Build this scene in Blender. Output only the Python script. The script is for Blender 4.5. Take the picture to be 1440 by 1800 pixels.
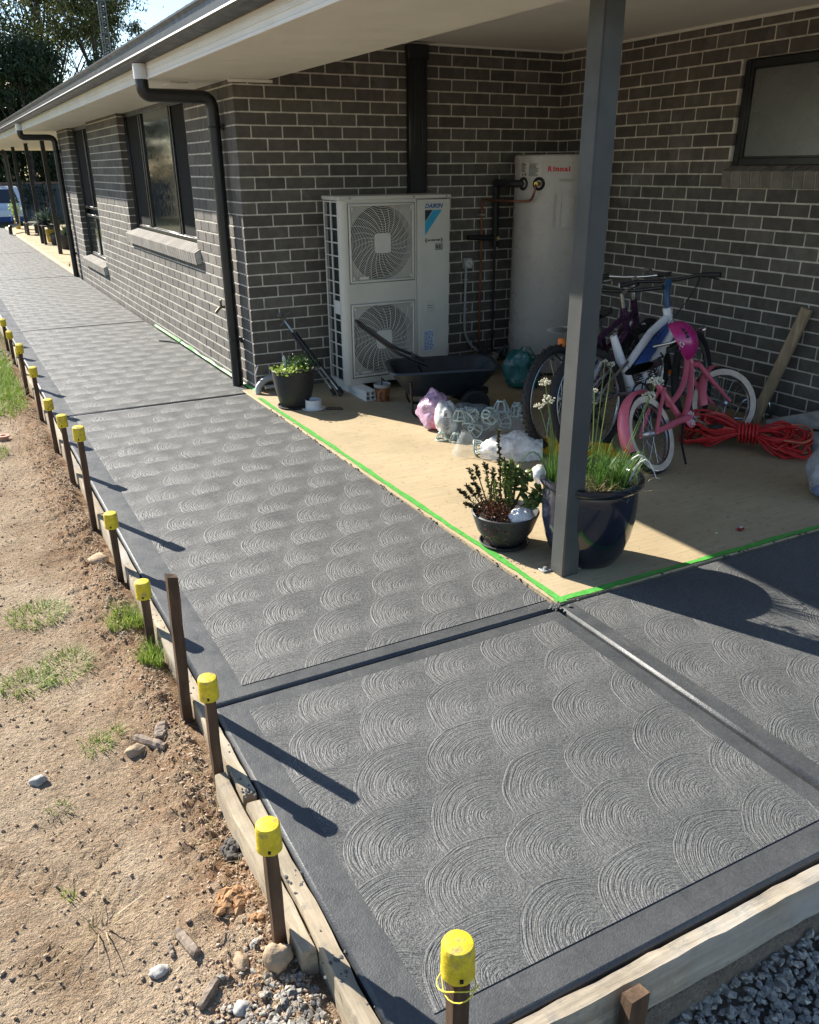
import bpy, bmesh, math, random
import numpy as np
from mathutils import Vector, Matrix, noise as mn
R = math.radians
rnd = random.Random(11)
scene = bpy.context.scene
for o in list(bpy.data.objects):
    bpy.data.objects.remove(o)
COL = scene.collection

# ------------------------------------------------------------------ camera, sky, sun, exposure
cam_data = bpy.data.cameras.new('camera')
cam = bpy.data.objects.new('camera', cam_data)
COL.objects.link(cam)
RIGHT = Vector((0.88218154, -0.4708552, -0.00714856))
DOWN = Vector((-0.20000862, -0.3609013, -0.91090439))
FWD = Vector((0.42632414, 0.80501281, -0.41255556))
M = Matrix((RIGHT, -DOWN, -FWD)).transposed().to_4x4()
M.translation = Vector((-2.04600581, -6.47457113, 1.64580278))
cam.matrix_world = M
cam_data.sensor_fit = 'VERTICAL'
cam_data.sensor_height = 24.0
cam_data.lens = 1467.80 / 1800.0 * 24.0
cam_data.shift_y = 60.0 / 1800.0
cam_data.clip_start = 0.05
cam_data.clip_end = 600
scene.camera = cam

SUN_DIR = Vector((0.61, -1.38, -1.0)).normalized()      # the way the light travels
world = bpy.data.worlds.new('World')
scene.world = world
world.use_nodes = True
wn = world.node_tree.nodes
wl = world.node_tree.links
bg = wn['Background']
sky = wn.new('ShaderNodeTexSky')
sky.sky_type = 'NISHITA'
sky.sun_disc = False
sky.sun_elevation = math.asin(-SUN_DIR.z)
sky.sun_rotation = math.atan2(-SUN_DIR.x, -SUN_DIR.y)
sky.air_density = 1.0
sky.dust_density = 0.2
sky.ozone_density = 2.5
wl.new(sky.outputs[0], bg.inputs[0])
bg.inputs[1].default_value = 0.078
sun_data = bpy.data.lights.new('sun', 'SUN')
sun_data.energy = 4.8
sun_data.angle = R(0.5)
sun_data.color = (1.0, 0.94, 0.84)
sun = bpy.data.objects.new('sun', sun_data)
sun.rotation_euler = SUN_DIR.to_track_quat('-Z', 'Y').to_euler()
sun.location = (-10, 25, 20)
COL.objects.link(sun)
scene.view_settings.view_transform = 'Standard'
scene.view_settings.look = 'None'
scene.view_settings.gamma = 1.0
scene.view_settings.exposure = 1.38
scene.view_settings.use_curve_mapping = False
scene.cycles.max_bounces = 8
scene.cycles.transparent_max_bounces = 16


# ------------------------------------------------------------------ materials
def nmat(name):
    m = bpy.data.materials.new(name)
    m.use_nodes = True
    nt = m.node_tree
    return m, nt, nt.nodes['Principled BSDF']


class NG:
    """tiny helper for node maths"""
    def __init__(s, nt):
        s.nt = nt

    def node(s, t, **k):
        n = s.nt.nodes.new(t)
        for a, b in k.items():
            setattr(n, a, b)
        return n

    def put(s, sock, v):
        if isinstance(v, (int, float, tuple, list)):
            sock.default_value = v
        else:
            s.nt.links.new(v, sock)

    def m(s, op, a, b=0.0, c=None, clamp=False):
        n = s.node('ShaderNodeMath', operation=op, use_clamp=clamp)
        s.put(n.inputs[0], a)
        s.put(n.inputs[1], b)
        if c is not None:
            s.put(n.inputs[2], c)
        return n.outputs[0]

    def noise(s, vec, scale, detail=3.0, rough=0.55, dim='3D', w=None, out=0):
        n = s.node('ShaderNodeTexNoise', noise_dimensions=dim)
        if vec is not None and dim != '1D':
            s.nt.links.new(vec, n.inputs['Vector'])
        if w is not None:
            s.put(n.inputs['W'], w)
        s.put(n.inputs['Scale'], scale)
        n.inputs['Detail'].default_value = detail
        n.inputs['Roughness'].default_value = rough
        return n.outputs[out]

    def ramp(s, fac, stops):
        n = s.node('ShaderNodeValToRGB')
        e = n.color_ramp.elements
        while len(e) < len(stops):
            e.new(0.5)
        for i, (p, c) in enumerate(stops):
            e[i].position = p
            e[i].color = (c[0], c[1], c[2], 1) if not isinstance(c, (int, float)) else (c, c, c, 1)
        s.put(n.inputs[0], fac)
        return n.outputs[0]

    def mix(s, fac, a, b, mode='MIX'):
        n = s.node('ShaderNodeMix', data_type='RGBA', blend_type=mode)
        s.put(n.inputs[0], fac)
        s.put(n.inputs[6], a if not isinstance(a, tuple) else (*a[:3], 1))
        s.put(n.inputs[7], b if not isinstance(b, tuple) else (*b[:3], 1))
        return n.outputs[2]

    def bump(s, h, strength, dist, normal=None):
        n = s.node('ShaderNodeBump')
        n.inputs['Strength'].default_value = strength
        n.inputs['Distance'].default_value = dist
        s.put(n.inputs['Height'], h)
        if normal is not None:
            s.put(n.inputs['Normal'], normal)
        return n.outputs[0]

    def coord(s, which='Object'):
        return s.node('ShaderNodeNewGeometry').outputs['Position']

    def mapped(s, vec, scale):
        n = s.node('ShaderNodeMapping')
        s.put(n.inputs['Vector'], vec)
        n.inputs['Scale'].default_value = scale
        return n.outputs[0]


def plain(name, col, rough=0.5, metal=0.0, var=0.12, vscale=9.0, bump=0.0, bscale=60.0, spec=0.5, dirt=None, coat=0.0, stretch=None):
    """base colour with noise variation, roughness variation and optional fine bump"""
    m, nt, p = nmat(name)
    g = NG(nt)
    co = g.coord()
    if stretch:
        co = g.mapped(co, stretch)
    n1 = g.noise(co, vscale, 5.0, 0.6)
    lo = tuple(max(0, c * (1 - var * 1.6)) for c in col)
    hi = tuple(c * (1 + var * 1.2) for c in col)
    c = g.ramp(n1, [(0.3, lo), (0.7, hi)])
    if dirt:
        n2 = g.noise(co, vscale * 0.45, 6.0, 0.7)
        f = g.ramp(n2, [(dirt[1], 0.0), (dirt[1] + 0.14, 1.0)])
        c = g.mix(f, c, dirt[0])
    nt.links.new(c, p.inputs['Base Color'])
    r = g.ramp(g.noise(co, vscale * 2.2, 3.0), [(0.3, max(0.02, rough - 0.08)), (0.7, min(1, rough + 0.08))])
    nt.links.new(r, p.inputs['Roughness'])
    p.inputs['Metallic'].default_value = metal
    p.inputs['Specular IOR Level'].default_value = spec
    if coat:
        p.inputs['Coat Weight'].default_value = coat
        p.inputs['Coat Roughness'].default_value = 0.05
    if bump:
        nt.links.new(g.bump(g.noise(co, bscale, 4.0, 0.6), 1.0, bump), p.inputs['Normal'])
    return m


def brick_mat(name, c_lo, c_hi):
    m, nt, p = nmat(name)
    g = NG(nt)
    oi = g.node('ShaderNodeObjectInfo')
    ge = g.node('ShaderNodeNewGeometry')
    r = g.m('FRACT', g.m('ADD', oi.outputs['Random'], ge.outputs['Random Per Island']))
    pos = ge.outputs['Position']
    base = g.ramp(r, [(0.0, c_lo), (0.75, tuple((a + b) / 2 for a, b in zip(c_lo, c_hi))), (1.0, c_hi)])
    cloud = g.ramp(g.noise(pos, 14.0, 5.0, 0.65), [(0.3, 0.72), (0.7, 1.2)])
    base = g.mix(1.0, base, cloud, 'MULTIPLY')
    speck = g.ramp(g.noise(pos, 190.0, 2.0), [(0.72, 0.0), (0.8, 1.0)])
    base = g.mix(g.m('MULTIPLY', speck, 0.35), base, (0.3, 0.27, 0.23))
    bloom = g.ramp(g.noise(pos, 2.3, 6.0, 0.7), [(0.55, 0.0), (0.75, 1.0)])
    base = g.mix(g.m('MULTIPLY', bloom, 0.24), base, (0.42, 0.40, 0.36))
    nt.links.new(base, p.inputs['Base Color'])
    p.inputs['Roughness'].default_value = 0.88
    p.inputs['Specular IOR Level'].default_value = 0.9
    st = g.mapped(pos, (1.0, 1.0, 3.0))
    h = g.m('ADD', g.noise(pos, 160.0, 3.0), g.m('MULTIPLY', g.noise(st, 40.0, 4.0, 0.7), 0.8))
    nt.links.new(g.bump(h, 0.8, 0.003), p.inputs['Normal'])
    return m


def wood_mat(name, lo, hi, axis=1, rough=0.8, cement=None):
    m, nt, p = nmat(name)
    g = NG(nt)
    co = g.coord()
    sc = [30.0, 30.0, 30.0]
    sc[axis] = 2.2
    v = g.mapped(co, tuple(sc))
    n1 = g.noise(v, 1.0, 6.0, 0.65)
    c = g.ramp(n1, [(0.28, lo), (0.55, tuple((a + b) / 2 for a, b in zip(lo, hi))), (0.72, hi)])
    pat = g.ramp(g.noise(co, 5.0, 5.0, 0.7), [(0.35, 0.75), (0.7, 1.1)])
    c = g.mix(1.0, c, pat, 'MULTIPLY')
    if cement:
        f = g.ramp(g.noise(co, 16.0, 6.0, 0.72), [(cement[1], 0.0), (cement[1] + 0.16, 0.75)])
        c = g.mix(f, c, cement[0])
        f2 = g.ramp(g.noise(co, 2.1, 4.0, 0.6), [(cement[1] - 0.02, 0.0), (cement[1] + 0.15, 0.8)])
        c = g.mix(f2, c, tuple(x * 2.2 for x in cement[0]))
    nt.links.new(c, p.inputs['Base Color'])
    p.inputs['Roughness'].default_value = rough
    p.inputs['Specular IOR Level'].default_value = 0.25
    nt.links.new(g.bump(n1, 0.8, 0.006), p.inputs['Normal'])
    return m


def leaf_mat(name, lo, hi, trans=0.25, rough=0.5):
    m, nt, p = nmat(name)
    g = NG(nt)
    ge = g.node('ShaderNodeNewGeometry')
    c = g.ramp(ge.outputs['Random Per Island'], [(0.0, lo), (1.0, hi)])
    nt.links.new(c, p.inputs['Base Color'])
    p.inputs['Roughness'].default_value = rough
    p.inputs['Specular IOR Level'].default_value = 0.3
    if trans:
        t = g.node('ShaderNodeBsdfTranslucent')
        nt.links.new(c, t.inputs[0])
        mx = g.node('ShaderNodeMixShader')
        mx.inputs[0].default_value = trans
        nt.links.new(p.outputs[0], mx.inputs[1])
        nt.links.new(t.outputs[0], mx.inputs[2])
        nt.links.new(mx.outputs[0], nt.nodes['Material Output'].inputs[0])
    return m


def clear_mat(name, col, alpha, rough=0.15, bump=0.004):
    m, nt, p = nmat(name)
    g = NG(nt)
    co = g.coord()
    p.inputs['Base Color'].default_value = (*col, 1)
    p.inputs['Roughness'].default_value = rough
    n = g.noise(co, 22.0, 4.0, 0.6)
    nt.links.new(g.bump(n, 1.0, bump), p.inputs['Normal'])
    a = g.ramp(n, [(0.35, alpha * 0.6), (0.7, min(1, alpha * 1.5))])
    nt.links.new(a, p.inputs['Alpha'])
    return m


def swirl_mat(name):
    """dark oxide concrete broomed in overlapping fans: fish-scale lattice of fans, each with concentric bristle grooves.
    The relief is turned into a normal with a fixed 0.8 mm step so that it does not flatten out with distance."""
    m, nt, p = nmat(name)
    g = NG(nt)
    pos0 = g.node('ShaderNodeNewGeometry').outputs['Position']
    RR, W, H = 0.187, 0.245, 0.226
    X0, Y0 = -1.0, -4.53
    EPS = 0.0008

    def height(pos):
        warp = g.node('ShaderNodeVectorMath', operation='SCALE')
        wsub = g.node('ShaderNodeVectorMath', operation='SUBTRACT')
        nt.links.new(g.noise(pos, 2.6, 2.0, 0.5, out=1), wsub.inputs[0])
        wsub.inputs[1].default_value = (0.5, 0.5, 0.5)
        nt.links.new(wsub.outputs[0], warp.inputs[0])
        warp.inputs['Scale'].default_value = 0.075
        add = g.node('ShaderNodeVectorMath', operation='ADD')
        nt.links.new(pos, add.inputs[0])
        nt.links.new(warp.outputs[0], add.inputs[1])
        sx = g.node('ShaderNodeSeparateXYZ')
        nt.links.new(add.outputs[0], sx.inputs[0])
        px, py = sx.outputs[0], sx.outputs[1]

        def row(j):
            yc = g.m('MULTIPLY_ADD', j, H, Y0)
            dy = g.m('SUBTRACT', py, yc)
            c = g.m('SQRT', g.m('MAXIMUM', g.m('SUBTRACT', RR * RR, g.m('MULTIPLY', dy, dy)), 0.0))
            off = g.m('MULTIPLY_ADD', g.m('FLOORED_MODULO', j, 2.0), W / 2, X0)
            i = g.m('FLOOR', g.m('DIVIDE', g.m('SUBTRACT', g.m('ADD', px, c), off), W))
            xc = g.m('MULTIPLY_ADD', i, W, off)
            dx = g.m('SUBTRACT', px, xc)
            ins = g.m('LESS_THAN', g.m('ABSOLUTE', dx), c)
            return dx, dy, ins, g.m('ADD', g.m('MULTIPLY', i, 3.17), g.m('MULTIPLY', j, 7.31))
        j0 = g.m('CEIL', g.m('DIVIDE', g.m('SUBTRACT', g.m('SUBTRACT', py, RR), Y0), H))
        a = row(j0)
        b = row(g.m('ADD', j0, 1.0))
        ina = a[2]

        def sel(x, y):
            return g.m('ADD', g.m('MULTIPLY', x, ina), g.m('MULTIPLY', y, g.m('SUBTRACT', 1.0, ina)))
        dx, dy, cid = sel(a[0], b[0]), sel(a[1], b[1]), sel(a[3], b[3])
        r = g.m('SQRT', g.m('ADD', g.m('MULTIPLY', dx, dx), g.m('MULTIPLY', dy, dy)))
        th = g.m('ARCTAN2', dy, dx)
        cv = g.node('ShaderNodeCombineXYZ')
        nt.links.new(g.m('MULTIPLY', r, 215.0), cv.inputs[0])
        nt.links.new(g.m('MULTIPLY', th, 1.5), cv.inputs[1])
        nt.links.new(cid, cv.inputs[2])
        gr = g.ramp(g.noise(cv.outputs[0], 1.0, 2.0, 0.55), [(0.36, 0.0), (0.62, 1.0)])
        edge = g.ramp(g.m('DIVIDE', r, RR), [(0.0, 0.5), (0.2, 0.85), (0.92, 1.0), (0.975, 1.5), (1.0, 0.2)])
        fade = g.ramp(g.noise(pos, 7.0, 3.0), [(0.3, 0.75), (0.65, 1.1)])
        ca = g.m('COSINE', g.m('SUBTRACT', th, R(142)))
        angf = g.ramp(g.m('MULTIPLY_ADD', ca, 0.5, 0.5), [(0.06, 0.40), (0.45, 1.0)])
        h = g.m('MULTIPLY', g.m('MULTIPLY', gr, edge), g.m('MULTIPLY', fade, angf))
        grit = g.noise(pos, 330.0, 2.0, 0.7)
        grit2 = g.noise(pos, 110.0, 2.0, 0.65)
        return g.m('ADD', g.m('MULTIPLY', h, GROOVE), g.m('ADD', g.m('MULTIPLY', grit, GRIT), g.m('MULTIPLY', grit2, GRIT2))), h

    def shifted(dx, dy):
        n = g.node('ShaderNodeVectorMath', operation='ADD')
        nt.links.new(pos0, n.inputs[0])
        n.inputs[1].default_value = (dx, dy, 0)
        return n.outputs[0]
    h0, h = height(pos0)
    hx_, _ = height(shifted(EPS, 0))
    hy_, _ = height(shifted(0, EPS))
    nv = g.node('ShaderNodeCombineXYZ')
    nt.links.new(g.m('DIVIDE', g.m('SUBTRACT', h0, hx_), EPS), nv.inputs[0])
    nt.links.new(g.m('DIVIDE', g.m('SUBTRACT', h0, hy_), EPS), nv.inputs[1])
    nv.inputs[2].default_value = 1.0
    nn = g.node('ShaderNodeVectorMath', operation='NORMALIZE')
    nt.links.new(nv.outputs[0], nn.inputs[0])
    nt.links.new(nn.outputs[0], p.inputs['Normal'])
    cl = g.noise(pos0, 3.2, 6.0, 0.65)
    col = g.ramp(cl, [(0.3, (0.076, 0.078, 0.078)), (0.7, (0.112, 0.113, 0.110))])
    sp = g.ramp(g.noise(pos0, 260.0, 2.0), [(0.35, 0.55), (0.65, 1.45)])
    col = g.mix(1.0, col, sp, 'MULTIPLY')
    nt.links.new(col, p.inputs['Base Color'])
    nt.links.new(g.ramp(cl, [(0.3, 0.50), (0.7, 0.62)]), p.inputs['Roughness'])
    p.inputs['Specular IOR Level'].default_value = 0.42
    return m


GROOVE, GRIT, GRIT2 = 0.0020, 0.0014, 0.0013


def border_mat(name):
    m, nt, p = nmat(name)
    g = NG(nt)
    pos = g.node('ShaderNodeNewGeometry').outputs['Position']
    cl = g.noise(pos, 4.5, 6.0, 0.7)
    col = g.ramp(cl, [(0.3, (0.046, 0.049, 0.052)), (0.7, (0.074, 0.076, 0.077))])
    st = g.noise(g.mapped(pos, (30.0, 6.0, 6.0)), 1.0, 5.0, 0.7)
    f = g.ramp(st, [(0.62, 0.0), (0.75, 0.45)])
    col = g.mix(f, col, (0.17, 0.175, 0.17))
    sp = g.ramp(g.noise(pos, 90.0, 3.0, 0.7), [(0.3, 0.8), (0.7, 1.18)])
    col = g.mix(1.0, col, sp, 'MULTIPLY')
    nt.links.new(col, p.inputs['Base Color'])
    nt.links.new(g.ramp(g.noise(pos, 9.0, 4.0), [(0.3, 0.40), (0.7, 0.55)]), p.inputs['Roughness'])
    h = g.m('ADD', g.noise(pos, 220.0, 3.0), g.m('MULTIPLY', g.noise(pos, 34.0, 4.0), 1.1))
    nt.links.new(g.bump(h, 0.6, 0.0018), p.inputs['Normal'])
    return m


def slab_mat(name):
    """pale broom-finished concrete, brush lines across, stained and speckled with dirt"""
    m, nt, p = nmat(name)
    g = NG(nt)
    pos = g.node('ShaderNodeNewGeometry').outputs['Position']
    cl = g.noise(pos, 1.7, 6.0, 0.65)
    col = g.ramp(cl, [(0.28, (0.31, 0.243, 0.145)), (0.5, (0.42, 0.332, 0.200)), (0.72, (0.49, 0.392, 0.245))])
    ln = g.noise(g.mapped(pos, (3.0, 95.0, 1.0)), 1.0, 3.0, 0.6)
    col = g.mix(1.0, col, g.ramp(ln, [(0.3, 0.84), (0.7, 1.08)]), 'MULTIPLY')
    d = g.ramp(g.noise(pos, 26.0, 5.0, 0.75), [(0.575, 0.0), (0.68, 0.75)])
    col = g.mix(d, col, (0.20, 0.14, 0.085))
    d2 = g.ramp(g.noise(pos, 3.4, 5.0, 0.7), [(0.48, 0.0), (0.75, 0.55)])
    col = g.mix(d2, col, (0.27, 0.195, 0.115))
    nt.links.new(col, p.inputs['Base Color'])
    p.inputs['Roughness'].default_value = 0.8
    p.inputs['Specular IOR Level'].default_value = 0.3
    h = g.m('ADD', ln, g.m('MULTIPLY', g.noise(pos, 150.0, 3.0), 0.5))
    nt.links.new(g.bump(h, 0.7, 0.003), p.inputs['Normal'])
    return m


def soil_mat(name):
    m, nt, p = nmat(name)
    g = NG(nt)
    pos = g.node('ShaderNodeNewGeometry').outputs['Position']
    sx = g.node('ShaderNodeSeparateXYZ')
    nt.links.new(pos, sx.inputs[0])
    big = g.noise(pos, 2.4, 6.0, 0.68)
    col = g.ramp(big, [(0.25, (0.26, 0.175, 0.108)), (0.45, (0.42, 0.315, 0.215)), (0.62, (0.50, 0.395, 0.28)), (0.8, (0.54, 0.44, 0.325))])
    dr = g.ramp(g.noise(pos, 5.0, 6.0, 0.7), [(0.56, 0.0), (0.76, 0.6)])
    col = g.mix(dr, col, (0.34, 0.185, 0.095))
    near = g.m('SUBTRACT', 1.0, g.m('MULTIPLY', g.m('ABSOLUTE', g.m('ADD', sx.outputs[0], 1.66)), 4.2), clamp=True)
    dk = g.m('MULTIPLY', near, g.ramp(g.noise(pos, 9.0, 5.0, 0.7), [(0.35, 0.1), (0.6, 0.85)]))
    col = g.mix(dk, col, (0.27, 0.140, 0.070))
    fine = g.ramp(g.noise(pos, 85.0, 4.0, 0.75), [(0.3, 0.58), (0.7, 1.28)])
    col = g.mix(1.0, col, fine, 'MULTIPLY')
    south = g.m('MULTIPLY', g.m('SUBTRACT', -5.5, sx.outputs[1]), 5.0, clamp=True)
    col = g.mix(g.m('MULTIPLY', south, 0.8), col, (0.15, 0.135, 0.12))
    far = g.m('MULTIPLY', g.m('SUBTRACT', sx.outputs[1], 2.5), 0.6, clamp=True)
    gn = g.ramp(g.noise(pos, 1.2, 4.0), [(0.4, (0.10, 0.13, 0.035)), (0.6, (0.20, 0.17, 0.09))])
    col = g.mix(g.m('MULTIPLY', far, 0.8), col, gn)
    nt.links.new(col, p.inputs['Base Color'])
    p.inputs['Roughness'].default_value = 0.95
    p.inputs['Specular IOR Level'].default_value = 0.1
    h = g.m('ADD', g.noise(pos, 60.0, 5.0, 0.7), g.m('MULTIPLY', g.noise(g.mapped(pos, (1.0, 1.7, 1.0)), 30.0, 4.0, 0.7), 1.0))
    h = g.m('ADD', h, g.m('MULTIPLY', g.noise(pos, 170.0, 3.0, 0.7), 0.8))
    nt.links.new(g.bump(h, 1.0, 0.019), p.inputs['Normal'])
    return m


# ------------------------------------------------------------------ mesh building
class MB:
    def __init__(s):
        s.v = []
        s.f = []

    def add(s, vs, fs):
        b = len(s.v)
        s.v += [tuple(v) for v in vs]
        s.f += [tuple(i + b for i in f) for f in fs]
        return s

    def box(s, c, d, b=0.0, rot=None):
        """box of full size d at centre c, edges chamfered by b, rot = 3x3 matrix"""
        hx, hy, hz = d[0] / 2, d[1] / 2, d[2] / 2
        vs, fs = [], []
        if b <= 0:
            for x in (-hx, hx):
                for y in (-hy, hy):
                    for z in (-hz, hz):
                        vs.append(Vector((x, y, z)))
            fs = [(0, 1, 3, 2), (4, 6, 7, 5), (0, 4, 5, 1), (2, 3, 7, 6), (0, 2, 6, 4), (1, 5, 7, 3)]
        else:
            b = min(b, hx * .95, hy * .95, hz * .95)
            idx = {}
            for sx in (-1, 1):
                for sy in (-1, 1):
                    for sz in (-1, 1):
                        for ax in range(3):
                            p = [sx * (hx - b), sy * (hy - b), sz * (hz - b)]
                            p[ax] = (sx * hx, sy * hy, sz * hz)[ax]
                            idx[sx, sy, sz, ax] = len(vs)
                            vs.append(Vector(p))
            sg = (-1, 1)
            for ax in range(3):
                o1, o2 = [a for a in range(3) if a != ax]
                for sa in sg:
                    q = []
                    for s1, s2 in ((-1, -1), (1, -1), (1, 1), (-1, 1)):
                        k = [0, 0, 0]
                        k[ax], k[o1], k[o2] = sa, s1, s2
                        q.append(idx[(*k, ax)])
                    flip = (sa > 0) == (ax == 1)
                    fs.append(tuple(reversed(q)) if flip else tuple(q))
            for ax in range(3):
                o1, o2 = [a for a in range(3) if a != ax]
                for s1 in sg:
                    for s2 in sg:
                        k1 = [0, 0, 0]
                        k1[o1], k1[o2] = s1, s2
                        kA, kB = list(k1), list(k1)
                        kA[ax], kB[ax] = -1, 1
                        fs.append((idx[(*kA, o1)], idx[(*kB, o1)], idx[(*kB, o2)], idx[(*kA, o2)]))
            for sx in sg:
                for sy in sg:
                    for sz in sg:
                        fs.append(tuple(idx[sx, sy, sz, a] for a in range(3)))
        c = Vector(c)
        if rot is not None:
            vs = [rot @ v for v in vs]
        return s.add([v + c for v in vs], fs)

    def bx(s, x0, x1, y0, y1, z0, z1, b=0.0):
        return s.box(((x0 + x1) / 2, (y0 + y1) / 2, (z0 + z1) / 2), (abs(x1 - x0), abs(y1 - y0), abs(z1 - z0)), b)

    def beam(s, p0, p1, w, h, b=0.0, up=(0, 0, 1)):
        p0, p1 = Vector(p0), Vector(p1)
        d = p1 - p0
        L = d.length
        z = d.normalized()
        x = Vector(up).cross(z)
        if x.length < 1e-4:
            x = Vector((1, 0, 0)).cross(z)
        x.normalize()
        y = z.cross(x)
        return s.box((p0 + p1) / 2, (w, h, L), b, Matrix((x, y, z)).transposed())

    def tube(s, pts, r, n=8, closed=False, caps=True):
        pts = [Vector(p) for p in pts]
        N = len(pts)
        rr = r if isinstance(r, (list, tuple)) else [r] * N
        rings = []
        prev = None
        for i, p in enumerate(pts):
            a = pts[(i - 1) % N] if (closed or i > 0) else p
            b = pts[(i + 1) % N] if (closed or i < N - 1) else p
            t = (b - a)
            if t.length < 1e-9:
                t = Vector((0, 0, 1))
            t.normalize()
            if prev is None:
                u = Vector((0, 0, 1)).cross(t)
                if u.length < 1e-3:
                    u = Vector((1, 0, 0)).cross(t)
            else:
                u = prev - t * prev.dot(t)
                if u.length < 1e-6:
                    u = Vector((1, 0, 0)).cross(t)
            u.normalize()
            prev = u
            w = t.cross(u)
            rings.append([p + (u * math.cos(2 * math.pi * k / n) + w * math.sin(2 * math.pi * k / n)) * rr[i] for k in range(n)])
        vs = [v for ring in rings for v in ring]
        fs = []
        M_ = N if closed else N - 1
        for i in range(M_):
            j = (i + 1) % N
            for k in range(n):
                k2 = (k + 1) % n
                fs.append((i * n + k, i * n + k2, j * n + k2, j * n + k))
        if caps and not closed:
            fs.append(tuple(reversed(range(n))))
            fs.append(tuple((N - 1) * n + k for k in range(n)))
        return s.add(vs, fs)

    def lathe(s, prof, c=(0, 0, 0), n=32, rot=None, wob=None):
        c = Vector(c)
        vs, fs = [], []
        for (r, z) in prof:
            for k in range(n):
                a = 2 * math.pi * k / n
                q = r * (1 + (wob(a, z) if wob else 0))
                v = Vector((q * math.cos(a), q * math.sin(a), z))
                vs.append((rot @ v if rot is not None else v) + c)
        for i in range(len(prof) - 1):
            for k in range(n):
                k2 = (k + 1) % n
                fs.append((i * n + k, i * n + k2, (i + 1) * n + k2, (i + 1) * n + k))
        if prof[0][0] > 1e-6:
            fs.append(tuple(reversed(range(n))))
        if prof[-1][0] > 1e-6:
            fs.append(tuple((len(prof) - 1) * n + k for k in range(n)))
        return s.add(vs, fs)

    def cyl(s, p0, p1, r0, r1=None, n=16):
        return s.tube([p0, p1], [r0, r1 if r1 is not None else r0], n)

    def torus(s, c, axis, R_, r, n=32, m=8, a0=0.0, a1=2 * math.pi):
        axis = Vector(axis).normalized()
        u = axis.orthogonal().normalized()
        if abs(axis.z) < 0.9:
            u = (Vector((0, 0, 1)) - axis * axis.z).normalized()
        w = axis.cross(u)
        c = Vector(c)
        full = abs(a1 - a0 - 2 * math.pi) < 1e-6
        cnt = n if full else n + 1
        pts = [c + (u * math.cos(a0 + (a1 - a0) * k / n) + w * math.sin(a0 + (a1 - a0) * k / n)) * R_ for k in range(cnt)]
        return s.tube(pts, r, m, closed=full)

    def prism(s, poly, axis_from, axis_to):
        """extrude polygon of 3d points by vector (axis_to-axis_from)"""
        d = Vector(axis_to) - Vector(axis_from)
        n = len(poly)
        a = [Vector(p) for p in poly]
        vs = a + [p + d for p in a]
        fs = [tuple(reversed(range(n))), tuple(range(n, 2 * n))]
        for k in range(n):
            k2 = (k + 1) % n
            fs.append((k, k2, n + k2, n + k))
        return s.add(vs, fs)

    def ico(s, c, r, sub=1, sq=(1, 1, 1), jit=0.0, seed=0):
        bm = bmesh.new()
        bmesh.ops.create_icosphere(bm, subdivisions=sub, radius=1.0)
        rr = random.Random(seed)
        c = Vector(c)
        vs = []
        for v in bm.verts:
            q = v.co * (r * (1 + rr.uniform(-jit, jit)))
            vs.append(Vector((q.x * sq[0], q.y * sq[1], q.z * sq[2])) + c)
        fs = [tuple(v.index for v in f.verts) for f in bm.faces]
        bm.free()
        return s.add(vs, fs)

    def sheet(s, nu, nv, fn):
        vs = [fn(i / nu, j / nv) for j in range(nv + 1) for i in range(nu + 1)]
        fs = []
        for j in range(nv):
            for i in range(nu):
                a = j * (nu + 1) + i
                fs.append((a, a + 1, a + nu + 2, a + nu + 1))
        return s.add(vs, fs)

    def build(s, name, mat, parent=None, smooth=True, ang=38.0, loc=None):
        """link as ONE mesh object; vertices given in world space"""
        me = bpy.data.meshes.new(name)
        off = Vector(loc) if loc is not None else Vector((0, 0, 0))
        if parent is not None and loc is None:
            off = origin_of(parent)
        me.from_pydata([(v[0] - off.x, v[1] - off.y, v[2] - off.z) for v in s.v], [], s.f)
        me.update()
        bm = bmesh.new()
        bm.from_mesh(me)
        bmesh.ops.recalc_face_normals(bm, faces=bm.faces)
        bm.to_mesh(me)
        bm.free()
        me.materials.append(mat)
        if smooth:
            me.polygons.foreach_set('use_smooth', [True] * len(me.polygons))
            me.set_sharp_from_angle(angle=R(ang))
        o = bpy.data.objects.new(name, me)
        COL.objects.link(o)
        if parent is not None:
            o.parent = parent
            o['_org'] = tuple(off)
            o.location = off - origin_of(parent)
        else:
            o.location = off
            o['_org'] = tuple(off)
        return o


def origin_of(o):
    return Vector(o['_org'])


def tag(o, label=None, cat=None, group=None, kind=None):
    if label:
        o['label'] = label
    if cat:
        o['category'] = cat
    if group:
        o['group'] = group
    if kind:
        o['kind'] = kind
    return o


def thing(name, label, cat, loc, group=None):
    o = bpy.data.objects.new(name, None)
    o.empty_display_size = 0.1
    COL.objects.link(o)
    o.location = loc
    o['_org'] = tuple(loc)
    return tag(o, label, cat, group)


def arrays_mesh(name, verts, faces_n, mat, parent=None, smooth=False):
    """verts: (N,3) array, faces of faces_n corners in order"""
    n = len(verts)
    off = origin_of(parent) if parent is not None else Vector((0, 0, 0))
    verts = np.asarray(verts, dtype=np.float32) - np.array(off, dtype=np.float32)
    me = bpy.data.meshes.new(name)
    me.vertices.add(n)
    me.vertices.foreach_set('co', verts.ravel())
    nf = n // faces_n
    me.loops.add(n)
    me.loops.foreach_set('vertex_index', np.arange(n, dtype=np.int32))
    me.polygons.add(nf)
    me.polygons.foreach_set('loop_start', np.arange(0, n, faces_n, dtype=np.int32))
    me.polygons.foreach_set('loop_total', np.full(nf, faces_n, dtype=np.int32))
    me.update(calc_edges=True)
    me.validate()
    me.materials.append(mat)
    o = bpy.data.objects.new(name, me)
    COL.objects.link(o)
    o['_org'] = tuple(off)
    if parent is not None:
        o.parent = parent
    return o


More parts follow.
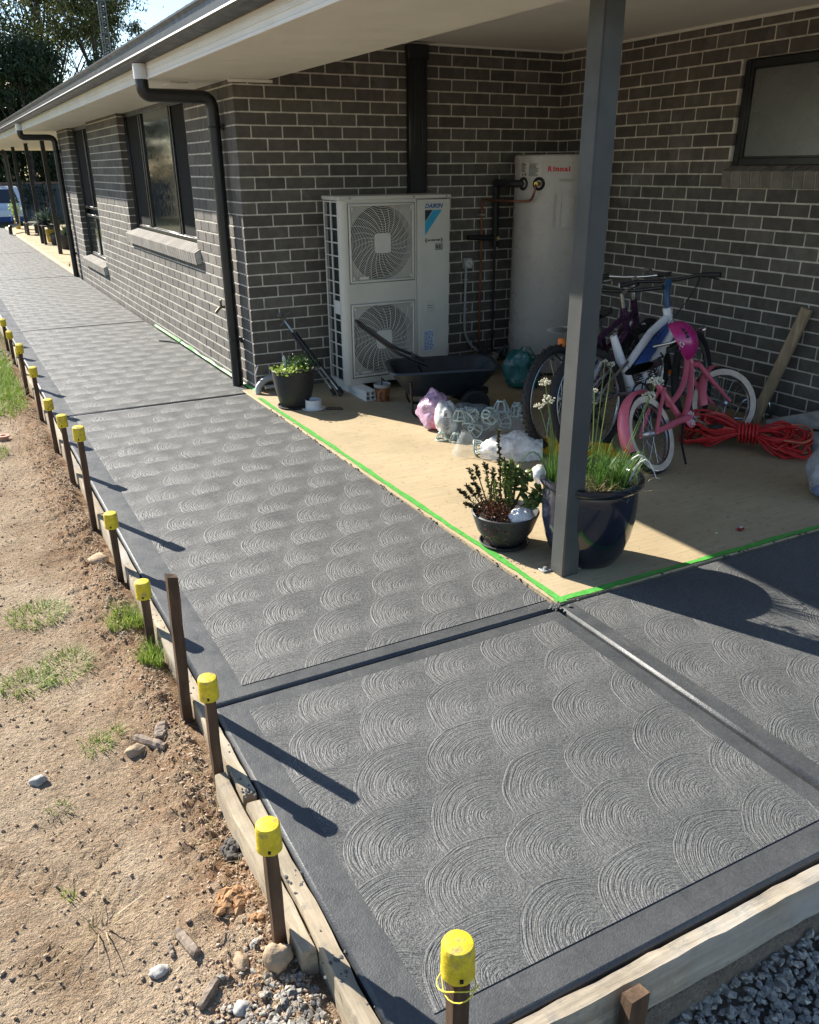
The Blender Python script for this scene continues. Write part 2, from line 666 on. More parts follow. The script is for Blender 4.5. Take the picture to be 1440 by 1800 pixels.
def text_obj(name, body, mat, parent, origin, xdir, ydir, size, shear=0.0, bold=0.0, depth=0.0008, width=None):
    cu = bpy.data.curves.new('lettering_curve', 'FONT')
    cu.body = body
    cu.size = size
    cu.shear = shear
    cu.offset = bold
    cu.extrude = depth
    cu.resolution_u = 3
    tmp = bpy.data.objects.new('lettering_tmp', cu)
    COL.objects.link(tmp)
    bpy.context.view_layer.update()
    me = bpy.data.meshes.new_from_object(tmp.evaluated_get(bpy.context.evaluated_depsgraph_get()))
    bpy.data.objects.remove(tmp)
    bpy.data.curves.remove(cu)
    X, Y = Vector(xdir).normalized(), Vector(ydir).normalized()
    Z = X.cross(Y)
    xs = [v.co.x for v in me.vertices]
    k = 1.0
    if width and xs:
        k = width / (max(xs) - min(xs))
    x0 = min(xs)
    off = origin_of(parent)
    for v in me.vertices:
        c = v.co.copy()
        w = Vector(origin) + X * ((c.x - x0) * k) + Y * c.y + Z * c.z
        v.co = w - off
    me.materials.clear()
    me.materials.append(mat)
    me.name = name
    o = bpy.data.objects.new(name, me)
    COL.objects.link(o)
    o.parent = parent
    o['_org'] = tuple(off)
    return o


def arc_pts(pts, r, n=6):
    """polyline with rounded corners"""
    pts = [Vector(p) for p in pts]
    out = [pts[0]]
    for i in range(1, len(pts) - 1):
        a, b, c = pts[i - 1], pts[i], pts[i + 1]
        d1 = (a - b)
        d2 = (c - b)
        k = min(r, d1.length * .49, d2.length * .49)
        p1 = b + d1.normalized() * k
        p2 = b + d2.normalized() * k
        for j in range(n + 1):
            t = j / n
            out.append(p1 * (1 - t) ** 2 + b * 2 * t * (1 - t) + p2 * t * t)
    out.append(pts[-1])
    return out

# ------------------------------------------------------------------ shared materials
M_BRICK = brick_mat('brick face', (0.070, 0.061, 0.050), (0.138, 0.122, 0.102))
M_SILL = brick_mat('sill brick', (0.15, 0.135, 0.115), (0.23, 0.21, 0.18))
M_MORTAR = plain('mortar', (0.58, 0.545, 0.47), 0.9, var=0.18, vscale=14, bump=0.003, bscale=120, spec=0.2)
M_SWIRL = swirl_mat('fan broomed dark concrete')
M_BORDER = border_mat('trowelled dark concrete')
M_SLAB = slab_mat('pale broomed concrete')
M_SOIL = soil_mat('bare soil')
M_CREAM = plain('cream paint', (0.76, 0.73, 0.65), 0.45, var=0.04, vscale=3, spec=0.4)
M_CEIL = plain('ceiling paint', (0.72, 0.70, 0.65), 0.6, var=0.03, vscale=2)
M_GUTTER = plain('bronze metal', (0.030, 0.029, 0.027), 0.42, var=0.12, vscale=6, spec=0.4)
M_BLACK = plain('black paint', (0.010, 0.011, 0.012), 0.35, var=0.2, vscale=8)
M_BLACKMAT = plain('black plastic', (0.014, 0.015, 0.017), 0.5, var=0.25, vscale=14, bump=0.001, bscale=90)
M_POST = plain('grey steel paint', (0.064, 0.066, 0.064), 0.5, var=0.1, vscale=5, spec=0.3, dirt=((0.14, 0.14, 0.13), 0.68))
M_WHITE = plain('white plastic', (0.70, 0.69, 0.65), 0.4, var=0.05, vscale=10, dirt=((0.35, 0.32, 0.27), 0.68))
M_ROOF = plain('roof sheet', (0.045, 0.045, 0.045), 0.4, var=0.1)
M_TAPE = plain('green tape', (0.08, 0.36, 0.055), 0.5, var=0.12, vscale=30, bump=0.002, bscale=60, dirt=((0.10, 0.16, 0.08), 0.63))
M_TIMBER = wood_mat('formwork timber', (0.27, 0.215, 0.145), (0.54, 0.46, 0.335), axis=1, cement=((0.15, 0.145, 0.135), 0.55))
M_TIMBERX = wood_mat('front formwork timber', (0.26, 0.215, 0.155), (0.55, 0.48, 0.37), axis=0, cement=((0.17, 0.165, 0.155), 0.52))
M_STAKE = wood_mat('weathered stake', (0.045, 0.028, 0.018), (0.17, 0.105, 0.062), axis=2)
M_YELLOW = plain('yellow cap plastic', (0.66, 0.50, 0.02), 0.48, var=0.14, vscale=60, dirt=((0.23, 0.19, 0.14), 0.56), bump=0.0015, bscale=50)
M_GLASS = plain('dark window glass', (0.012, 0.016, 0.016), 0.04, var=0.1, spec=0.7)
M_FROST = plain('frosted glass', (0.13, 0.14, 0.135), 0.28, var=0.12, vscale=2.2, spec=0.6)
M_SCREEN = plain('flyscreen mesh', (0.018, 0.018, 0.018), 0.85, var=0.1, vscale=60, spec=0.12)
M_DARKVOID = plain('dark recess', (0.008, 0.008, 0.009), 0.9)
M_STONE = plain('stone', (0.30, 0.28, 0.25), 0.85, var=0.25, vscale=20, bump=0.004, bscale=40)
M_GALV = plain('galvanised', (.34, .35, .35), .5, metal=.5)


def fbm(x, y, s, o=4):
    return mn.fractal(Vector((x * s, y * s, 3.7)), 0.9, 2.1, o)


def smooth(a, b, x):
    t = min(1, max(0, (x - a) / (b - a)))
    return t * t * (3 - 2 * t)


def ground_z(x, y):
    if x > -1.56 and y > -5.58:
        z = -0.13
        n = 0.0
    else:
        n = 0.009 * fbm(x, y, 5.5) + 0.018 * mn.noise(Vector((x * 2.1, y * 2.1, 0.3)))
        r = mn.noise(Vector((x * 34 + 4 * mn.noise(Vector((x * 3, y * 3, 1))), y * 46, 1.0)))
        n += 0.0032 * r + 0.0035 * mn.noise(Vector((x * 75, y * 75, 5.0)))
        z = -0.125
        berm = math.exp(-((x + 1.66) / 0.075) ** 2)
        k = 0.5 + 0.5 * mn.noise(Vector((y * 2.3, 0.2, 9.0)))
        lump = abs(mn.noise(Vector((x * 21, y * 21, 2.2)))) + 0.6 * abs(mn.noise(Vector((x * 46, y * 46, 4.2))))
        z += berm * (0.015 + 0.042 * k) + math.exp(-((x + 1.72) / 0.14) ** 2) * lump * 0.032
        z -= 0.045 * math.exp(-((x + 1.66) / 0.06) ** 2 - ((y + 4.62) / 0.2) ** 2)
        z -= 0.10 * smooth(-5.38, -5.72, y)
        # boot print dents
        for (fx, fy, fa) in ((-2.02, -4.37, 0.5), (-1.97, -4.62, 0.9), (-2.12, -4.86, 0.4), (-2.05, -3.62, 0.7), (-2.2, -4.45, 1.0)):
            dx, dy = x - fx, y - fy
            u, v = dx * math.cos(fa) + dy * math.sin(fa), -dx * math.sin(fa) + dy * math.cos(fa)
            if abs(u) < 0.05 and abs(v) < 0.14:
                z -= 0.006 + 0.0045 * math.sin(v * 190)
    z -= 0.55 * smooth(24.0, 31.0, y)
    return z + n


def axis_list(coarse_lo, lo, hi, step, coarse_hi):
    n = int((hi - lo) / step)
    return coarse_lo + [lo + (hi - lo) * i / n for i in range(n + 1)] + coarse_hi


gx = axis_list([-300, -120, -60, -30, -15, -8, -5, -3.8, -3.2, -2.9], -2.75, -1.50, 0.0115, [-1.2, -0.8, -0.4, 0.0, 0.5, 1, 2, 4, 8, 15, 30, 60, 120, 300])
gy = axis_list([-300, -100, -40, -20, -12, -9, -7.5, -6.8, -6.4], -6.2, -0.6, 0.0135, [-0.5 + 0.06 * i for i in range(60)] + [3.5, 4.2, 5, 6, 8, 10, 13, 16, 20, 23, 24, 25, 26, 27, 28, 29, 30, 31, 33, 36, 40, 50, 70, 120, 300])
gb = MB()
gb.v = [(x, y, ground_z(x, y)) for y in gy for x in gx]
nx = len(gx)
gb.f = [(j * nx + i, j * nx + i + 1, (j + 1) * nx + i + 1, (j + 1) * nx + i) for j in range(len(gy) - 1) for i in range(nx - 1)]
ground = tag(gb.build('ground', M_SOIL, ang=180), 'bare sandy soil', kind='structure')

# ------------------------------------------------------------------ path of dark concrete bays
b = MB()
b.bx(-1.535, -0.06, -5.50, 24.4, -0.16, -0.035)
b.bx(-0.06, 3.3, -5.50, -4.09, -0.16, -0.036)
path = tag(b.build('path', M_BORDER), 'dark concrete path broomed in fans', kind='structure')


def bay(x0, x1, y0, y1, l, r, f, k):
    o = MB().bx(x0, x1, y0, y1, -0.11, 0.0, 0.010).build('path_bay', M_BORDER, path)
    MB().bx(x0 + l, x1 - r, y0 + f, y1 - k, -0.004, 0.0026, 0.0012).build('swirl_panel', M_SWIRL, o)
    return o


bay(-1.540, -0.109, -5.512, -4.1065, 0.100, 0.072, 0.086, 0.070)
bay(-0.091, 3.30, -5.512, -4.083, 0.072, 0.02, 0.086, 0.012)
bay(-1.540, -0.096, -4.0935, -0.012, 0.125, 0.006, 0.068, 0.018)
bay(-1.540, -0.035, 0.006, 4.00, 0.135, 0.012, 0.018, 0.018)
bay(-1.540, -0.035, 4.016, 9.40, 0.135, 0.012, 0.018, 0.018)
bay(-1.540, -0.075, 9.418, 14.7, 0.135, 0.012, 0.018, 0.018)
bay(-1.540, -0.075, 14.716, 20.0, 0.135, 0.012, 0.018, 0.018)
bay(-1.540, -0.075, 20.016, 24.5, 0.135, 0.012, 0.018, 0.018)

# pale slabs
slab = tag(MB().bx(-0.092, 3.3, -4.075, 0.11, -0.14, 0.006, 0.004).build('patio_slab', M_SLAB), kind='structure')
b = MB().prism([(-0.07, 9.44, -0.1), (-0.07, 9.44, 0.005), (-0.035, 9.44, 0.045), (5, 9.44, 0.045), (5, 9.44, -0.1)], (0, 0, 0), (0, 15.0, 0))
verandah = tag(b.build('verandah_slab', M_SLAB), kind='structure')


def strip(n, fn):
    """thin wobbly ribbon with real thickness"""
    mb = MB()
    mb.sheet(n, 1, lambda u, v: fn(u, v) + Vector((0, 0, 0.0016)))
    mb.sheet(n, 1, lambda u, v: fn(u, v))
    return mb


def wob(t, s, a):
    return a * mn.noise(Vector((t * s, 1.3, s)))


t = strip(90, lambda u, v: Vector((-0.102 + 0.012 * v * 0 + (0.030 if v == 0 else 0.060) + wob(u * 4, 3.1 + v, 0.010) + wob(u * 40, 1.7 + v, 0.005), -0.22 - 3.86 * u, 0.0085 + 0.002 * abs(mn.noise(Vector((u * 60, v, 0)))))))
tag(t.build('masking_tape', M_TAPE, smooth=False), 'long bright green masking tape between the fan path and the pale slab', 'tape', 'green tape edging the slab')
t = strip(80, lambda u, v: Vector((-0.085 + 3.3 * u, -4.086 + (0.014 if v == 0 else 0.044) + wob(u * 4, 2.7 + v, 0.009) + wob(u * 36, 1.9 + v, 0.004), 0.0085 + 0.002 * abs(mn.noise(Vector((u * 60, v, 4)))))))
tag(t.build('masking_tape', M_TAPE, smooth=False), 'green masking tape on the slab front edge running right past the steel post', 'tape', 'green tape edging the slab')
t = MB()
t.sheet(70, 1, lambda u, v: Vector((-0.006 - 0.014 * (1 - v), 0.02 + 3.6 * u, 0.004 + v * (0.016 + wob(u * 6, 2.0, 0.014)))))
t.sheet(70, 1, lambda u, v: Vector((-0.004 - 0.012 * (1 - v), 0.02 + 3.6 * u, 0.003 + v * (0.014 + wob(u * 6, 2.0, 0.014)))))
tag(t.build('masking_tape', M_TAPE, smooth=False), 'green masking tape stuck along the foot of the long sunlit wall', 'tape', 'green tape edging the slab')

# ------------------------------------------------------------------ brick walls
BL, BH, BD, J = 0.230, 0.076, 0.110, 0.010


def course_z(k):
    return (28.5 - k - 1) * 0.086 + 0.005          # underside of the bricks between joints L(k) and L(k+1)


BRICK_MESH = {}


def brick_mesh(length, axis):
    key = (round(length, 3), axis)
    if key not in BRICK_MESH:
        d = (length, BD, BH) if axis == 'x' else (BD, length, BH)
        o = MB().box((0, 0, 0), d, 0.0035).build('brick', M_BRICK, smooth=False)
        BRICK_MESH[key] = o.data
        bpy.data.objects.remove(o)
    return BRICK_MESH[key]


def brick_wall(label, axis, face, sgn, span, courses, first, openings, cam_key, limit=300):
    """axis: direction the wall runs ('x' at y=face or 'y' at x=face); sgn: side its back lies on
    first(k) -> start coordinate of the first brick of course k"""
    a0, a1 = span
    runs = []
    for k in range(courses[0], courses[1]):
        z = course_z(k)
        s, s_first = first(k)
        p = s
        n = 0
        while p < a1 - 0.02:
            L_ = s_first if n == 0 else BL
            q = min(p + L_, a1)
            parts = [(p, q)]
            for (o0, o1, z0, z1) in openings:
                if z + BH > z0 + 0.01 and z < z1 - 0.01:
                    nw = []
                    for (u, v) in parts:
                        if v <= o0 or u >= o1:
                            nw.append((u, v))
                        else:
                            if u < o0:
                                nw.append((u, o0))
                            if v > o1:
                                nw.append((o1, v))
                    parts = nw
            for (u, v) in parts:
                if v - u > 0.025:
                    runs.append(((u + v) / 2, z + BH / 2, v - u))
            p += L_ + J
            n += 1
    mid = (a0 + a1) / 2
    root = thing('brick_wall', label, 'wall', (mid, face, 0) if axis == 'x' else (face, mid, 0))
    # mortar body, recessed behind the brick faces, with the openings left out
    ys = sorted({a0, a1} | {max(a0, o[0] - .004) for o in openings} | {min(a1, o[1] + .004) for o in openings})
    z0w, z1w = course_z(courses[1] - 1) - 0.01, course_z(courses[0]) + BH - 0.003
    mb = MB()
    f0, f1 = face + sgn * 0.0038, face + sgn * 0.102
    for u, v in zip(ys[:-1], ys[1:]):
        cuts = [(o[2] - .004, o[3] + .004) for o in openings if o[0] - .005 <= u and v <= o[1] + .005]
        zz = [z0w]
        for c in cuts:
            zz += [c[0], c[1]]
        zz.append(z1w)
        for i in range(0, len(zz), 2):
            if zz[i + 1] - zz[i] > 0.01:
                if axis == 'x':
                    mb.bx(u, v, f0, f1, zz[i], zz[i + 1])
                else:
                    mb.bx(f0, f1, u, v, zz[i], zz[i + 1])
    mb.build('mortar', M_MORTAR, root, smooth=False)
    org = origin_of(root)
    runs.sort(key=cam_key)
    rest = MB()
    for i, (c, z, L_) in enumerate(runs):
        jit = rnd.uniform(-0.0012, 0.0012)
        dp = face + sgn * (BD / 2 + jit)
        pos = Vector((c, dp, z)) if axis == 'x' else Vector((dp, c, z))
        if i < limit:
            o = bpy.data.objects.new('brick', brick_mesh(L_, axis))
            COL.objects.link(o)
            o.parent = root
            o.location = pos - org
            o.rotation_euler = (rnd.uniform(-.003, .003), rnd.uniform(-.004, .004), rnd.uniform(-.004, .004))
        else:
            rest.box(pos, (L_, BD, BH) if axis == 'x' else (BD, L_, BH), 0.0035)
    if rest.v:
        tag(rest.build('bricks', M_BRICK, root, smooth=False), kind='stuff')
    return root


# wall behind the air conditioner, from the sunlit corner to the inner corner
wall_back = brick_wall('dark brick wall behind the air conditioner and water heater', 'x', 0.0, 1, (0.0038, 2.98), (-1, 29),
                       lambda k: (0.0, BL) if k % 2 else (0.12, BL), [], lambda r: -r[1])
# long wall with the two windows; runs away from the corner
W1 = (1.39, 4.34, 0.985, 2.5)
W2 = (6.50, 8.24, 0.405, 2.5)
wall_long = brick_wall('long sunlit brick wall with two dark windows beside the path', 'y', 0.0, 1, (0.1145, 9.42), (2, 29),
                       lambda k: (0.12, BL) if k % 2 else (0.0, BL), [W1, W2], lambda r: r[0])
# wall behind the bicycles
WS = (-3.25, -1.93, 1.60, 2.279)


def first_side(k):
    if k % 2:
        return -4.10, 0.230
    return -4.10 + 0.12, 0.230


def side_start(k):
    # joints at -0.115-0.24n (odd) or -0.235-0.24n (even): walk from the far end
    e = 0.115 if k % 2 else 0.235
    s = -e
    while s > -4.15:
        s -= 0.24
    return s + 0.005, BL


wall_side = brick_wall('dark brick wall behind the parked bicycles', 'y', 2.88, 1, (-4.2, -0.0005), (-1, 29), side_start, [WS],
                       lambda r: (abs(r[0] + 1.7) * 0.9 if r[0] > -3.3 else 9) + abs(r[1] - 1.4) * 0.3)

# sills of brick on edge
def sill(root, axis, face, sgn, a0, a1, ztop, drop, proj, hgt):
    n = max(1, round((a1 - a0) / 0.086))
    st = (a1 - a0) / n
    tilt = 0.32
    for i in range(n):
        c = a0 + st * (i + 0.5)
        w = st - 0.009
        # tilted brick: length runs out of the wall
        L_ = 0.165
        x_in, x_out = 0.062, -proj
        if axis == 'y':
            mb = MB()
            xs = [face + sgn * x_in, face + sgn * x_out]
            zs = [ztop, ztop - drop]
            poly = [(xs[0], c - w / 2, zs[0]), (xs[1], c - w / 2, zs[1]), (xs[1] + sgn * 0.012, c - w / 2, zs[1] - hgt), (xs[0], c - w / 2, zs[1] - hgt + 0.012)]
            mb.prism(poly, (0, 0, 0), (0, w, 0))
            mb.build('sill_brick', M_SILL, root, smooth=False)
    mb = MB()
    poly = [(face + sgn * 0.06, a0, ztop - 0.005), (face - sgn * (proj - 0.006), a0, ztop - drop - 0.005), (face - sgn * (proj - 0.018), a0, ztop - drop - hgt + 0.006), (face + sgn * 0.06, a0, ztop - drop - hgt + 0.016)]
    mb.prism(poly, (0, 0, 0), (0, a1 - a0, 0))
    mb.build('sill_mortar', M_MORTAR, root, smooth=False)


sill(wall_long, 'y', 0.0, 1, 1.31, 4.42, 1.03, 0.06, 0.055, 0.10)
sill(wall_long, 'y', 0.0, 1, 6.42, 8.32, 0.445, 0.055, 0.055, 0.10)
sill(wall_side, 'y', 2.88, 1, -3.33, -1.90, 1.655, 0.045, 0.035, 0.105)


# windows
def window(root, name, fx, parts, z0, z1, y0, y1, rail=None, fw=0.05, glass=M_GLASS):
    """parts: list of (y0, y1, kind) panes in plane x=fx"""
    f = MB()
    f.bx(fx, fx + 0.05, y0, y0 + fw, z0, z1, 0.004)
    f.bx(fx, fx + 0.05, y1 - fw, y1, z0, z1, 0.004)
    f.bx(fx + .001, fx + 0.049, y0 + fw, y1 - fw, z0, z0 + 0.045, 0.004)
    f.bx(fx + .001, fx + 0.049, y0 + fw, y1 - fw, z1 - 0.05, z1, 0.004)
    fr = f.build(name, M_BLACK, root)
    for (a, c, kind) in parts:
        mat = {'glass': glass, 'screen': M_SCREEN}[kind[0]]
        za = kind[1] if len(kind) > 1 else z0
        zb = kind[2] if len(kind) > 2 else z1
        MB().bx(fx + 0.022, fx + 0.03, a, c, za + 0.03, zb - 0.03).build('pane' if kind[0] == 'glass' else 'flyscreen', mat, fr, smooth=False)
        m = MB()
        m.bx(fx + 0.006, fx + 0.043, a - 0.028, a + 0.012, za + .012, zb - .012, 0.003)
        m.bx(fx + 0.006, fx + 0.043, c - 0.012, c + 0.028, za + .012, zb - .012, 0.003)
        m.bx(fx + 0.0075, fx + 0.0415, a + 0.012, c - 0.012, za + 0.02, za + 0.055, 0.003)
        m.bx(fx + 0.0075, fx + 0.0415, a + 0.012, c - 0.012, zb - 0.055, zb - 0.02, 0.003)
        m.build('sash', M_BLACK, fr)
    return fr


win = window(wall_long, 'window', 0.075, [(1.47, 2.20, ('screen',)), (2.29, 3.49, ('glass',)), (3.60, 4.26, ('screen',))], 1.02, 2.235, 1.385, 4.345)
MB().bx(0.10, 0.115, 2.55, 2.80, 1.07, 1.19).build('paper_card', M_WHITE, win, smooth=False)
window(wall_long, 'window', 0.075, [(6.58, 7.30, ('screen', 1.10, 2.235)), (7.36, 8.16, ('screen', 1.10, 2.235)), (6.58, 7.30, ('glass', 0.44, 1.06)), (7.36, 8.16, ('glass', 0.44, 1.06))], 0.43, 2.235, 6.495, 8.245)
window(wall_side, 'window', 2.905, [(-3.2, -1.99, ('glass',))], 1.645, 2.275, -3.252, -1.928, glass=M_FROST)
# dark backing behind the openings so no light leaks from inside the house
MB().bx(0.15, 0.17, 1.2, 4.6, 0.9, 2.5).build('inner_lining', M_DARKVOID, wall_long, smooth=False)
MB().bx(0.15, 0.17, 6.3, 8.5, 0.3, 2.5).build('inner_lining', M_DARKVOID, wall_long, smooth=False)
MB().bx(2.99, 3.01, -3.4, -1.8, 1.5, 2.4).build('inner_lining', M_DARKVOID, wall_side, smooth=False)
MB().bx(0.102, 5.0, 9.31, 9.415, -0.05, 2.25).build('end_return', M_MORTAR, wall_long, smooth=False)

# ------------------------------------------------------------------ roof edge: gutter, fascia, soffit, ceiling, roof sheet
YE0, YE1 = -4.62, 24.6
roof = thing('roof', 'house roof with bronze gutter, cream fascia, soffit and patio ceiling', 'roof', (-0.5, 0, 2.225))
prof = [(-0.520, 2.440), (-0.520, 2.322), (-0.605, 2.322), (-0.622, 2.330), (-0.630, 2.345), (-0.622, 2.358), (-0.612, 2.362), (-0.612, 2.418),
        (-0.620, 2.424), (-0.632, 2.430), (-0.632, 2.440), (-0.622, 2.444), (-0.606, 2.438), (-0.604, 2.334), (-0.530, 2.334), (-0.530, 2.440)]
g_ = MB().prism([(x, YE0, z) for x, z in prof], (0, 0, 0), (0, YE1 - YE0, 0)).build('gutter', M_GUTTER, roof, ang=30)
b = MB()
b.bx(-0.519, -0.500, YE0, YE1, 2.226, 2.42, 0.002)
b.bx(-0.526, -0.519, YE0, YE1, 2.222, 2.240, 0.002)
b.bx(-0.524, -0.519, YE0, YE1, 2.268, 2.276, 0.001)
b.bx(-0.524, -0.519, YE0, YE1, 2.292, 2.300, 0.001)
b.build('fascia', M_CREAM, roof)
ys_ = [YE0 + 0.02, -3.4, -1.0, 1.4, 3.8, 6.2, 8.6, 11, 13.4, 15.8, 18.2, 20.6, 23, YE1]
for u, v in zip(ys_[:-1], ys_[1:]):
    b = MB()
    if v <= 0:
        b.bx(-0.4995, 0.262, u + .001, v - .001, 2.226, 2.234)
    elif u < 0:
        b.bx(-0.4995, 0.262, u + .001, -0.001, 2.226, 2.234)
        b.bx(-0.4995, -0.001, 0.0, v - .001, 2.226, 2.234)
    elif v < 9.4:
        b.bx(-0.4995, 0.11, u + .001, v - .001, 2.226, 2.234)
    else:
        b.bx(-0.4995, 5.0, max(u, 9.43) + .001, v - .001, 2.226, 2.234)
        if u < 9.4:
            b.bx(-0.4995, 0.11, u + .001, 9.43, 2.226, 2.234)
    b.build('soffit_panel', M_CREAM, roof, smooth=False)
MB().bx(-0.03, 0.295, -0.028, -0.004, 2.205, 2.225, 0.003).build('cover_strip', M_CREAM, roof)
MB().bx(-0.33, -0.20, 0.40, 0.62, 2.218, 2.2255, 0.004).build('soffit_vent', M_CREAM, roof)
MB().bx(0.250, 0.268, YE0 + .02, -0.002, 2.236, 2.55).build('beam_face', M_CREAM, roof, smooth=False)
for (u, v) in ((0.268, 1.46), (1.462, 2.66), (2.662, 3.6)):
    MB().bx(u, v, -4.0, 0.004, 2.520, 2.532).build('ceiling_panel', M_CEIL, roof, smooth=False)
MB().bx(0.27, 2.86, -0.022, -0.004, 2.500, 2.5185, 0.004).build('ceiling_bead', M_CREAM, roof)
MB().bx(2.858, 2.876, -4.0, -0.004, 2.4995, 2.5195, 0.004).build('ceiling_bead', M_CREAM, roof)
b = MB()
b.bx(0.262, 3.6, -4.62, -4.0, 2.226, 2.54)
b.build('front_beam', M_CREAM, roof, smooth=False)
# roof sheet with ribs
b = MB()
b.add([(-0.575, YE0, 2.452), (6.0, YE0, 4.95), (6.0, YE1, 4.95), (-0.575, YE1, 2.452), (-0.575, YE0, 2.446), (6.0, YE0, 4.944), (6.0, YE1, 4.944), (-0.575, YE1, 2.446)],
      [(0, 1, 2, 3), (7, 6, 5, 4), (0, 3, 7, 4), (1, 5, 6, 2), (0, 4, 5, 1), (3, 2, 6, 7)])
y = YE0 + 0.1
while y < YE1:
    b.beam((-0.575, y, 2.462), (6.0, y, 4.96), 0.03, 0.02)
    y += 0.2
b.build('roof_sheet', M_ROOF, roof, smooth=False)


# ------------------------------------------------------------------ downpipes, posts
def downpipe(label, y, xo=-0.555, xw=-0.066):
    root = thing('downpipe', label, 'downpipe', (xw, y, 0), 'black downpipes along the eave')
    pts = arc_pts([(xo, y, 2.24), (xo, y, 2.128), (xw, y, 2.128), (xw, y, 0.004)], 0.085, 8)
    MB().tube(pts, 0.045, 16).build('pipe', M_BLACK, root)
    MB().lathe([(0.0515, 2.225), (0.0515, 2.319), (0.047, 2.3195), (0.047, 2.2245)], (xo, y, 0), 20).build('outlet_collar', M_WHITE, root)
    for z in (0.38, 1.93):
        b = MB()
        b.torus((xw, y, z), (0, 0, 1), 0.0465, 0.005, 18, 6)
        b.bx(xw + 0.03, -0.001, y - 0.008, y + 0.008, z - 0.012, z + 0.012, 0.002)
        b.bx(xw + 0.035, xw + 0.055, y - 0.07, y - 0.045, z - 0.02, z + 0.02, 0.003)
        b.build('bracket', M_BLACK, root)
    return root


downpipe('nearest black downpipe with a white collar, by the sunlit brick corner', 0.30)
downpipe('black downpipe beyond both windows at the far end of the brick wall', 9.28)
root = thing('downpipe', 'farthest black downpipe, on a verandah post, its foot kicked out over the path', 'downpipe', (0.12, 21.6, 0.045), 'black downpipes along the eave')
MB().tube(arc_pts([(-0.555, 21.6, 2.3), (-0.555, 21.6, 2.12), (0.12, 21.6, 2.12), (0.12, 21.6, 0.24), (-0.16, 20.9, 0.22), (-0.16, 20.9, 0.02)], 0.09, 6), 0.05, 12).build('pipe', M_BLACK, root)

root = thing('steel_post', 'large grey square steel post standing before the glazed pot', 'post', (0.118, -3.853, 0.006))
MB().bx(0.073, 0.163, -3.898, -3.808, 0.006, 2.226, 0.006).build('shaft', M_POST, root)
b = MB()
for (x, y) in ((0.052, -3.80), (0.186, -3.842)):
    b = MB()
    b.bx(x - 0.022, x + 0.022, y - 0.022, y + 0.022, 0.0062, 0.014, 0.002)
    b.cyl((x, y, 0.012), (x, y, 0.024), 0.009, 0.008, 6)
    b.build('anchor_foot', M_GALV, root)
posts = [(13.42, 'nearest slim black verandah post beyond the brick wall'), (16.62, 'second slim black verandah post, beside the spiky plant'), (20.0, 'third slim black verandah post, beyond the spiky plant'), (23.3, 'farthest slim black verandah post, near the white van')]
for y, lab in posts:
    o = MB().bx(0.17, 0.25, y - 0.04, y + 0.04, 0.046, 2.226, 0.004).build('verandah_post', M_BLACK, loc=(0.21, y, 0.046))
    tag(o, lab, 'post', 'black verandah posts')

# ------------------------------------------------------------------ formwork boards and stakes
def rough_board(p0, p1, w, h, mat, name, label, group, seed=0):
    """sawn board: slightly bowed, with nicks along the edges; w across, h high, top at z of the ends"""
    p0, p1 = Vector(p0), Vector(p1)
    d = p1 - p0
    L_ = d.length
    t = d.normalized()
    sd = Vector((t.y, -t.x, 0)).normalized()
    n = max(6, int(L_ / 0.05))
    vs, fs = [], []
    rr = random.Random(seed)
    ring = [(-.5, 0), (-.5, .5), (-.5, .93), (-.43, 1), (0, 1.0), (.43, 1), (.5, .93), (.5, .5), (.5, 0), (0, 0)]
    m = len(ring)
    for i in range(n + 1):
        c = p0 + d * (i / n) + sd * 0.004 * mn.noise(Vector((i * .21, seed, 0)))
        for (a, b_) in ring:
            j = rr.uniform(-.0022, .0022)
            vs.append(c + sd * (a * w + j) + Vector((0, 0, (b_ - 1) * h + rr.uniform(-.002, .002) + 0.003 * mn.noise(Vector((i * .35, a, seed))))))
    for i in range(n):
        for k in range(m):
            k2 = (k + 1) % m
            fs.append((i * m + k, i * m + k2, (i + 1) * m + k2, (i + 1) * m + k))
    fs.append(tuple(range(m)))
    fs.append(tuple(n * m + k for k in reversed(range(m))))
    o = MB().add(vs, fs).build(name, mat, smooth=True, ang=30, loc=(p0 + p1) / 2)
    return tag(o, label, 'board', group)


GB = 'timber formwork boards along the path'
rough_board((-1.566, -5.64, -0.006), (-1.566, -4.60, -0.006), 0.042, 0.115, M_TIMBER, 'formwork_board', 'inner pale timber formwork board of the nearest doubled pair, against the slab edge', GB, 1)
rough_board((-1.609, -5.13, -0.022), (-1.612, -4.42, -0.018), 0.038, 0.105, M_TIMBER, 'formwork_board', 'outer short timber board of the nearest doubled pair, with a sawn square end', GB, 2)
rough_board((-1.566, -4.56, -0.008), (-1.566, -2.10, -0.008), 0.040, 0.11, M_TIMBER, 'formwork_board', 'cement splashed formwork board beside the tall bare stake', GB, 3)
rough_board((-1.567, -2.08, -0.010), (-1.567, 1.2, -0.010), 0.038, 0.11, M_TIMBER, 'formwork_board', 'formwork board in the middle of the path edge behind the row of yellow capped stakes', GB, 4)
rough_board((-1.567, 1.22, -0.012), (-1.567, 5.8, -0.012), 0.038, 0.11, M_TIMBER, 'formwork_board', 'farthest formwork board along the path edge beside the green grass', GB, 5)
rough_board((-1.545, -5.538, -0.004), (0.35, -5.556, -0.004), 0.045, 0.125, M_TIMBERX, 'formwork_board', 'front timber formwork board with a bright worn top above the gravel', GB, 6)

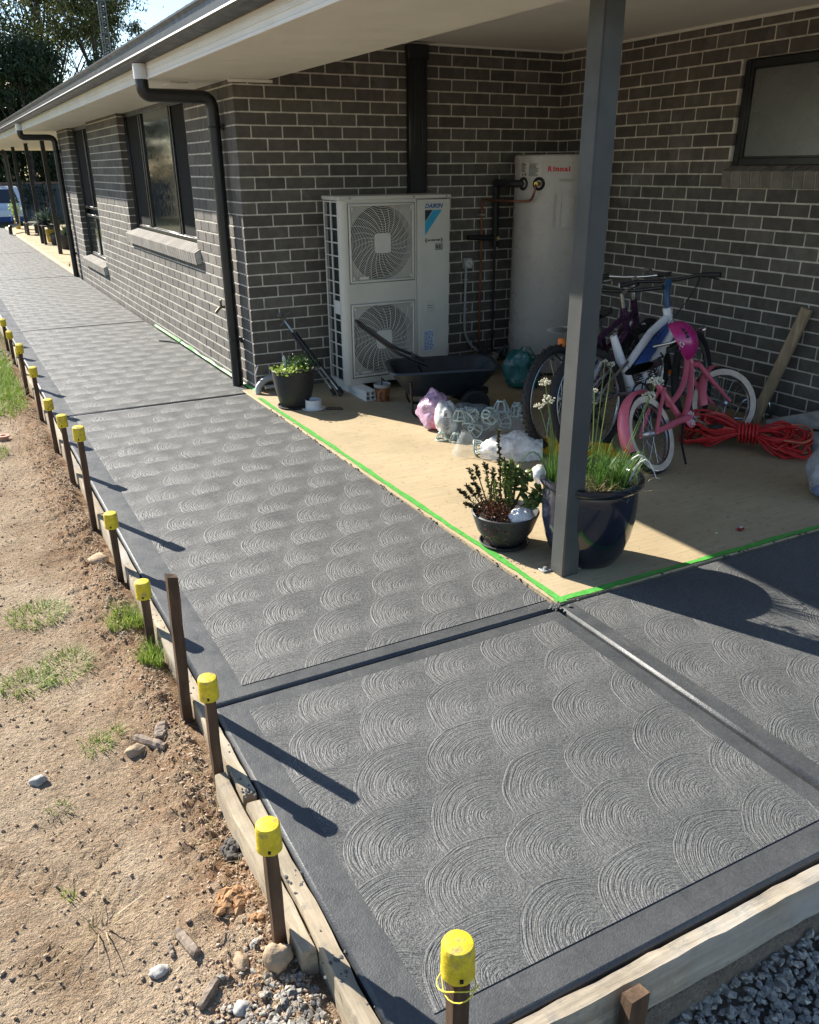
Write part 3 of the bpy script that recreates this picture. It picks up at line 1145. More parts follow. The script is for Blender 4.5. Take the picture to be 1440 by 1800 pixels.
# cement splashes on the boards and crumbs along the tape
M_CEMENT = plain('cement splash', (0.075, 0.077, 0.078), 0.8, var=0.2, vscale=40)
b = MB()
rr = random.Random(5)
for i in range(330):
    if i < 130:
        p = (-1.566 + rr.gauss(0, .012), rr.uniform(-5.45, -2.2), -0.008)
        s_ = rr.uniform(.0012, .0036)
    elif i < 170:
        c0 = rr.choice([-4.93, -4.55, -5.2])
        p = (-1.572 + rr.gauss(0, .016), c0 + rr.gauss(0, .03), -0.006)
        s_ = rr.uniform(.002, .0055)
    elif i < 255:
        p = (-0.098 + rr.gauss(0, .008), rr.uniform(-4.0, -0.5), 0.006)
        s_ = rr.uniform(.002, .009)
    elif i < 300:
        p = (rr.uniform(-0.05, 2.4), -4.083 + rr.gauss(0, .006), 0.006)
        s_ = rr.uniform(.002, .007)
    else:
        p = (-0.10 + rr.gauss(0, .02), -4.095 + rr.gauss(0, .02), 0.004)
        s_ = rr.uniform(.003, .009)
    b.ico(p, s_, 1, (1, 1.3, .55), .25, i)
tag(b.build('cement_crumbs', M_CEMENT, smooth=False), kind='stuff')

CAP_H = 0.105


def stake(label, x, y, top, bottom=-0.35, w=0.030, d=0.027, lean=(0, 0), cap=True, capscale=1.0, group='timber stakes with yellow caps', mat=None):
    root = thing('capped_stake' if cap else 'timber_stake', label, 'stake', (x, y, -0.1), group)
    tp = Vector((x + lean[0], y + lean[1], top - (0.012 if cap else 0)))
    bt = Vector((x, y, bottom))
    mb = MB()
    n = 9
    vs, fs = [], []
    rr = random.Random(int(abs(y) * 1000))
    for i in range(n + 1):
        c = bt.lerp(tp, i / n)
        for (a, e) in ((-.5, -.5), (.5, -.5), (.5, .5), (-.5, .5)):
            vs.append(c + Vector((a * w + rr.uniform(-.0014, .0014), e * d + rr.uniform(-.0014, .0014), (rr.uniform(-.012, .004) if (i == n and not cap) else 0))))
    for i in range(n):
        for k in range(4):
            k2 = (k + 1) % 4
            fs.append((i * 4 + k, i * 4 + k2, i * 4 + 4 + k2, i * 4 + 4 + k))
    fs.append((3, 2, 1, 0))
    fs.append(tuple(n * 4 + k for k in range(4)))
    mb.add(vs, fs)
    mb.build('shaft', mat or M_STAKE, root, smooth=False)
    if cap:
        s = capscale
        R0 = 0.0285 * s
        pr = [(R0 * 1.04, 0), (R0 * 1.06, .004), (R0 * 1.035, .012), (R0 * 1.03, .022 * s), (R0 * 1.0, .058 * s), (R0 * .98, .065 * s), (R0 * .90, .0695 * s), (R0 * .5, .0715 * s), (0.0001, .072 * s)]
        axis = (tp - bt).normalized()
        rot = Vector((0, 0, 1)).rotation_difference(axis).to_matrix()
        sd = y * 7.7
        cp = MB().lathe(pr, tp + axis * (0.012 - 0.072 * s), 24, rot, lambda a, z: (0.018 * math.cos(8 * a) if z < .066 * s else 0) + 0.035 * mn.noise(Vector((math.cos(a) * 1.3, math.sin(a) * 1.3, sd + z * 9)))).build('cap', M_YELLOW, root)
        for k, a in ((0, -1.9), (1, 1.2)):
            q = tp + axis * (0.012 - 0.060 * s) + rot @ Vector((math.cos(a) * R0 * 1.06, math.sin(a) * R0 * 1.06, 0))
            dirn = rot @ Vector((math.cos(a), math.sin(a), 0))
            MB().beam(q - dirn * .004, q + dirn * .0012, .006, .008).build('cap_hole', M_DARKVOID, cp, smooth=False)
    return root


stake('nearest yellow capped stake, standing alone at the bottom edge in front of the fan panel', -1.506, -5.632, 0.474, capscale=1.0, w=0.033, d=0.028, lean=(-.008, 0))
stake('yellow capped stake with a badly scuffed cap, against the doubled boards', -1.650, -5.035, 0.312, lean=(-.004, -.008))
stake('yellow capped stake at the near joint, second from the scuffed one', -1.610, -4.375, 0.312, lean=(0, -.02))
stake('tall weathered stake without a cap, leaning beside the path border', -1.612, -3.965, 0.498, w=0.034, d=0.03, lean=(0.002, -.10), cap=False, group='bare timber stakes')
stake('low yellow capped stake with grass at its foot, beyond the tall bare stake', -1.610, -3.425, 0.201, lean=(0, -.015))
stake('yellow capped stake between the low grassy one and the long straight stake', -1.610, -2.79, 0.262, lean=(0, -.02))
stake('long straight yellow capped stake, the tallest of the capped row', -1.610, -2.03, 0.482, lean=(0, -.09))
stake('yellow capped stake just beyond the tallest capped one', -1.610, -1.30, 0.352, lean=(0, -.03))
stake('yellow capped stake beside the second joint of the path', -1.610, -0.49, 0.274, lean=(0, -.07))
stake('yellow capped stake on the reddish soil before the green grass', -1.610, 0.38, 0.328, lean=(0, -.10))
stake('dark yellow capped stake standing in the edge of the green grass', -1.625, 1.30, 0.361, lean=(0, -.2))
stake('short yellow capped stake half hidden behind the dark one in the grass', -1.60, 1.74, 0.219, lean=(0, .02))
stake('small far yellow capped stake, second from the end of the row', -1.61, 2.75, 0.245, lean=(0, -.2))
stake('farthest yellow capped stake of the row, at the left edge', -1.61, 3.5, 0.255, lean=(0, -.2))
stake('short bare stake stub nailed to the front board above the gravel', -1.035, -5.598, 0.018, w=0.05, d=0.032, cap=False, group='bare timber stakes')
# loose yellow string tied round the nearest cap
M_STRING = plain('yellow string', (0.75, 0.62, 0.06), 0.6)
b = MB()
pts = []
for k in range(40):
    a = k / 39 * 2 * math.pi * 1.9
    r_ = 0.0315 + 0.006 * math.sin(a * 1.7)
    pts.append((-1.514 + r_ * math.cos(a), -5.632 + r_ * math.sin(a), 0.382 + 0.012 * math.sin(a * 1.3) - 0.0002 * k))
b.tube(pts, 0.0013, 5)
tag(b.build('string', M_STRING, loc=(-1.514, -5.632, 0.382)), 'loose yellow string wound round the nearest capped stake', 'string')


# ------------------------------------------------------------------ stones, clods, sticks, gravel
def rock_mesh(c, r, seed, sq=(1, 1, .7), sub=2, rough=.22):
    bm = bmesh.new()
    bmesh.ops.create_icosphere(bm, subdivisions=sub, radius=1.0)
    vs = []
    for v in bm.verts:
        n = mn.noise(v.co * 1.4 + Vector((seed * 3.1, seed, 0))) * rough * 1.6 + mn.noise(v.co * 3.6 + Vector((seed, 0, 4))) * rough * .7
        q = v.co * (r * (1 + n))
        vs.append(Vector((q.x * sq[0], q.y * sq[1], q.z * sq[2])) + Vector(c))
    fs = [tuple(v.index for v in f.verts) for f in bm.faces]
    bm.free()
    return vs, fs


M_CLOD = plain('orange clay clod', (0.36, 0.21, 0.11), 0.95, var=0.25, vscale=25, bump=0.006, bscale=45, spec=0.1)
M_ROCK = plain('tan rock', (0.40, 0.30, 0.20), 0.9, var=0.2, vscale=18, bump=0.004, bscale=55, spec=0.15)
M_GREYROCK = plain('grey rock', (0.36, 0.345, 0.32), 0.85, var=0.2, vscale=20, bump=0.003, bscale=60)
M_DEADWOOD = wood_mat('weathered wood', (0.13, 0.10, 0.08), (0.40, 0.32, 0.25), axis=0)


def rock(px_label, x, y, r, mat, sq=(1, 1, .7), dz=0.3, seed=1, name='rock', rough=.22, sub=3):
    z = ground_z(x, y)
    vs, fs = rock_mesh((x, y, z + r * sq[2] * dz), r, seed, sq, sub, rough)
    if name == 'clay_clod':
        mb = MB()
        r2 = random.Random(seed)
        for k in range(90):
            d = Vector((r2.gauss(0, 1), r2.gauss(0, 1), r2.gauss(.3, .8))).normalized() * r2.random() ** .4
            s_ = r * r2.choice([.12, .16, .2, .3, .42])
            v2, f2 = rock_mesh((x + d.x * r * sq[0], y + d.y * r * sq[1], max(z, z + d.z * r * sq[2] * .8)), s_, seed + k, (1, 1, .8), 1, .35)
            mb.add(v2, f2)
        return tag(mb.build(name, mat, smooth=False, loc=(x, y, z)), px_label, 'clod')
    return tag(MB().add(vs, fs).build(name, mat, ang=60 if sub < 3 else 180, loc=(x, y, z)), px_label, 'rock' if name != 'clay_clod' else 'clod')


rock('large tan rock at the foot of the scuffed capped stake', -1.672, -5.085, 0.034, M_ROCK, (1, .9, 1.05), .6, 3)
rock('crumbly orange clay clod left of the scuffed capped stake', -1.705, -4.84, 0.044, M_CLOD, (1.2, 1, .6), .2, 8, 'clay_clod', .45)
rock('smaller orange clay clod nearer the camera than the big one', -1.672, -4.94, 0.026, M_CLOD, (1.2, 1, .7), .3, 12, 'clay_clod', .34)
rock('dark clod wedged between the soil and the outer board', -1.645, -4.63, 0.032, plain('damp clod', (.10, .09, .08), .9, bump=.004), (1, 1.4, .8), .3, 14, 'clay_clod', .3)
rock('pale flat stone lying on the open soil near the bottom', -1.925, -4.935, 0.019, M_GREYROCK, (1.3, .9, .6), .3, 5)
rock('white grey stone alone on the soil at the left', -2.105, -4.06, 0.021, M_GREYROCK, (1.2, 1, .8), .3, 6)
rock('tan stone under the split wood offcut', -1.80, -4.055, 0.028, M_ROCK, (1.3, .8, .7), .3, 7)
rock('low tan rock beside the third capped stake', -1.665, -2.52, 0.04, M_ROCK, (1.2, 1.2, .5), .3, 9)
rock('small pale stone between clay clods and doubled boards', -1.745, -5.02, 0.021, M_ROCK, (.8, 1.3, .8), .3, 15)
rock('small grey stone at the bottom edge near the inner board', -1.78, -5.13, 0.019, M_GREYROCK, (1.1, 1, .8), .4, 16)


def offcut(label, x, y, L_, w, h, ang, tilt=0.0, seed=0):
    z = ground_z(x, y)
    d = Vector((math.cos(ang) * math.cos(tilt), math.sin(ang) * math.cos(tilt), math.sin(tilt)))
    sd = Vector((-math.sin(ang), math.cos(ang), 0))
    rr = random.Random(seed)
    n = 9
    vs, fs = [], []
    for i in range(n + 1):
        t = i / n
        k = (0.55 + .45 * math.sin(math.pi * (.12 + .76 * t))) * (1 + rr.uniform(-.14, .14))
        c = Vector((x, y, z + h * .35)) + d * (t - .5) * L_
        for (a, e) in ((-.5, -.5), (.5, -.5), (.6, .1), (.35, .5), (-.3, .55), (-.55, .1)):
            vs.append(c + sd * (a * w * k) + Vector((0, 0, e * h * k + rr.uniform(-.002, .002))))
    for i in range(n):
        for k in range(6):
            k2 = (k + 1) % 6
            fs.append((i * 6 + k, i * 6 + k2, i * 6 + 6 + k2, i * 6 + 6 + k))
    fs.append(tuple(reversed(range(6))))
    fs.append(tuple(n * 6 + k for k in range(6)))
    return tag(MB().add(vs, fs).build('wood_offcut', M_DEADWOOD, smooth=False, loc=(x, y, z)), label, 'wood')


offcut('long split grey wood offcut lying below the tall bare stake', -1.752, -4.05, 0.135, 0.03, 0.026, -0.95, 0.05, 1)
offcut('broken splinter of grey bark standing out of the soil near the clods', -1.845, -4.895, 0.105, 0.026, 0.022, -1.35, 0.12, 2)
offcut('dark short charred stick near the bottom of the soil', -1.838, -5.06, 0.075, 0.02, 0.016, 0.75, 0.05, 3)
offcut('flat curl of pale bark beside the split offcut', -1.705, -4.02, 0.07, 0.04, 0.018, 1.2, 0.1, 4)
offcut('thin splinter beside the broken bark', -1.885, -4.885, 0.05, 0.012, 0.012, -1.6, 0.1, 5)

# gravel and pebbles: thousands of small angular stones in one mesh
bm = bmesh.new()
bmesh.ops.create_icosphere(bm, subdivisions=1, radius=1.0)
ICO_V = np.array([v.co[:] for v in bm.verts])
ICO_F = np.array([[v.index for v in f.verts] for f in bm.faces])
bm.free()


def scatter(name, pts, sizes, mat, seed, flat=.7):
    g = np.random.default_rng(seed)
    out = []
    for p, s in zip(pts, sizes):
        v = ICO_V * (1 + g.uniform(-.28, .28, (len(ICO_V), 1)))
        A = g.normal(size=(3, 3))
        q, _ = np.linalg.qr(A)
        v = (v * np.array([1.0, g.uniform(.6, .95), g.uniform(.45, .8)])) @ q.T * s
        v[:, 2] *= flat
        v += np.array(p)
        out.append(v[ICO_F].reshape(-1, 3))
    return tag(arrays_mesh(name, np.concatenate(out), 3, mat), kind='stuff')


def gravel_mat(name, stops):
    m, nt, p = nmat(name)
    g = NG(nt)
    ge = g.node('ShaderNodeNewGeometry')
    c = g.ramp(ge.outputs['Random Per Island'], stops)
    c = g.mix(1.0, c, g.ramp(g.noise(ge.outputs['Position'], 120, 3), [(.3, .75), (.7, 1.2)]), 'MULTIPLY')
    nt.links.new(c, p.inputs['Base Color'])
    p.inputs['Roughness'].default_value = .85
    p.inputs['Specular IOR Level'].default_value = .25
    return m


M_GRAVEL = gravel_mat('grey gravel', [(0, (.13, .12, .11)), (.5, (.25, .235, .21)), (.9, (.36, .33, .28)), (1, (.5, .45, .38))])
M_PEB = gravel_mat('soil pebbles', [(0, (.27, .15, .08)), (.4, (.38, .26, .165)), (.8, (.45, .35, .25)), (1, (.44, .42, .39))])
rg = random.Random(3)
pts, sz = [], []
for i in range(5200):
    x, y = rg.uniform(-1.25, 0.25), rg.uniform(-6.15, -5.585)
    s = rg.choice([.008, .010, .012, .015, .018])
    pts.append((x, y, ground_z(x, y) + s * rg.uniform(.1, .9) + 0.01))
    sz.append(s * rg.uniform(.7, 1.15))
scatter('gravel', pts, sz, M_GRAVEL, 1)
pts, sz = [], []
for i in range(15000):
    k = rg.random()
    if k < .45:
        x, y = -1.62 - abs(rg.gauss(0, .075)), rg.uniform(-5.4, .8)
    elif k < .62:
        x, y = rg.gauss(-1.76, .10), rg.gauss(-5.25, .14)
    else:
        x, y = rg.uniform(-2.6, -1.62), rg.uniform(-5.5, .8)
    if x > -1.60:
        continue
    s = rg.choice([.002, .0025, .003, .0035, .004, .005, .0075])
    pts.append((x, y, ground_z(x, y) + s * .3))
    sz.append(s)
scatter('pebbles', pts, sz, M_PEB, 2)
pts, sz = [], []
for i in range(900):
    x, y = rg.gauss(-1.72, .06), rg.gauss(-5.32, .12)
    if x > -1.60:
        continue
    s = rg.choice([.006, .008, .010, .013])
    pts.append((x, y, ground_z(x, y) + s * .3))
    sz.append(s)
for i in range(700):
    x, y = rg.gauss(-1.8, .2), rg.uniform(2.8, 6.5)
    if x > -1.60:
        continue
    s = rg.choice([.01, .014, .018])
    pts.append((x, y, ground_z(x, y) + s * .3))
    sz.append(s)
scatter('gravel', pts, sz, M_GRAVEL, 3)

# ------------------------------------------------------------------ grass
M_GRASS = leaf_mat('grass blades', (0.10, 0.18, 0.02), (0.30, 0.40, 0.08), 0.4)
M_DRYGRASS = leaf_mat('dry grass', (0.28, 0.21, 0.10), (0.45, 0.36, 0.20), 0.2)


def blades(spec, seed):
    """spec rows: (x, y, z, height, lean, azimuth, width); each blade is four quads long"""
    g = np.random.default_rng(seed)
    out = []
    for (x, y, z, h, lean, az, w) in spec:
        d = np.array([math.cos(az), math.sin(az), 0])
        sd = np.array([-math.sin(az), math.cos(az), 0])
        pr = None
        for i in range(4):
            t = i / 3
            c = np.array([x, y, z]) + d * lean * t * t + np.array([0, 0, h * (t - .25 * t * t * min(1.6, lean / max(h, 1e-3)))])
            ww = w * (1 - t * .92) / 2
            row = (c - sd * ww, c + sd * ww)
            if pr is not None:
                out += [pr[0], pr[1], row[1], row[0]]
            pr = row
    return np.array(out)


def tuft(label, x, y, n, r, h, mat=M_GRASS, seed=0, w=.004, lean=.7):
    rr = random.Random(seed)
    sp = []
    for i in range(n):
        a, q = rr.uniform(0, 6.283), r * math.sqrt(rr.random())
        bx_, by_ = x + q * math.cos(a), y + q * math.sin(a)
        if bx_ > -1.605 and bx_ < -1.5:
            bx_ = -1.608
        hh = h * rr.uniform(.45, 1.1)
        sp.append((bx_, by_, ground_z(bx_, by_) - .004, hh, hh * lean * rr.uniform(.2, 1.3), a + rr.gauss(0, .8), w * rr.uniform(.6, 1.2)))
    o = arrays_mesh('grass_tuft', blades(sp, seed), 4, mat)
    return tag(o, label, 'grass', 'grass tufts on the bare soil')


tuft('green grass tuft at the foot of the low capped stake', -1.655, -3.20, 330, .085, .085, seed=1)
tuft('bright green grass tuft against the board before the tall bare stake', -1.628, -3.57, 260, .055, .10, seed=2)
tuft('dark thin grass patch on the soil at the left, level with the low stake', -1.985, -2.90, 420, .13, .045, seed=3, lean=1.3)
tuft('sparse grass sprig in the middle of the soil above the split wood', -1.91, -3.97, 70, .05, .045, seed=4, lean=1.2)
tuft('wispy grass left of the grass tuft by the tall stake', -1.94, -3.38, 260, .12, .05, seed=5, lean=1.3)
tuft('tiny grass seedling among the boot prints', -2.085, -4.58, 22, .02, .04, seed=6)
tuft('pale flattened grass stalks lying among the boot prints', -2.03, -4.73, 22, .03, .085, seed=7, lean=2.2, w=.005, mat=M_DRYGRASS)
tuft('thin grass sprig beside the long blade of straw', -1.85, -3.93, 40, .03, .05, seed=8, lean=1.1)
tuft('low weeds at the left edge beyond the terracotta ring', -2.02, -0.30, 320, .13, .06, seed=9)
tuft('small dark seedlings on the soil in line with the lonely white stone', -2.06, -4.22, 30, .04, .025, seed=10)
tuft('grass creeping along the soil left of the dark thin patch', -2.08, -3.42, 240, .10, .045, seed=11, lean=1.3)
rr = random.Random(44)
sp = []
for i in range(5200):
    x, y = -1.66 - abs(rr.gauss(0, .35)), rr.gauss(1.95, .72)
    if y > 3.4 or y < .6 or (x > -1.72 and rr.random() < .3):
        continue
    hh = rr.uniform(.04, .13)
    sp.append((x, y, ground_z(x, y) - .004, hh, hh * rr.uniform(.2, 1.0), rr.uniform(0, 6.28), .006))
for i in range(5000):
    x, y = -1.75 - abs(rr.gauss(0, 1.6)), rr.uniform(5.5, 22)
    hh = rr.uniform(.03, .12)
    sp.append((x, y, ground_z(x, y) - .004, hh, hh * rr.uniform(.2, 1.0), rr.uniform(0, 6.28), .009))
tag(arrays_mesh('grass', blades(sp, 1), 4, M_GRASS), kind='stuff')
sp = []
for i in range(2600):
    x, y = rr.uniform(-2.6, -1.62), rr.uniform(-5.3, .6)
    if i < 1100:
        x = -1.64 - abs(rr.gauss(0, .06))
    hh = rr.uniform(.004, .02)
    sp.append((x, y, ground_z(x, y) + .001, hh, rr.uniform(.02, .07), rr.uniform(0, 6.28), .0022))
tag(arrays_mesh('dry_straw', blades(sp, 2), 4, M_DRYGRASS), kind='stuff')

b = MB().lathe([(.034, 0), (.034, .022), (.046, .024), (.046, .034), (.02, .034), (.02, .004)], (-1.905, 0.03, ground_z(-1.905, .03)), 20)
tag(b.build('pipe_collar', plain('terracotta plastic', (.45, .20, .13), .6, dirt=((.5, .38, .28), .55)), loc=(-1.905, .03, -.12)), 'dusty terracotta ring collar lying on the soil at the left edge', 'pipe fitting')
b = MB().tube([(-0.19, 2.62, .012), (-0.11, 2.50, .012), (-0.05, 2.36, .014)], [.007, .008, .006], 8)
b.tube([(-0.05, 2.36, .014), (-0.03, 2.30, .05)], .005, 6)
tag(b.build('metal_rod', M_BLACK, loc=(-.11, 2.5, .01)), 'thin dark metal rod lying at the foot of the sunlit wall', 'rod')

# ------------------------------------------------------------------ air conditioner outdoor unit
M_ACWHITE = plain('aged ivory metal', (0.53, 0.52, 0.465), 0.42, var=0.05, vscale=4, spec=0.4)
M_GRILLE = plain('ivory grille plastic', (0.56, 0.55, 0.50), 0.5, var=0.04)
M_FIN = plain('dark condenser fins', (0.045, 0.06, 0.065), 0.4, metal=0.5, var=0.2, vscale=4, stretch=(1, 60, 1))
M_CYAN = plain('cyan print', (0.02, 0.30, 0.50), 0.45, var=0.03)
M_NAVY = plain('navy print', (0.008, 0.012, 0.028), 0.45, var=0.03)
M_PRINTBLUE = plain('blue print', (0.02, 0.10, 0.28), 0.45, var=0.03)
M_INK = plain('black print', (0.012, 0.012, 0.012), 0.5, var=0.03)
M_RED = plain('red print', (0.50, 0.012, 0.02), 0.45, var=0.03)
M_LABEL = plain('pale label', (0.62, 0.62, 0.60), 0.5, var=0.04)
M_LABELB = plain('bluish label', (0.50, 0.55, 0.62), 0.5, var=0.05)

AX0, AX1, AYF, AYB, AZ0, AZ1 = 0.580, 1.512, -0.470, -0.150, 0.082, 1.462
ac = thing('air_conditioner', 'tall ivory twin fan air conditioner unit standing against the brick wall', 'air conditioner', (1.046, -0.31, 0))
# cabinet: a shell with a rounded front left corner, fan openings cut by building the front as panels round them
FX0, FX1 = 0.640, 1.200
b = MB()
corner = [(AX0, AYF + .05)] + [(AX0 + .05 - .05 * math.cos(a), AYF + .05 - .05 * math.sin(a)) for a in [R(15), R(30), R(45), R(60), R(75)]] + [(AX0 + .05, AYF)]
poly = corner + [(FX0, AYF), (FX0, AYF + .02), (AX0 + .06, AYF + .02), (AX0 + .02, AYF + .06)]
b.prism([(x, y, AZ0 + .0) for x, y in poly], (0, 0, 0), (0, 0, AZ1 - AZ0 - .03))
b.bx(FX1, 1.216, AYF, AYF + .02, AZ0, AZ1 - .03)
for (u, v) in ((AZ0, 0.128), (0.700, 0.846), (1.412, AZ1 - .03)):
    b.bx(FX0, FX1, AYF + .0004, AYF + .02, u, v)
b.bx(AX1 - .018, AX1, AYF + .02, AYB, AZ0, AZ1 - .03)
b.bx(AX0 + .02, AX1 - .018, AYB - .012, AYB, AZ0, AZ1 - .03)
b.bx(AX0 + .02, AX1 - .018, AYF + .021, AYB - .012, AZ0, AZ0 + .02)
b.build('cabinet', M_ACWHITE, ac, ang=30)
MB().bx(AX0 - .006, AX1 + .006, AYF - .008, AYB + .004, AZ1 - .03, AZ1, 0.006).build('lid', M_ACWHITE, ac)
b = MB()
for x in (0.66, 1.19, 1.475):
    b.cyl((x, AYF - .011, AZ1 - .014), (x, AYF - .007, AZ1 - .014), .006, n=8)
tag(b.build('screws', plain('screw metal', (.12, .11, .1), .4, metal=.7), ac), kind='stuff')
# service panel on the right with an embossed frame
b = MB()
b.bx(1.222, AX1 - .001, AYF - .003, AYF + .018, AZ0 + .004, AZ1 - .034, 0.004)
b.build('service_panel', M_ACWHITE, ac)
b = MB()
b.bx(1.245, 1.480, AYF - .0065, AYF - .0028, AZ0 + .05, AZ1 - .075, 0.003)
b.build('panel_emboss', M_ACWHITE, ac)
YP = AYF - .0072
# side intake grille: frame bars over dark fins
MB().bx(AX0 + .03, AX0 + .034, AYF + .06, AYB - .015, AZ0 + .02, AZ1 - .04).build('condenser_coil', M_FIN, ac, smooth=False)
b = MB()
ny = 2
for i in range(ny + 1):
    y = AYF + .056 + (AYB - .012 - AYF - .056) * i / ny
    b.bx(AX0 + .002, AX0 + .014, y - .007, y + .007, AZ0 + .01, AZ1 - .032, .002)
nz = 14
for i in range(nz + 1):
    z = AZ0 + .02 + (AZ1 - .06 - AZ0) * i / nz
    b.bx(AX0 + .0035, AX0 + .0125, AYF + .056, AYB - .012, z - .005, z + .005, .002)
b.build('side_grille', M_GRILLE, ac)
MB().bx(AX0 - .001, AX0 + .003, AYF + .065, AYF + .16, 0.62, 0.72).build('side_label', M_LABEL, ac, smooth=False)


def fan_grille(cz):
    cx = 0.920
    hw, hh = 0.272, 0.278
    y0 = AYF - .012
    # square dished frame
    b = MB()
    t = .016
    b.bx(cx - hw, cx + hw, y0, y0 + .02, cz + hh - t, cz + hh, .005)
    b.bx(cx - hw, cx + hw, y0, y0 + .02, cz - hh, cz - hh + t, .005)
    b.bx(cx - hw, cx - hw + t, y0 + .0003, y0 + .0197, cz - hh + t * .6, cz + hh - t * .6, .005)
    b.bx(cx + hw - t, cx + hw, y0 + .0003, y0 + .0197, cz - hh + t * .6, cz + hh - t * .6, .005)
    fr = b.build('fan_grille', M_GRILLE, ac)
    # concentric wires, clipped to the square; spiral ribs
    b = MB()
    r = 0.072
    while r < 0.36:
        segs = []
        run = []
        N = 72
        for k in range(N + 1):
            a = 2 * math.pi * k / N
            x, z = r * math.cos(a), r * math.sin(a)
            if abs(x) < hw - t * .7 and abs(z) < hh - t * .7:
                run.append((cx + x, y0 + .004 + .010 * min(1, (r / .28)) ** 2 * 0.4, cz + z))
            else:
                if len(run) > 1:
                    segs.append(run)
                run = []
        if len(run) > 1:
            segs.append(run)
        for s_ in segs:
            b.tube(s_, .0024, 4, caps=False)
        r += 0.0118
    tag(b.build('grille_rings', M_GRILLE, fr), kind='stuff')
    b = MB()
    for k in range(26):
        a0 = 2 * math.pi * k / 26
        pts = []
        for i in range(9):
            rr_ = .066 + (.35 - .066) * i / 8
            a = a0 + 0.65 * ((rr_ - .066) / .28)
            x, z = rr_ * math.cos(a), rr_ * math.sin(a)
            if abs(x) < hw - t * .6 and abs(z) < hh - t * .6:
                pts.append((cx + x, y0 + .003, cz + z))
        if len(pts) > 1:
            b.tube(pts, .0024, 4, caps=False)
    tag(b.build('grille_ribs', M_GRILLE, fr), kind='stuff')
    b = MB()
    q = []
    for sx, sz in ((1, 1), (-1, 1), (-1, -1), (1, -1)):
        for j in range(5):
            a = math.atan2(sz, sx) - math.pi / 4 + math.pi / 2 * j / 4
            q.append((cx + sx * .048 + .018 * math.cos(a), y0 - .003, cz + sz * .052 + .018 * math.sin(a)))
    b.prism(q, (0, 0, 0), (0, .010, 0))
    b.build('grille_hub', M_GRILLE, fr)
    b = MB()
    for sx in (-1, 1):
        for sz in (-1, 1):
            b.bx(cx + sx * .245 - .008, cx + sx * .245 + .008, y0 - .001, y0 + .006, cz + sz * .245 - .014, cz + sz * .245 + .014, .002)
    b.bx(cx - .20, cx - .12, y0 - .0005, y0 + .006, cz - .255, cz - .232, .002)
    tag(b.build('grille_clips', M_GRILLE, fr), kind='stuff')
    # dark round throat, the corner shroud and blades behind
    b = MB()
    n = 48
    vs = []
    ring = [(cx + .268 * math.cos(2 * math.pi * k / n), AYF + .019, cz + .268 * math.sin(2 * math.pi * k / n)) for k in range(n)]
    sq = []
    for k in range(n):
        a = 2 * math.pi * k / n
        c_, s_ = math.cos(a), math.sin(a)
        m_ = max(abs(c_) / (FX1 - FX0) * 2, abs(s_) / .566 * 2)
        sq.append((cx + c_ / m_, AYF + .0185, cz + s_ / m_))
    b.add(ring + sq, [(k, (k + 1) % n, n + (k + 1) % n, n + k) for k in range(n)])
    back = [(x, AYF + .12, z) for x, y, z in ring]
    b.add(ring + back, [(k, (k + 1) % n, n + (k + 1) % n, n + k) for k in range(n)])
    b.build('shroud', M_ACWHITE, fr)
    MB().cyl((cx, AYF + .119, cz), (cx, AYF + .125, cz), .27, n=40).build('throat', M_DARKVOID, fr, smooth=False)
    b = MB()
    for k in range(3):
        a0 = 2 * math.pi * k / 3 + cz
        b.sheet(6, 4, lambda u, v: Vector((cx + (.06 + .19 * v) * math.cos(a0 + 1.25 * u), AYF + .095 - .05 * u + .0, cz + (.06 + .19 * v) * math.sin(a0 + 1.25 * u))))
        b.sheet(6, 4, lambda u, v: Vector((cx + (.06 + .19 * v) * math.cos(a0 + 1.25 * u), AYF + .098 - .05 * u + .0, cz + (.06 + .19 * v) * math.sin(a0 + 1.25 * u))))
    b.cyl((cx, AYF + .05, cz), (cx, AYF + .11, cz), .06, n=20)
    b.build('fan_blades', M_BLACKMAT, fr)


fan_grille(1.130)
fan_grille(0.415)
# maker's print
MB().prism([(1.287, YP, 1.352), (1.355, YP, 1.352), (1.287, YP, 1.268)], (0, 0, 0), (0, -.0008, 0)).build('printed_triangle', M_NAVY, ac, smooth=False)
MB().prism([(1.360, YP, 1.352), (1.436, YP, 1.352), (1.287, YP, 1.170), (1.287, YP, 1.262)], (0, 0, 0), (0, -.0008, 0)).build('printed_band', M_CYAN, ac, smooth=False)
text_obj('maker_lettering', 'DAIKIN', M_PRINTBLUE, ac, (1.287, YP, 1.366), (1, 0, 0), (0, 0, 1), .043, shear=.25, bold=.0012, width=.158)
text_obj('inverter_lettering', 'INVERTER', M_INK, ac, (1.306, YP, 1.126), (1, 0, 0), (0, 0, 1), .020, shear=.25, bold=.0006, width=.118)
b = MB()
for s in (-1, 1):
    b.tube([(1.366 + s * (.055 + .018 * math.cos(a)), YP, 1.133 + .017 * math.sin(a)) for a in [R(x) for x in range(-70, 71, 20)]], [.001, .003, .004, .005, .005, .004, .003, .001], 5)
b.build('inverter_swoosh', M_INK, ac)
b = MB()
for (u0, u1, z0, z1) in ((1.378, 1.444, 1.060, 1.064), (1.378, 1.444, 1.104, 1.108), (1.378, 1.382, 1.064, 1.104), (1.440, 1.444, 1.064, 1.104)):
    b.bx(u0, u1, YP - .0008, YP, z0, z1)
b.build('badge_outline', M_INK, ac, smooth=False)
text_obj('badge_lettering', 'R32', M_INK, ac, (1.387, YP, 1.070), (1, 0, 0), (0, 0, 1), .040, bold=.002, width=.050)
b = MB().bx(1.287, 1.375, YP - .004, YP + .001, .600, .672, .004)
b.build('handle_recess', M_ACWHITE, ac)
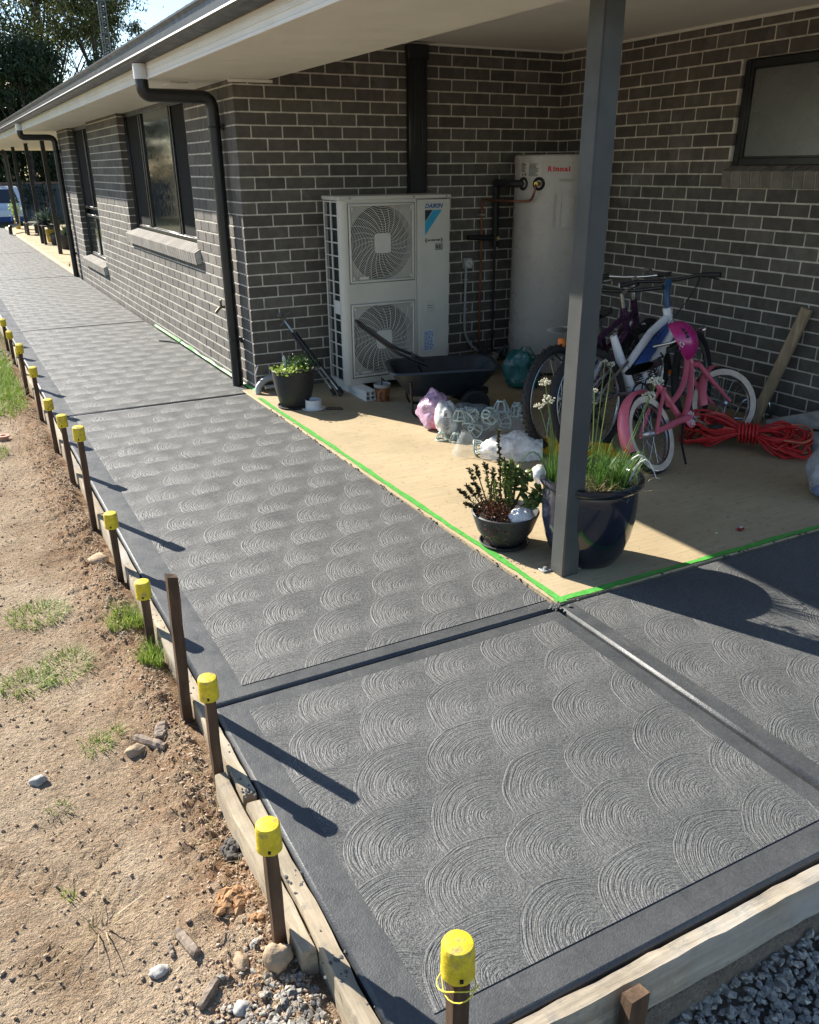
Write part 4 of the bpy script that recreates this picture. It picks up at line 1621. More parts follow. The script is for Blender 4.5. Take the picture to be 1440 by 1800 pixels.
MB().bx(1.300, 1.362, YP - .0052, YP - .0038, .618, .650).build('handle_print', M_GRILLE, ac, smooth=False)
for z in (.642, .624):
    MB().bx(1.303, 1.36, YP - .006, YP - .005, z, z + .004).build('handle_line', M_INK, ac, smooth=False)
lb = MB().bx(1.275, 1.372, YP - .0006, YP, .285, .455).build('rating_label', M_LABELB, ac, smooth=False)
b = MB()
rr = random.Random(4)
for i in range(13):
    z = .295 + .0115 * i
    x = 1.282
    while x < 1.36:
        w = rr.uniform(.006, .022)
        b.bx(x, min(x + w, 1.366), YP - .0013, YP - .0007, z, z + .0062)
        x += w + rr.uniform(.003, .012)
tag(b.build('label_print', M_PRINTBLUE, lb, smooth=False), kind='stuff')
# hollow white mounting blocks
for x0 in (0.632, 1.38):
    b = MB()
    y0, y1 = -0.72, -0.04
    z0, z1 = .0062, .081
    w = .088
    t = .006
    for (u, v) in ((0, t), (w / 2 - t / 2, w / 2 + t / 2), (w - t, w)):
        b.bx(x0 + u, x0 + v, y0, y1, z0 + t, z1 - t)
    for (u, v) in ((z0, z0 + t), (z0 + .034, z0 + .040), (z1 - t, z1)):
        b.bx(x0 - .002, x0 + w + .002, y0 + .0004, y1, u, v)
    b.build('mounting_block', M_WHITE, ac, smooth=False)

# black duct cover from the unit up to the ceiling
root = thing('pipe_cover', 'black ribbed pipe cover rising from the air conditioner to the ceiling', 'pipe cover', (1.46, -.035, 1.46))
b = MB()
b.bx(1.380, 1.542, -.062, -.003, 1.40, 2.470, .008)
b.build('cover', M_BLACK, root)
for x in (1.402, 1.425, 1.497, 1.520):
    MB().bx(x - .004, x + .004, -.066, -.060, 1.40, 2.455, .002).build('rib', M_BLACK, root)
MB().bx(1.372, 1.550, -.072, -.003, 2.40, 2.499, .006).build('end_cap', M_BLACK, root)

# ------------------------------------------------------------------ water heater
M_TANK = plain('warm grey tank paint', (0.43, 0.40, 0.36), 0.30, var=0.03, vscale=3, spec=0.5)
M_RUBBER = plain('black rubber', (0.012, 0.012, 0.013), 0.65, var=0.2, vscale=20)
M_COPPER = plain('dull copper', (0.32, 0.13, 0.07), 0.4, metal=0.8, var=0.2)
M_BRASS = plain('brass', (0.55, 0.40, 0.10), 0.35, metal=0.8, var=0.1)
M_GREYPVC = plain('grey conduit', (0.40, 0.41, 0.41), 0.5, var=0.06)
hx, hy, hr = 2.515, -0.450, 0.325
wh = thing('water_heater', 'tall round warm grey hot water tank in the inner brick corner', 'water heater', (hx, hy, 0))
MB().lathe([(hr * .96, .03), (hr, .05), (hr, 1.690), (hr * .995, 1.705), (hr * .97, 1.722), (0.0001, 1.730)], (hx, hy, 0), 64).build('tank', M_TANK, wh)
MB().lathe([(hr + .004, 1.675), (hr + .006, 1.700), (hr + .002, 1.728), (hr * .94, 1.736), (hr * .93, 1.728)], (hx, hy, 0), 64).build('lid', M_TANK, wh)
MB().lathe([(hr * .93, .0062), (hr * .93, .034)], (hx, hy, 0), 48).build('base', M_RUBBER, wh)


def onT(az, z, d=0.0):
    """point on the tank skin at azimuth az (degrees, 0 = +x, ccw)"""
    return Vector((hx + (hr + d) * math.cos(R(az)), hy + (hr + d) * math.sin(R(az)), z))


def tank_patch(name, mat, a0, a1, z0, z1, d, parent):
    return MB().sheet(10, 1, lambda u, v: onT(a0 + (a1 - a0) * u, z0 + (z1 - z0) * v, d)).build(name, mat, parent)


tank_patch('spec_label', plain('printed label ground', (.49, .46, .41), .45), 176, 214, 1.575, 1.678, .0012, wh)
b = MB()
rr = random.Random(9)
for (a0, a1, z0, z1, st) in ((178, 190, 1.61, 1.672, .0085), (194, 212, 1.58, 1.672, .0085)):
    z = z0
    while z < z1:
        ww = rr.uniform(.6, 1.0)
        b.sheet(5, 1, lambda u, v: onT(a0 + (a1 - a0) * u * ww, z + .0042 * v, .002))
        z += st
for a in (181, 187):
    b.sheet(2, 2, lambda u, v: onT(a + 2.2 * u, 1.582 + .02 * v, .002))
tag(b.build('spec_print', M_INK, wh, smooth=False), kind='stuff')
for (az, z) in ((184, 1.524), (211, 1.524)):
    c = onT(az, z)
    n_ = Vector((math.cos(R(az)), math.sin(R(az)), 0))
    rot = Vector((0, 0, 1)).rotation_difference(n_).to_matrix()
    MB().lathe([(.050, -.008), (.050, .006), (.044, .010), (.030, .004), (.024, -.004)], c, 28, rot).build('port_grommet', M_RUBBER, wh)
# "Rinnai" wraps round the skin, part of it behind the post
cu = [('R', 0), ('i', 1), ('n', 2), ('n', 3), ('a', 4), ('i', 5)]
az = 223.0
for ch, i in cu:
    wd = {'R': .040, 'i': .018, 'n': .035, 'a': .033}[ch]
    tx = Vector((-math.sin(R(az)), math.cos(R(az)), 0))
    text_obj('maker_letter', ch, M_RED, wh, onT(az, 1.615, .002), tx, (0, 0, 1), .050, bold=.0022, depth=.0006, width=wd - .006)
    az += math.degrees(wd / hr)
tank_patch('cover_plate', M_TANK, 236, 262, 1.20, 1.46, .012, wh)
b = MB()
for z0, z1 in ((1.20, 1.212), (1.448, 1.46)):
    b.sheet(8, 1, lambda u, v: onT(236 + 26 * u, z0 + (z1 - z0) * v, .02))
for a in (236, 243):
    b.tube([onT(a, 1.21, .014), onT(a, 1.45, .014)], .006, 6)
b.tube([onT(240, 1.55, .012), onT(250, 1.55, .014), onT(258, 1.55, .012)], .009, 6)
b.build('cover_frame', M_TANK, wh)
# insulated pipe: from the tank port, along and down the wall
root = thing('insulated_pipe', 'thick black insulated pipe bending from the tank down the brick wall', 'pipe', (2.20, -.06, 0))
c1 = onT(184, 1.524)
MB().tube(arc_pts([c1 + Vector((.03, 0, 0)), (2.135, -.40, 1.524), (2.155, -.12, 1.527), (2.195, -.075, 1.527), (2.205, -.07, 1.07), (2.205, -.07, 1.02)], .045, 6), .028, 12).build('sleeve', M_RUBBER, root)
MB().tube([(2.205, -.065, 1.02), (2.212, -.06, .34), (2.225, -.055, .01)], .011, 8).build('riser', M_RUBBER, root)
MB().tube([(2.215, -.075, 1.09), (2.05, -.07, 1.10), (1.935, -.065, 1.105)], [.022, .024, .020], 10).build('branch', M_RUBBER, root)
MB().cyl((2.208, -.098, 1.09), (2.208, -.118, 1.09), .020, .017, 14).build('valve_cap', M_BRASS, root)
MB().cyl((2.208, -.1185, 1.09), (2.208, -.122, 1.09), .009, .008, 10).build('valve_stem', M_LABEL, root)
root = thing('copper_pipe', 'thin copper relief pipe looping from the right tank port and down the wall', 'pipe', (2.08, -.05, 0))
c2 = onT(211, 1.524)
MB().tube(arc_pts([c2, c2 + Vector((-.05, -.03, .0)), c2 + Vector((-.06, -.03, -.06)), (2.185, -.60, 1.40), (2.10, -.42, 1.395), (2.075, -.08, 1.40), (2.075, -.05, 1.39), (2.08, -.05, .01)], .05, 6), .0095, 8).build('pipe', M_COPPER, root)
MB().tube([c2 + Vector((.01, 0, 0)), c2 + Vector((-.05, -.028, 0))], .017, 8).build('fitting', M_BRASS, root)
MB().bx(2.06, 2.10, -.065, -.0, 1.275, 1.285).build('saddle_clip', M_GREYPVC, root)
# drain at the tank foot
root = thing('drain_pipe', 'low dark drain pipe stub leaving the tank foot', 'pipe', (2.2, -.4, .14))
MB().tube(arc_pts([onT(200, .15, -.01), onT(200, .15, .09), (2.02, -.30, .16), (1.93, -.18, .24)], .03, 4), .013, 8).build('pipe', M_RUBBER, root)
MB().lathe([(.052, -.006), (.052, .008), (.03, .012)], onT(200, .15), 20, Vector((0, 0, 1)).rotation_difference(Vector((math.cos(R(200)), math.sin(R(200)), 0))).to_matrix()).build('grommet', M_RUBBER, root)
# isolator switch
root = thing('isolator_switch', 'small square pale isolator switch with a round dial and grey conduit on the wall', 'switch', (1.955, -.03, .89))
MB().bx(1.915, 1.997, -.048, -.001, .850, .936, .006).build('box', M_GREYPVC, root)
MB().lathe([(.034, 0), (.034, .010), (.030, .014), (.0001, .014)], (1.956, -.048, .893), 28, Matrix.Rotation(R(90), 3, 'X')).build('dial', M_LABEL, root)
MB().beam((1.940, -.064, .909), (1.972, -.064, .877), .010, .010, .002).build('dial_grip', M_GREYPVC, root)
MB().tube(arc_pts([(1.945, -.022, .85), (1.94, -.02, .40), (1.95, -.02, .27), (2.03, -.05, .15), (2.12, -.20, .13)], .12, 8), .011, 8).build('conduit', M_GREYPVC, root)
for z in (.75, .50):
    MB().bx(1.922, 1.962, -.034, -.001, z, z + .012, .003).build('saddle_clip', M_GREYPVC, root)

# garden tap on the long wall
root = thing('garden_tap', 'small brass garden tap on the sunlit wall left of the near downpipe', 'tap', (-.05, .66, .58))
M_TAP = plain('weathered brass', (.16, .13, .08), .45, metal=.6, var=.25, vscale=30)
MB().tube(arc_pts([(0.0, .66, .59), (-.055, .66, .59), (-.095, .66, .545)], .03, 5), [.011] * 6 + [.012] * 2, 10).build('spout', M_TAP, root)
MB().cyl((-.045, .66, .59), (-.045, .66, .645), .010, .009, 10).build('stem', M_TAP, root)
MB().beam((-.045, .63, .648), (-.045, .69, .648), .012, .008, .003).build('handle', M_TAP, root)
MB().lathe([(.022, 0), (.022, .006)], (0.0, .66, .59), 16, Matrix.Rotation(R(-90), 3, 'Y')).build('flange', M_TAP, root)

# grey pvc stubs at the foot of the corner
root = thing('drain_stub', 'grey plastic pipe elbow coming out at the foot of the brick corner', 'pipe', (.03, -.05, 0))
MB().tube(arc_pts([(.40, -.05, .115), (.06, -.055, .115), (-.015, -.075, .06), (-.02, -.085, .008)], .07, 6), .025, 12).build('upper_pipe', M_GREYPVC, root)
MB().tube(arc_pts([(.42, -.045, .045), (.05, -.06, .045)], .05, 6), .016, 10).build('lower_pipe', M_GREYPVC, root)
MB().tube([(-.015, -.02, .0), (-.012, -.02, .14), (.02, -.018, .22)], .006, 6).build('thin_tube', M_GREYPVC, root)

# ------------------------------------------------------------------ wheelbarrow
M_TRAY = plain('dark blue black plastic tray', (0.012, 0.020, 0.028), 0.42, var=0.2, vscale=10, dirt=((.05, .06, .065), .64))
wbv = Vector((1.0, -1.22, 0))
hd = Vector((0.925, -0.38, 0)).normalized()
sdv = Vector((-hd.y, hd.x, 0))          # towards the wall


def wb(u, v, z):
    return wbv + hd * u + sdv * v + Vector((0, 0, z))


wheelb = thing('wheelbarrow', 'dark plastic garden cart with a looped pull handle in front of the air conditioner', 'wheelbarrow', tuple(wbv))


def tray_ring(L0, L1, W_, z, r=.09, lift=0.0):
    pts = []
    for (su, sv) in ((1, 1), (-1, 1), (-1, -1), (1, -1)):
        cu_, cv_ = (L1 if su > 0 else L0), sv * W_
        cu2, cv2 = cu_ - su * r, cv_ - sv * r
        a_ = math.atan2(sv, su)
        for k in range(5):
            a = a_ - math.pi / 4 + math.pi / 2 * k / 4
            pts.append(wb(cu2 + r * math.cos(a), cv2 + r * math.sin(a), z + (lift if su > 0 else 0)))
    return pts


rings = [tray_ring(-.22, .24, .12, .155, .05), tray_ring(-.36, .38, .235, .335, .09, .02), tray_ring(-.385, .41, .26, .343, .1, .02), tray_ring(-.39, .415, .265, .328, .1, .02),
         tray_ring(-.372, .395, .247, .325, .09, .02), tray_ring(-.235, .255, .135, .146, .05)]
n = 20
b = MB()
vs = [p for r_ in rings for p in r_]
fs = [tuple(range(n)), tuple(reversed(range(5 * n, 6 * n)))]
for i in range(5):
    for k in range(n):
        k2 = (k + 1) % n
        fs.append((i * n + k, i * n + k2, (i + 1) * n + k2, (i + 1) * n + k))
b.add(vs, fs)
b.build('tray', M_TRAY, wheelb, ang=30)
b = MB()
b.tube(arc_pts([wb(-.10, .10, .36), wb(-.33, .10, .46), wb(-.60, .06, .665), wb(-.60, -.06, .665), wb(-.33, -.10, .46), wb(-.10, -.10, .36)], .05, 5), .011, 8)
b.build('pull_handle', M_BLACK, wheelb)
b = MB()
b.tube([wb(-.20, -.09, .42), wb(-.20, .09, .42)], .008, 6)
b.beam(wb(-.05, 0, .15), wb(-.2, 0, .41), .03, .02, .004)
b.build('handle_brace', M_BLACK, wheelb)
MB().tube(arc_pts([wb(-.24, -.21, .27), wb(-.22, -.20, .014), wb(-.08, -.20, .014), wb(-.04, -.20, .17)], .06, 5), .010, 8).build('stand_leg', M_BLACK, wheelb)
MB().tube(arc_pts([wb(-.24, .21, .27), wb(-.22, .20, .014), wb(-.08, .20, .014), wb(-.04, .20, .17)], .06, 5), .010, 8).build('stand_leg', M_BLACK, wheelb)
MB().tube([wb(.22, -.26, .11), wb(.22, .26, .11)], .009, 8).build('axle', M_BLACK, wheelb)
MB().beam(wb(.22, 0, .11), wb(.22, 0, .16), .06, .30, .005).build('axle_bracket', M_BLACK, wheelb)
for s in (-1, 1):
    rot = Vector((0, 0, 1)).rotation_difference(sdv).to_matrix()
    c = wb(.22, s * .25, .111)
    b = MB().lathe([(.06, -.03), (.088, -.036), (.100, -.030), (.104, -.016), (.105, 0), (.104, .016), (.100, .030), (.088, .036), (.06, .03)], c, 40, rot, lambda a, z: .012 * (math.cos(a * 30) > .2) if abs(z) < .031 and True else 0)
    w_ = b.build('wheel', M_RUBBER, wheelb)
    MB().lathe([(.0001, -.026), (.03, -.030), (.06, -.024), (.06, .024), (.03, .030), (.0001, .026)], c, 24, rot).build('hub', M_BLACKMAT, w_)

# ------------------------------------------------------------------ planter of seedlings, left
M_PLANTER = plain('charcoal planter', (0.022, 0.022, 0.023), 0.6, var=0.15, vscale=30)
M_SOILPOT = plain('potting soil', (0.045, 0.030, 0.020), .95, var=.35, vscale=60, bump=.01, bscale=70)
M_SEEDLEAF = leaf_mat('seedling leaves', (.22, .34, .03), (.50, .60, .16), .3)
M_HERB = leaf_mat('dark herb leaves', (.02, .06, .012), (.07, .15, .03), .25)
px_, py_ = 0.105, -0.580


def leaf_cloud(n, fn, size, seed, aspect=.55, updir=.4):
    """n small quad leaves; fn(rng) -> centre"""
    g = np.random.default_rng(seed)
    out = []
    for i in range(n):
        c = np.array(fn(g))
        a = g.normal(size=3)
        a[2] = a[2] * .6 + updir * g.random()
        a /= np.linalg.norm(a)
        b_ = np.cross(a, g.normal(size=3))
        b_ /= np.linalg.norm(b_)
        s = size * g.uniform(.6, 1.25)
        out += [c, c + a * s * .5 + b_ * s * aspect * .5, c + a * s, c + a * s * .5 - b_ * s * aspect * .5]
    return np.array(out)


plant = thing('planter', 'charcoal ribbed planter of bright seedlings at the brick corner', 'plant pot', (px_, py_, 0))
b = MB().lathe([(.10, .014), (.112, .02), (.140, .14), (.160, .27), (.163, .288), (.158, .292), (.152, .285), (.148, .255)], (px_, py_, 0), 48,
               wob=lambda a, z: .012 * math.cos(a * 24) * math.cos(z * 160) if .03 < z < .25 else 0)
b.build('pot', M_PLANTER, plant, ang=60)
MB().lathe([(.0001, .258), (.08, .264), (.149, .256)], (px_, py_, 0), 24).build('soil', M_SOILPOT, plant)
MB().lathe([(.09, .0062), (.128, .008), (.134, .020), (.128, .022), (.122, .013), (.09, .012)], (px_, py_, 0), 36).build('saucer', M_PLANTER, plant)
b_ = leaf_cloud(260, lambda g: (px_ - .04 + g.normal() * .055, py_ - .03 + g.normal() * .05, .275 + abs(g.normal()) * .016), .026, 1, .8)
tag(arrays_mesh('seedlings', b_, 4, M_SEEDLEAF, plant), kind='stuff')
b_ = leaf_cloud(700, lambda g: (px_ + .06 + g.normal() * .05, py_ + .03 + g.normal() * .05, .29 + abs(g.normal()) * .035), .020, 2, .5)
tag(arrays_mesh('herbs', b_, 4, M_HERB, plant), kind='stuff')
b = MB()
b.prism([(px_ - .06, py_ + .05, .26), (px_ - .035, py_ + .05, .26), (px_ - .035, py_ + .05, .36), (px_ - .047, py_ + .05, .385), (px_ - .06, py_ + .05, .36)], (0, 0, 0), (0, .002, 0))
b.build('plant_tag', M_LABELB, plant, smooth=False)

# folded tripod leaning on the wall
M_ALU = plain('aluminium', (.45, .46, .47), .3, metal=.9, var=.1)
root = thing('folded_tripod', 'folded black and silver tripod leaning by the air conditioner', 'tripod', (.50, -.42, 0))
hi, lo = Vector((.285, -.16, .47)), Vector((.53, -.44, .02))
for k, (a, c) in enumerate(((-.018, .0), (.018, .010), (0.0, -.022))):
    o_ = Vector((a, c, 0))
    m_ = hi.lerp(lo, .55)
    u = MB().tube([hi + o_, m_ + o_ * 1.4], .011, 8).build('leg', M_BLACKMAT, root)
    MB().tube([m_ + o_ * 1.4 - (lo - hi) * .1, lo + o_ * 2.0], .008, 8).build('lower_leg', M_ALU if k != 1 else M_BLACKMAT, u)
    MB().tube([lo + o_ * 2.0 - (lo - hi).normalized() * .05, lo + o_ * 2.05 + Vector((0, 0, -.008))], .016, 8).build('foot', M_BLACKMAT, u)
MB().tube([hi + (hi - lo) * .02, hi + (hi - lo) * .22], .009, 8).build('column', M_ALU, root)
b = MB()
hp = hi + (hi - lo) * .24
b.box(hp, (.05, .04, .03), .006, Matrix.Rotation(R(35), 3, 'Y'))
b.tube([hp, hp + Vector((-.035, -.02, .035))], [.016, .02], 10)
b.tube([hp + Vector((.01, 0, .01)), hp + Vector((.06, -.01, .045))], .006, 6)
b.tube([hp + Vector((0, 0, -.03)), hp + Vector((-.03, -.01, -.055))], .008, 6)
b.build('pan_head', plain('grey pan head', (.16, .15, .13), .5, metal=.4), root)

root = thing('pipe_flange', 'white plastic pipe flange standing on the slab beside the planter', 'pipe fitting', (.195, -.725, .006))
MB().lathe([(.075, .0062), (.075, .013), (.061, .016), (.060, .078), (.055, .079), (.055, .016), (.052, .008)], (.195, -.725, 0), 40).build('collar', plain('pale grey plastic', (.62, .64, .66), .45, var=.05), root)
MB().lathe([(.083, .0105), (.091, .0135), (.091, .016), (.076, .0145)], (.195, -.725, 0), 40).build('lip', M_WHITE, root)
root = thing('pliers', 'small rusty pliers lying on the slab beside the white flange', 'pliers', (.31, -.815, .006))
M_RUST = plain('rusty steel', (.09, .06, .045), .6, metal=.5, var=.3, vscale=60)
for s in (-1, 1):
    MB().tube([(.27, -.80 + s * .004, .015), (.305, -.815, .017), (.345, -.838 + s * .012, .014), (.375, -.85 + s * .016, .013)], [.006, .010, .0065, .007], 8).build('handle', M_RUST if s < 0 else M_BLACKMAT, root)
MB().tube([(.262, -.792, .015), (.30, -.812, .017)], [.005, .011], 8).build('jaw', M_RUST, root)

# printed snack tub
tx, ty = .757, -.755
root = thing('food_tub', 'small printed plastic tub under the air conditioner edge', 'tub', (tx, ty, .006))
M_TUB = plain('orange brown print', (.30, .12, .05), .45, var=.5, vscale=34)
MB().lathe([(.050, .0062), (.053, .012), (.060, .118), (.0605, .122)], (tx, ty, 0), 36).build('body', M_TUB, root)
MB().lathe([(.0615, .112), (.066, .114), (.066, .136), (.062, .138), (.056, .130), (.0001, .129)], (tx, ty, 0), 36).build('lid', plain('greyish lid', (.36, .36, .34), .5), root)
b = MB()
rr = random.Random(12)
for i in range(16):
    a = rr.uniform(3.0, 5.4)
    z = rr.uniform(.03, .10)
    r_ = .0545 + .0066 * (z - .012) / .106
    w = rr.uniform(.08, .22)
    hgt = rr.uniform(.006, .022)
    b.sheet(4, 1, lambda u, v: (tx + (r_ + .0016) * math.cos(a + w * u), ty + (r_ + .0016) * math.sin(a + w * u), z + hgt * v))
tag(b.build('print', plain('dark tub print', (.03, .025, .02), .5, var=.6, vscale=60), root, smooth=False), kind='stuff')
MB().tube([(tx - .02, ty - .03, .135), (tx - .005, ty - .005, .18), (tx + .03, ty + .02, .15)], .006, 6).build('cloth_scrap', M_BLACKMAT, root)

# ------------------------------------------------------------------ plant pot behind the cart with garden tools in it
root = thing('garden_pot', 'old pale pot holding dark garden tools behind the cart', 'plant pot', (1.925, -.42, .006))
MB().lathe([(.062, .0062), (.070, .012), (.094, .165), (.100, .167), (.102, .188), (.094, .190), (.088, .165)], (1.925, -.42, 0), 32, wob=lambda a, z: .008 * math.cos(z * 220)).build('pot', plain('old ivory pot', (.30, .27, .22), .7, var=.2, vscale=14), root)
for (dx, dy, dz, r_) in ((-.10, .10, .30, .009), (.16, -.05, .20, .010), (.06, .10, .32, .008)):
    MB().tube([(1.925, -.42, .10), (1.925 + dx, -.42 + dy, .10 + dz * .75)], r_, 8).build('tool_handle', M_BLACKMAT, root)
b = MB()
b.sheet(8, 6, lambda u, v: Vector((1.86 + .13 * u, -.43 + .10 * v, .185 + .055 * math.sin(u * 3.1) * math.sin(v * 3.1) + .014 * mn.noise(Vector((u * 5, v * 5, 0))))))
b.build('dark_cloth', M_BLACKMAT, root)


# ------------------------------------------------------------------ bags
def blob(name, label, cat, c, size, mat, seed, crease=.12, freq=4.0, group=None, n=(40, 24), flat=.02, shape=None, loc=None, parent=None, ridge=True):
    c = Vector(c)
    nu, nv = n

    def fn(u, v):
        a = 2 * math.pi * u
        e = math.pi * (v - .5)
        d = Vector((math.cos(e) * math.cos(a), math.cos(e) * math.sin(a), math.sin(e)))
        k = 1 + crease * mn.noise(d * freq * .5 + Vector((seed, 0, 0)))
        if ridge:
            k += crease * .7 * (.5 - abs(mn.noise(d * freq + Vector((0, seed, 0))))) + crease * .35 * (.4 - abs(mn.noise(d * freq * 2.3 + Vector((0, 0, seed)))))
        if shape:
            k *= shape(d)
        q = Vector((d.x * size[0] * k, d.y * size[1] * k, d.z * size[2] * k))
        p = c + q
        if p.z < flat:
            p.z = flat + .0006 * (p.z - flat)
        return p
    b = MB().sheet(nu, nv, fn)
    o = b.build(name, mat, parent, ang=180, loc=loc if loc else (None if parent else (c.x, c.y, .006)))
    if label:
        tag(o, label, cat, group)
    return o


M_PINKFILM = plain('pink plastic film', (.52, .33, .47), .28, var=.2, vscale=16, bump=.012, bscale=26, spec=.6)
M_PINK = plain('pink print', (.62, .17, .30), .4, var=.1)
M_FILM = clear_mat('clear plastic film', (.66, .72, .74), .17, .10, .008)
M_MILKY = clear_mat('milky plastic film', (.80, .80, .79), .66, .3, .005)
M_SPACER = plain('pale green plastic', (.45, .53, .49), .38, var=.12, vscale=20)
pb = blob('wrapped_pack', None, None, (.742, -1.60, .115), (.10, .13, .125), M_PINKFILM, 2, .26, 5.0, loc=(.742, -1.6, .006))
tag(pb, 'round pack in crinkled pink and lilac plastic beside the cart wheel', 'plastic pack')
blob('pink_panel', None, None, (.735, -1.636, .085), (.085, .10, .082), M_PINK, 3, .06, 3.0, parent=pb)

# clear bag of plastic spacers, with the printed end
sp = thing('spacer_bag', 'clear plastic bag of pale green bar spacers lying in the shade', 'plastic bag', (.93, -1.93, .006))


def spacer_chair(c, s, rot, parent, mat=M_SPACER, nm='bar_spacer'):
    """little plastic bar chair: ring base, four legs and a saddle"""
    b = MB()
    q = lambda x, y, z: Vector(c) + rot @ Vector((x * s, y * s, z * s))
    b.tube([q(math.cos(a), math.sin(a), .08) for a in [2 * math.pi * k / 18 for k in range(18)]], .13 * s, 6, closed=True)
    b.tube([q(.52 * math.cos(a), .52 * math.sin(a), 1.35) for a in [2 * math.pi * k / 12 for k in range(12)]], .12 * s, 5, closed=True)
    for k in range(6):
        a = 2 * math.pi * k / 6
        b.tube([q(math.cos(a), math.sin(a), .08), q(.8 * math.cos(a), .8 * math.sin(a), .8), q(.5 * math.cos(a), .5 * math.sin(a), 1.35)], .10 * s, 5)
    b.tube([q(-.45, 0, 1.6), q(-.3, 0, 1.38), q(.3, 0, 1.38), q(.45, 0, 1.6)], .11 * s, 5)
    return b.build(nm, mat, parent)


rr = random.Random(21)
for i in range(15):
    u, v = rr.uniform(-.17, .24), rr.uniform(-.10, .085)
    d = Vector((.83, -.55, 0)).normalized()
    e = Vector((-d.y, d.x, 0))
    c = Vector((.93, -1.93, 0)) + d * u + e * v + Vector((0, 0, rr.uniform(.05, .17)))
    rot = Matrix.Rotation(rr.uniform(0, 6), 3, 'Z') @ Matrix.Rotation(rr.uniform(-1.7, 1.7), 3, 'X')
    spacer_chair(c, rr.uniform(.042, .054), rot, sp)
b = MB()


def bagfn(u, v):
    d = Vector((.83, -.55, 0)).normalized()
    e = Vector((-d.y, d.x, 0))
    s = (u - .5) * .56
    a = math.pi * v
    k = 1 - .25 * abs(2 * u - 1) ** 4
    w = .125 * k * (1 + .12 * mn.noise(Vector((u * 7, v * 5, 2))))
    z = .008 + (.20 * k) * math.sin(a) ** .8 * (1 + .16 * mn.noise(Vector((u * 6, v * 4, 7)))) + .01 * mn.noise(Vector((u * 19, v * 14, 3)))
    return Vector((.93, -1.93, 0)) + d * s - e * math.cos(a) * w + Vector((0, 0, max(.008, z)))


b.sheet(40, 22, bagfn)
b.build('film', M_FILM, sp, ang=180)
pl = blob('printed_end', None, None, (.715, -1.795, .125), (.065, .085, .105), plain('white printed film', (.55, .55, .54), .4, var=.12, vscale=22, bump=.008, bscale=22), 5, .30, 3.4, parent=sp)
b = MB()
vd = (Vector((-2.05, -6.47, 1.3)) - Vector((.715, -1.795, .125))).normalized()
sx = Vector((0, 0, 1)).cross(vd).normalized()
sy = vd.cross(sx)
c = Vector((.715, -1.795, .125)) + vd * .092
for i in range(7):
    b.box(c + sx * (-.005) + sy * (.052 - .006 * i), (.022, .001, .0036), 0, Matrix((sx, -vd, sy)).transposed())
for i in range(9):
    b.box(c + sx * (.002) + sy * (-.0 - .009 * i), (.05 - .02 * (i % 3) * .5, .001, .0030), 0, Matrix((sx, -vd, sy)).transposed())
tag(b.build('fine_print', M_INK, sp, smooth=False), kind='stuff')

GS = 'loose plastic bar spacers'
for (x, y, s, lab) in ((.632, -1.880, .036, 'upright pale green bar spacer at the left, in front of the pink pack'), (.700, -1.955, .040, 'taller upright bar spacer right of the left one, in front of the clear bag')):
    root = thing('bar_spacer', lab, 'bar spacer', (x, y, .006), GS)
    spacer_chair((x, y, .008), s, Matrix.Rotation(.3, 3, 'Z'), root, nm='frame')
root = thing('bar_spacer', 'bar spacer lying on its side in the sun, its round base facing the path', 'bar spacer', (.640, -2.215, .006), GS)
spacer_chair((.655, -2.250, .055), .046, Matrix.Rotation(.9, 3, 'Z') @ Matrix.Rotation(R(82), 3, 'X'), root, nm='frame')
b = MB()
b.sheet(16, 14, lambda u, v: Vector((.615 + .085 * math.cos(6.283 * u) * (1 - .75 * v), -2.205 + .085 * math.sin(6.283 * u) * (1 - .6 * v), .008 + .145 * v + .014 * mn.noise(Vector((u * 7, v * 6, 1))))))
tag(b.build('plastic_bag', M_FILM, ang=180, loc=(.615, -2.2, .006)), 'small clear plastic bag gathered over the spacer lying in the sun', 'plastic bag')
b = MB()


def wbag(u, v):
    d = Vector((.80, -.55, 0)).normalized()
    e = Vector((-d.y, d.x, 0))
    s = (u - .38) * .38
    k = .35 + .65 * math.sin(math.pi * min(1, u * .80 + .12)) ** .8
    a = math.pi * v
    return Vector((.79, -2.375, 0)) + d * s - e * math.cos(a) * .105 * k + Vector((0, 0, .008 + max(0, .175 * k * math.sin(a) ** .7 * (.62 + .5 * u) * (1 + .24 * mn.noise(Vector((u * 4, v * 3.4, 3)))) + .022 * (.4 - abs(mn.noise(Vector((u * 11, v * 9, 8))))))))


b.sheet(44, 26, wbag)
tag(b.build('plastic_bag', M_MILKY, ang=180, loc=(.79, -2.375, .006)), 'crumpled translucent white plastic bag in front of the clear spacer bag', 'plastic bag')
b = MB()
b.sheet(20, 10, lambda u, v: Vector((.80 + .34 * u + .02 * v, -2.43 + .30 * v - .10 * u, .012 + .012 * abs(mn.noise(Vector((u * 4, v * 4, 0)))))))
b.sheet(20, 10, lambda u, v: Vector((.80 + .34 * u + .02 * v, -2.43 + .30 * v - .10 * u, .007)))
tag(b.build('plastic_sheet', plain('grey blue sheet', (.20, .215, .24), .4, var=.15), loc=(.95, -2.35, .006)), 'flat grey plastic sheet lying under the white bag', 'sheet')
# yellow moulded tray under the bicycles
M_YEL = plain('golden yellow plastic', (.60, .33, .012), .38, var=.12)
b = MB()


def ytray(u, v, d):
    x = 1.00 + .40 * u
    y = -2.64 + .22 * v - .24 * u
    z = .012 + .10 * (2 * v - 1) ** 2 * (1 - .4 * u) + .08 * max(0, .22 - u) + d
    return Vector((x, y, z))


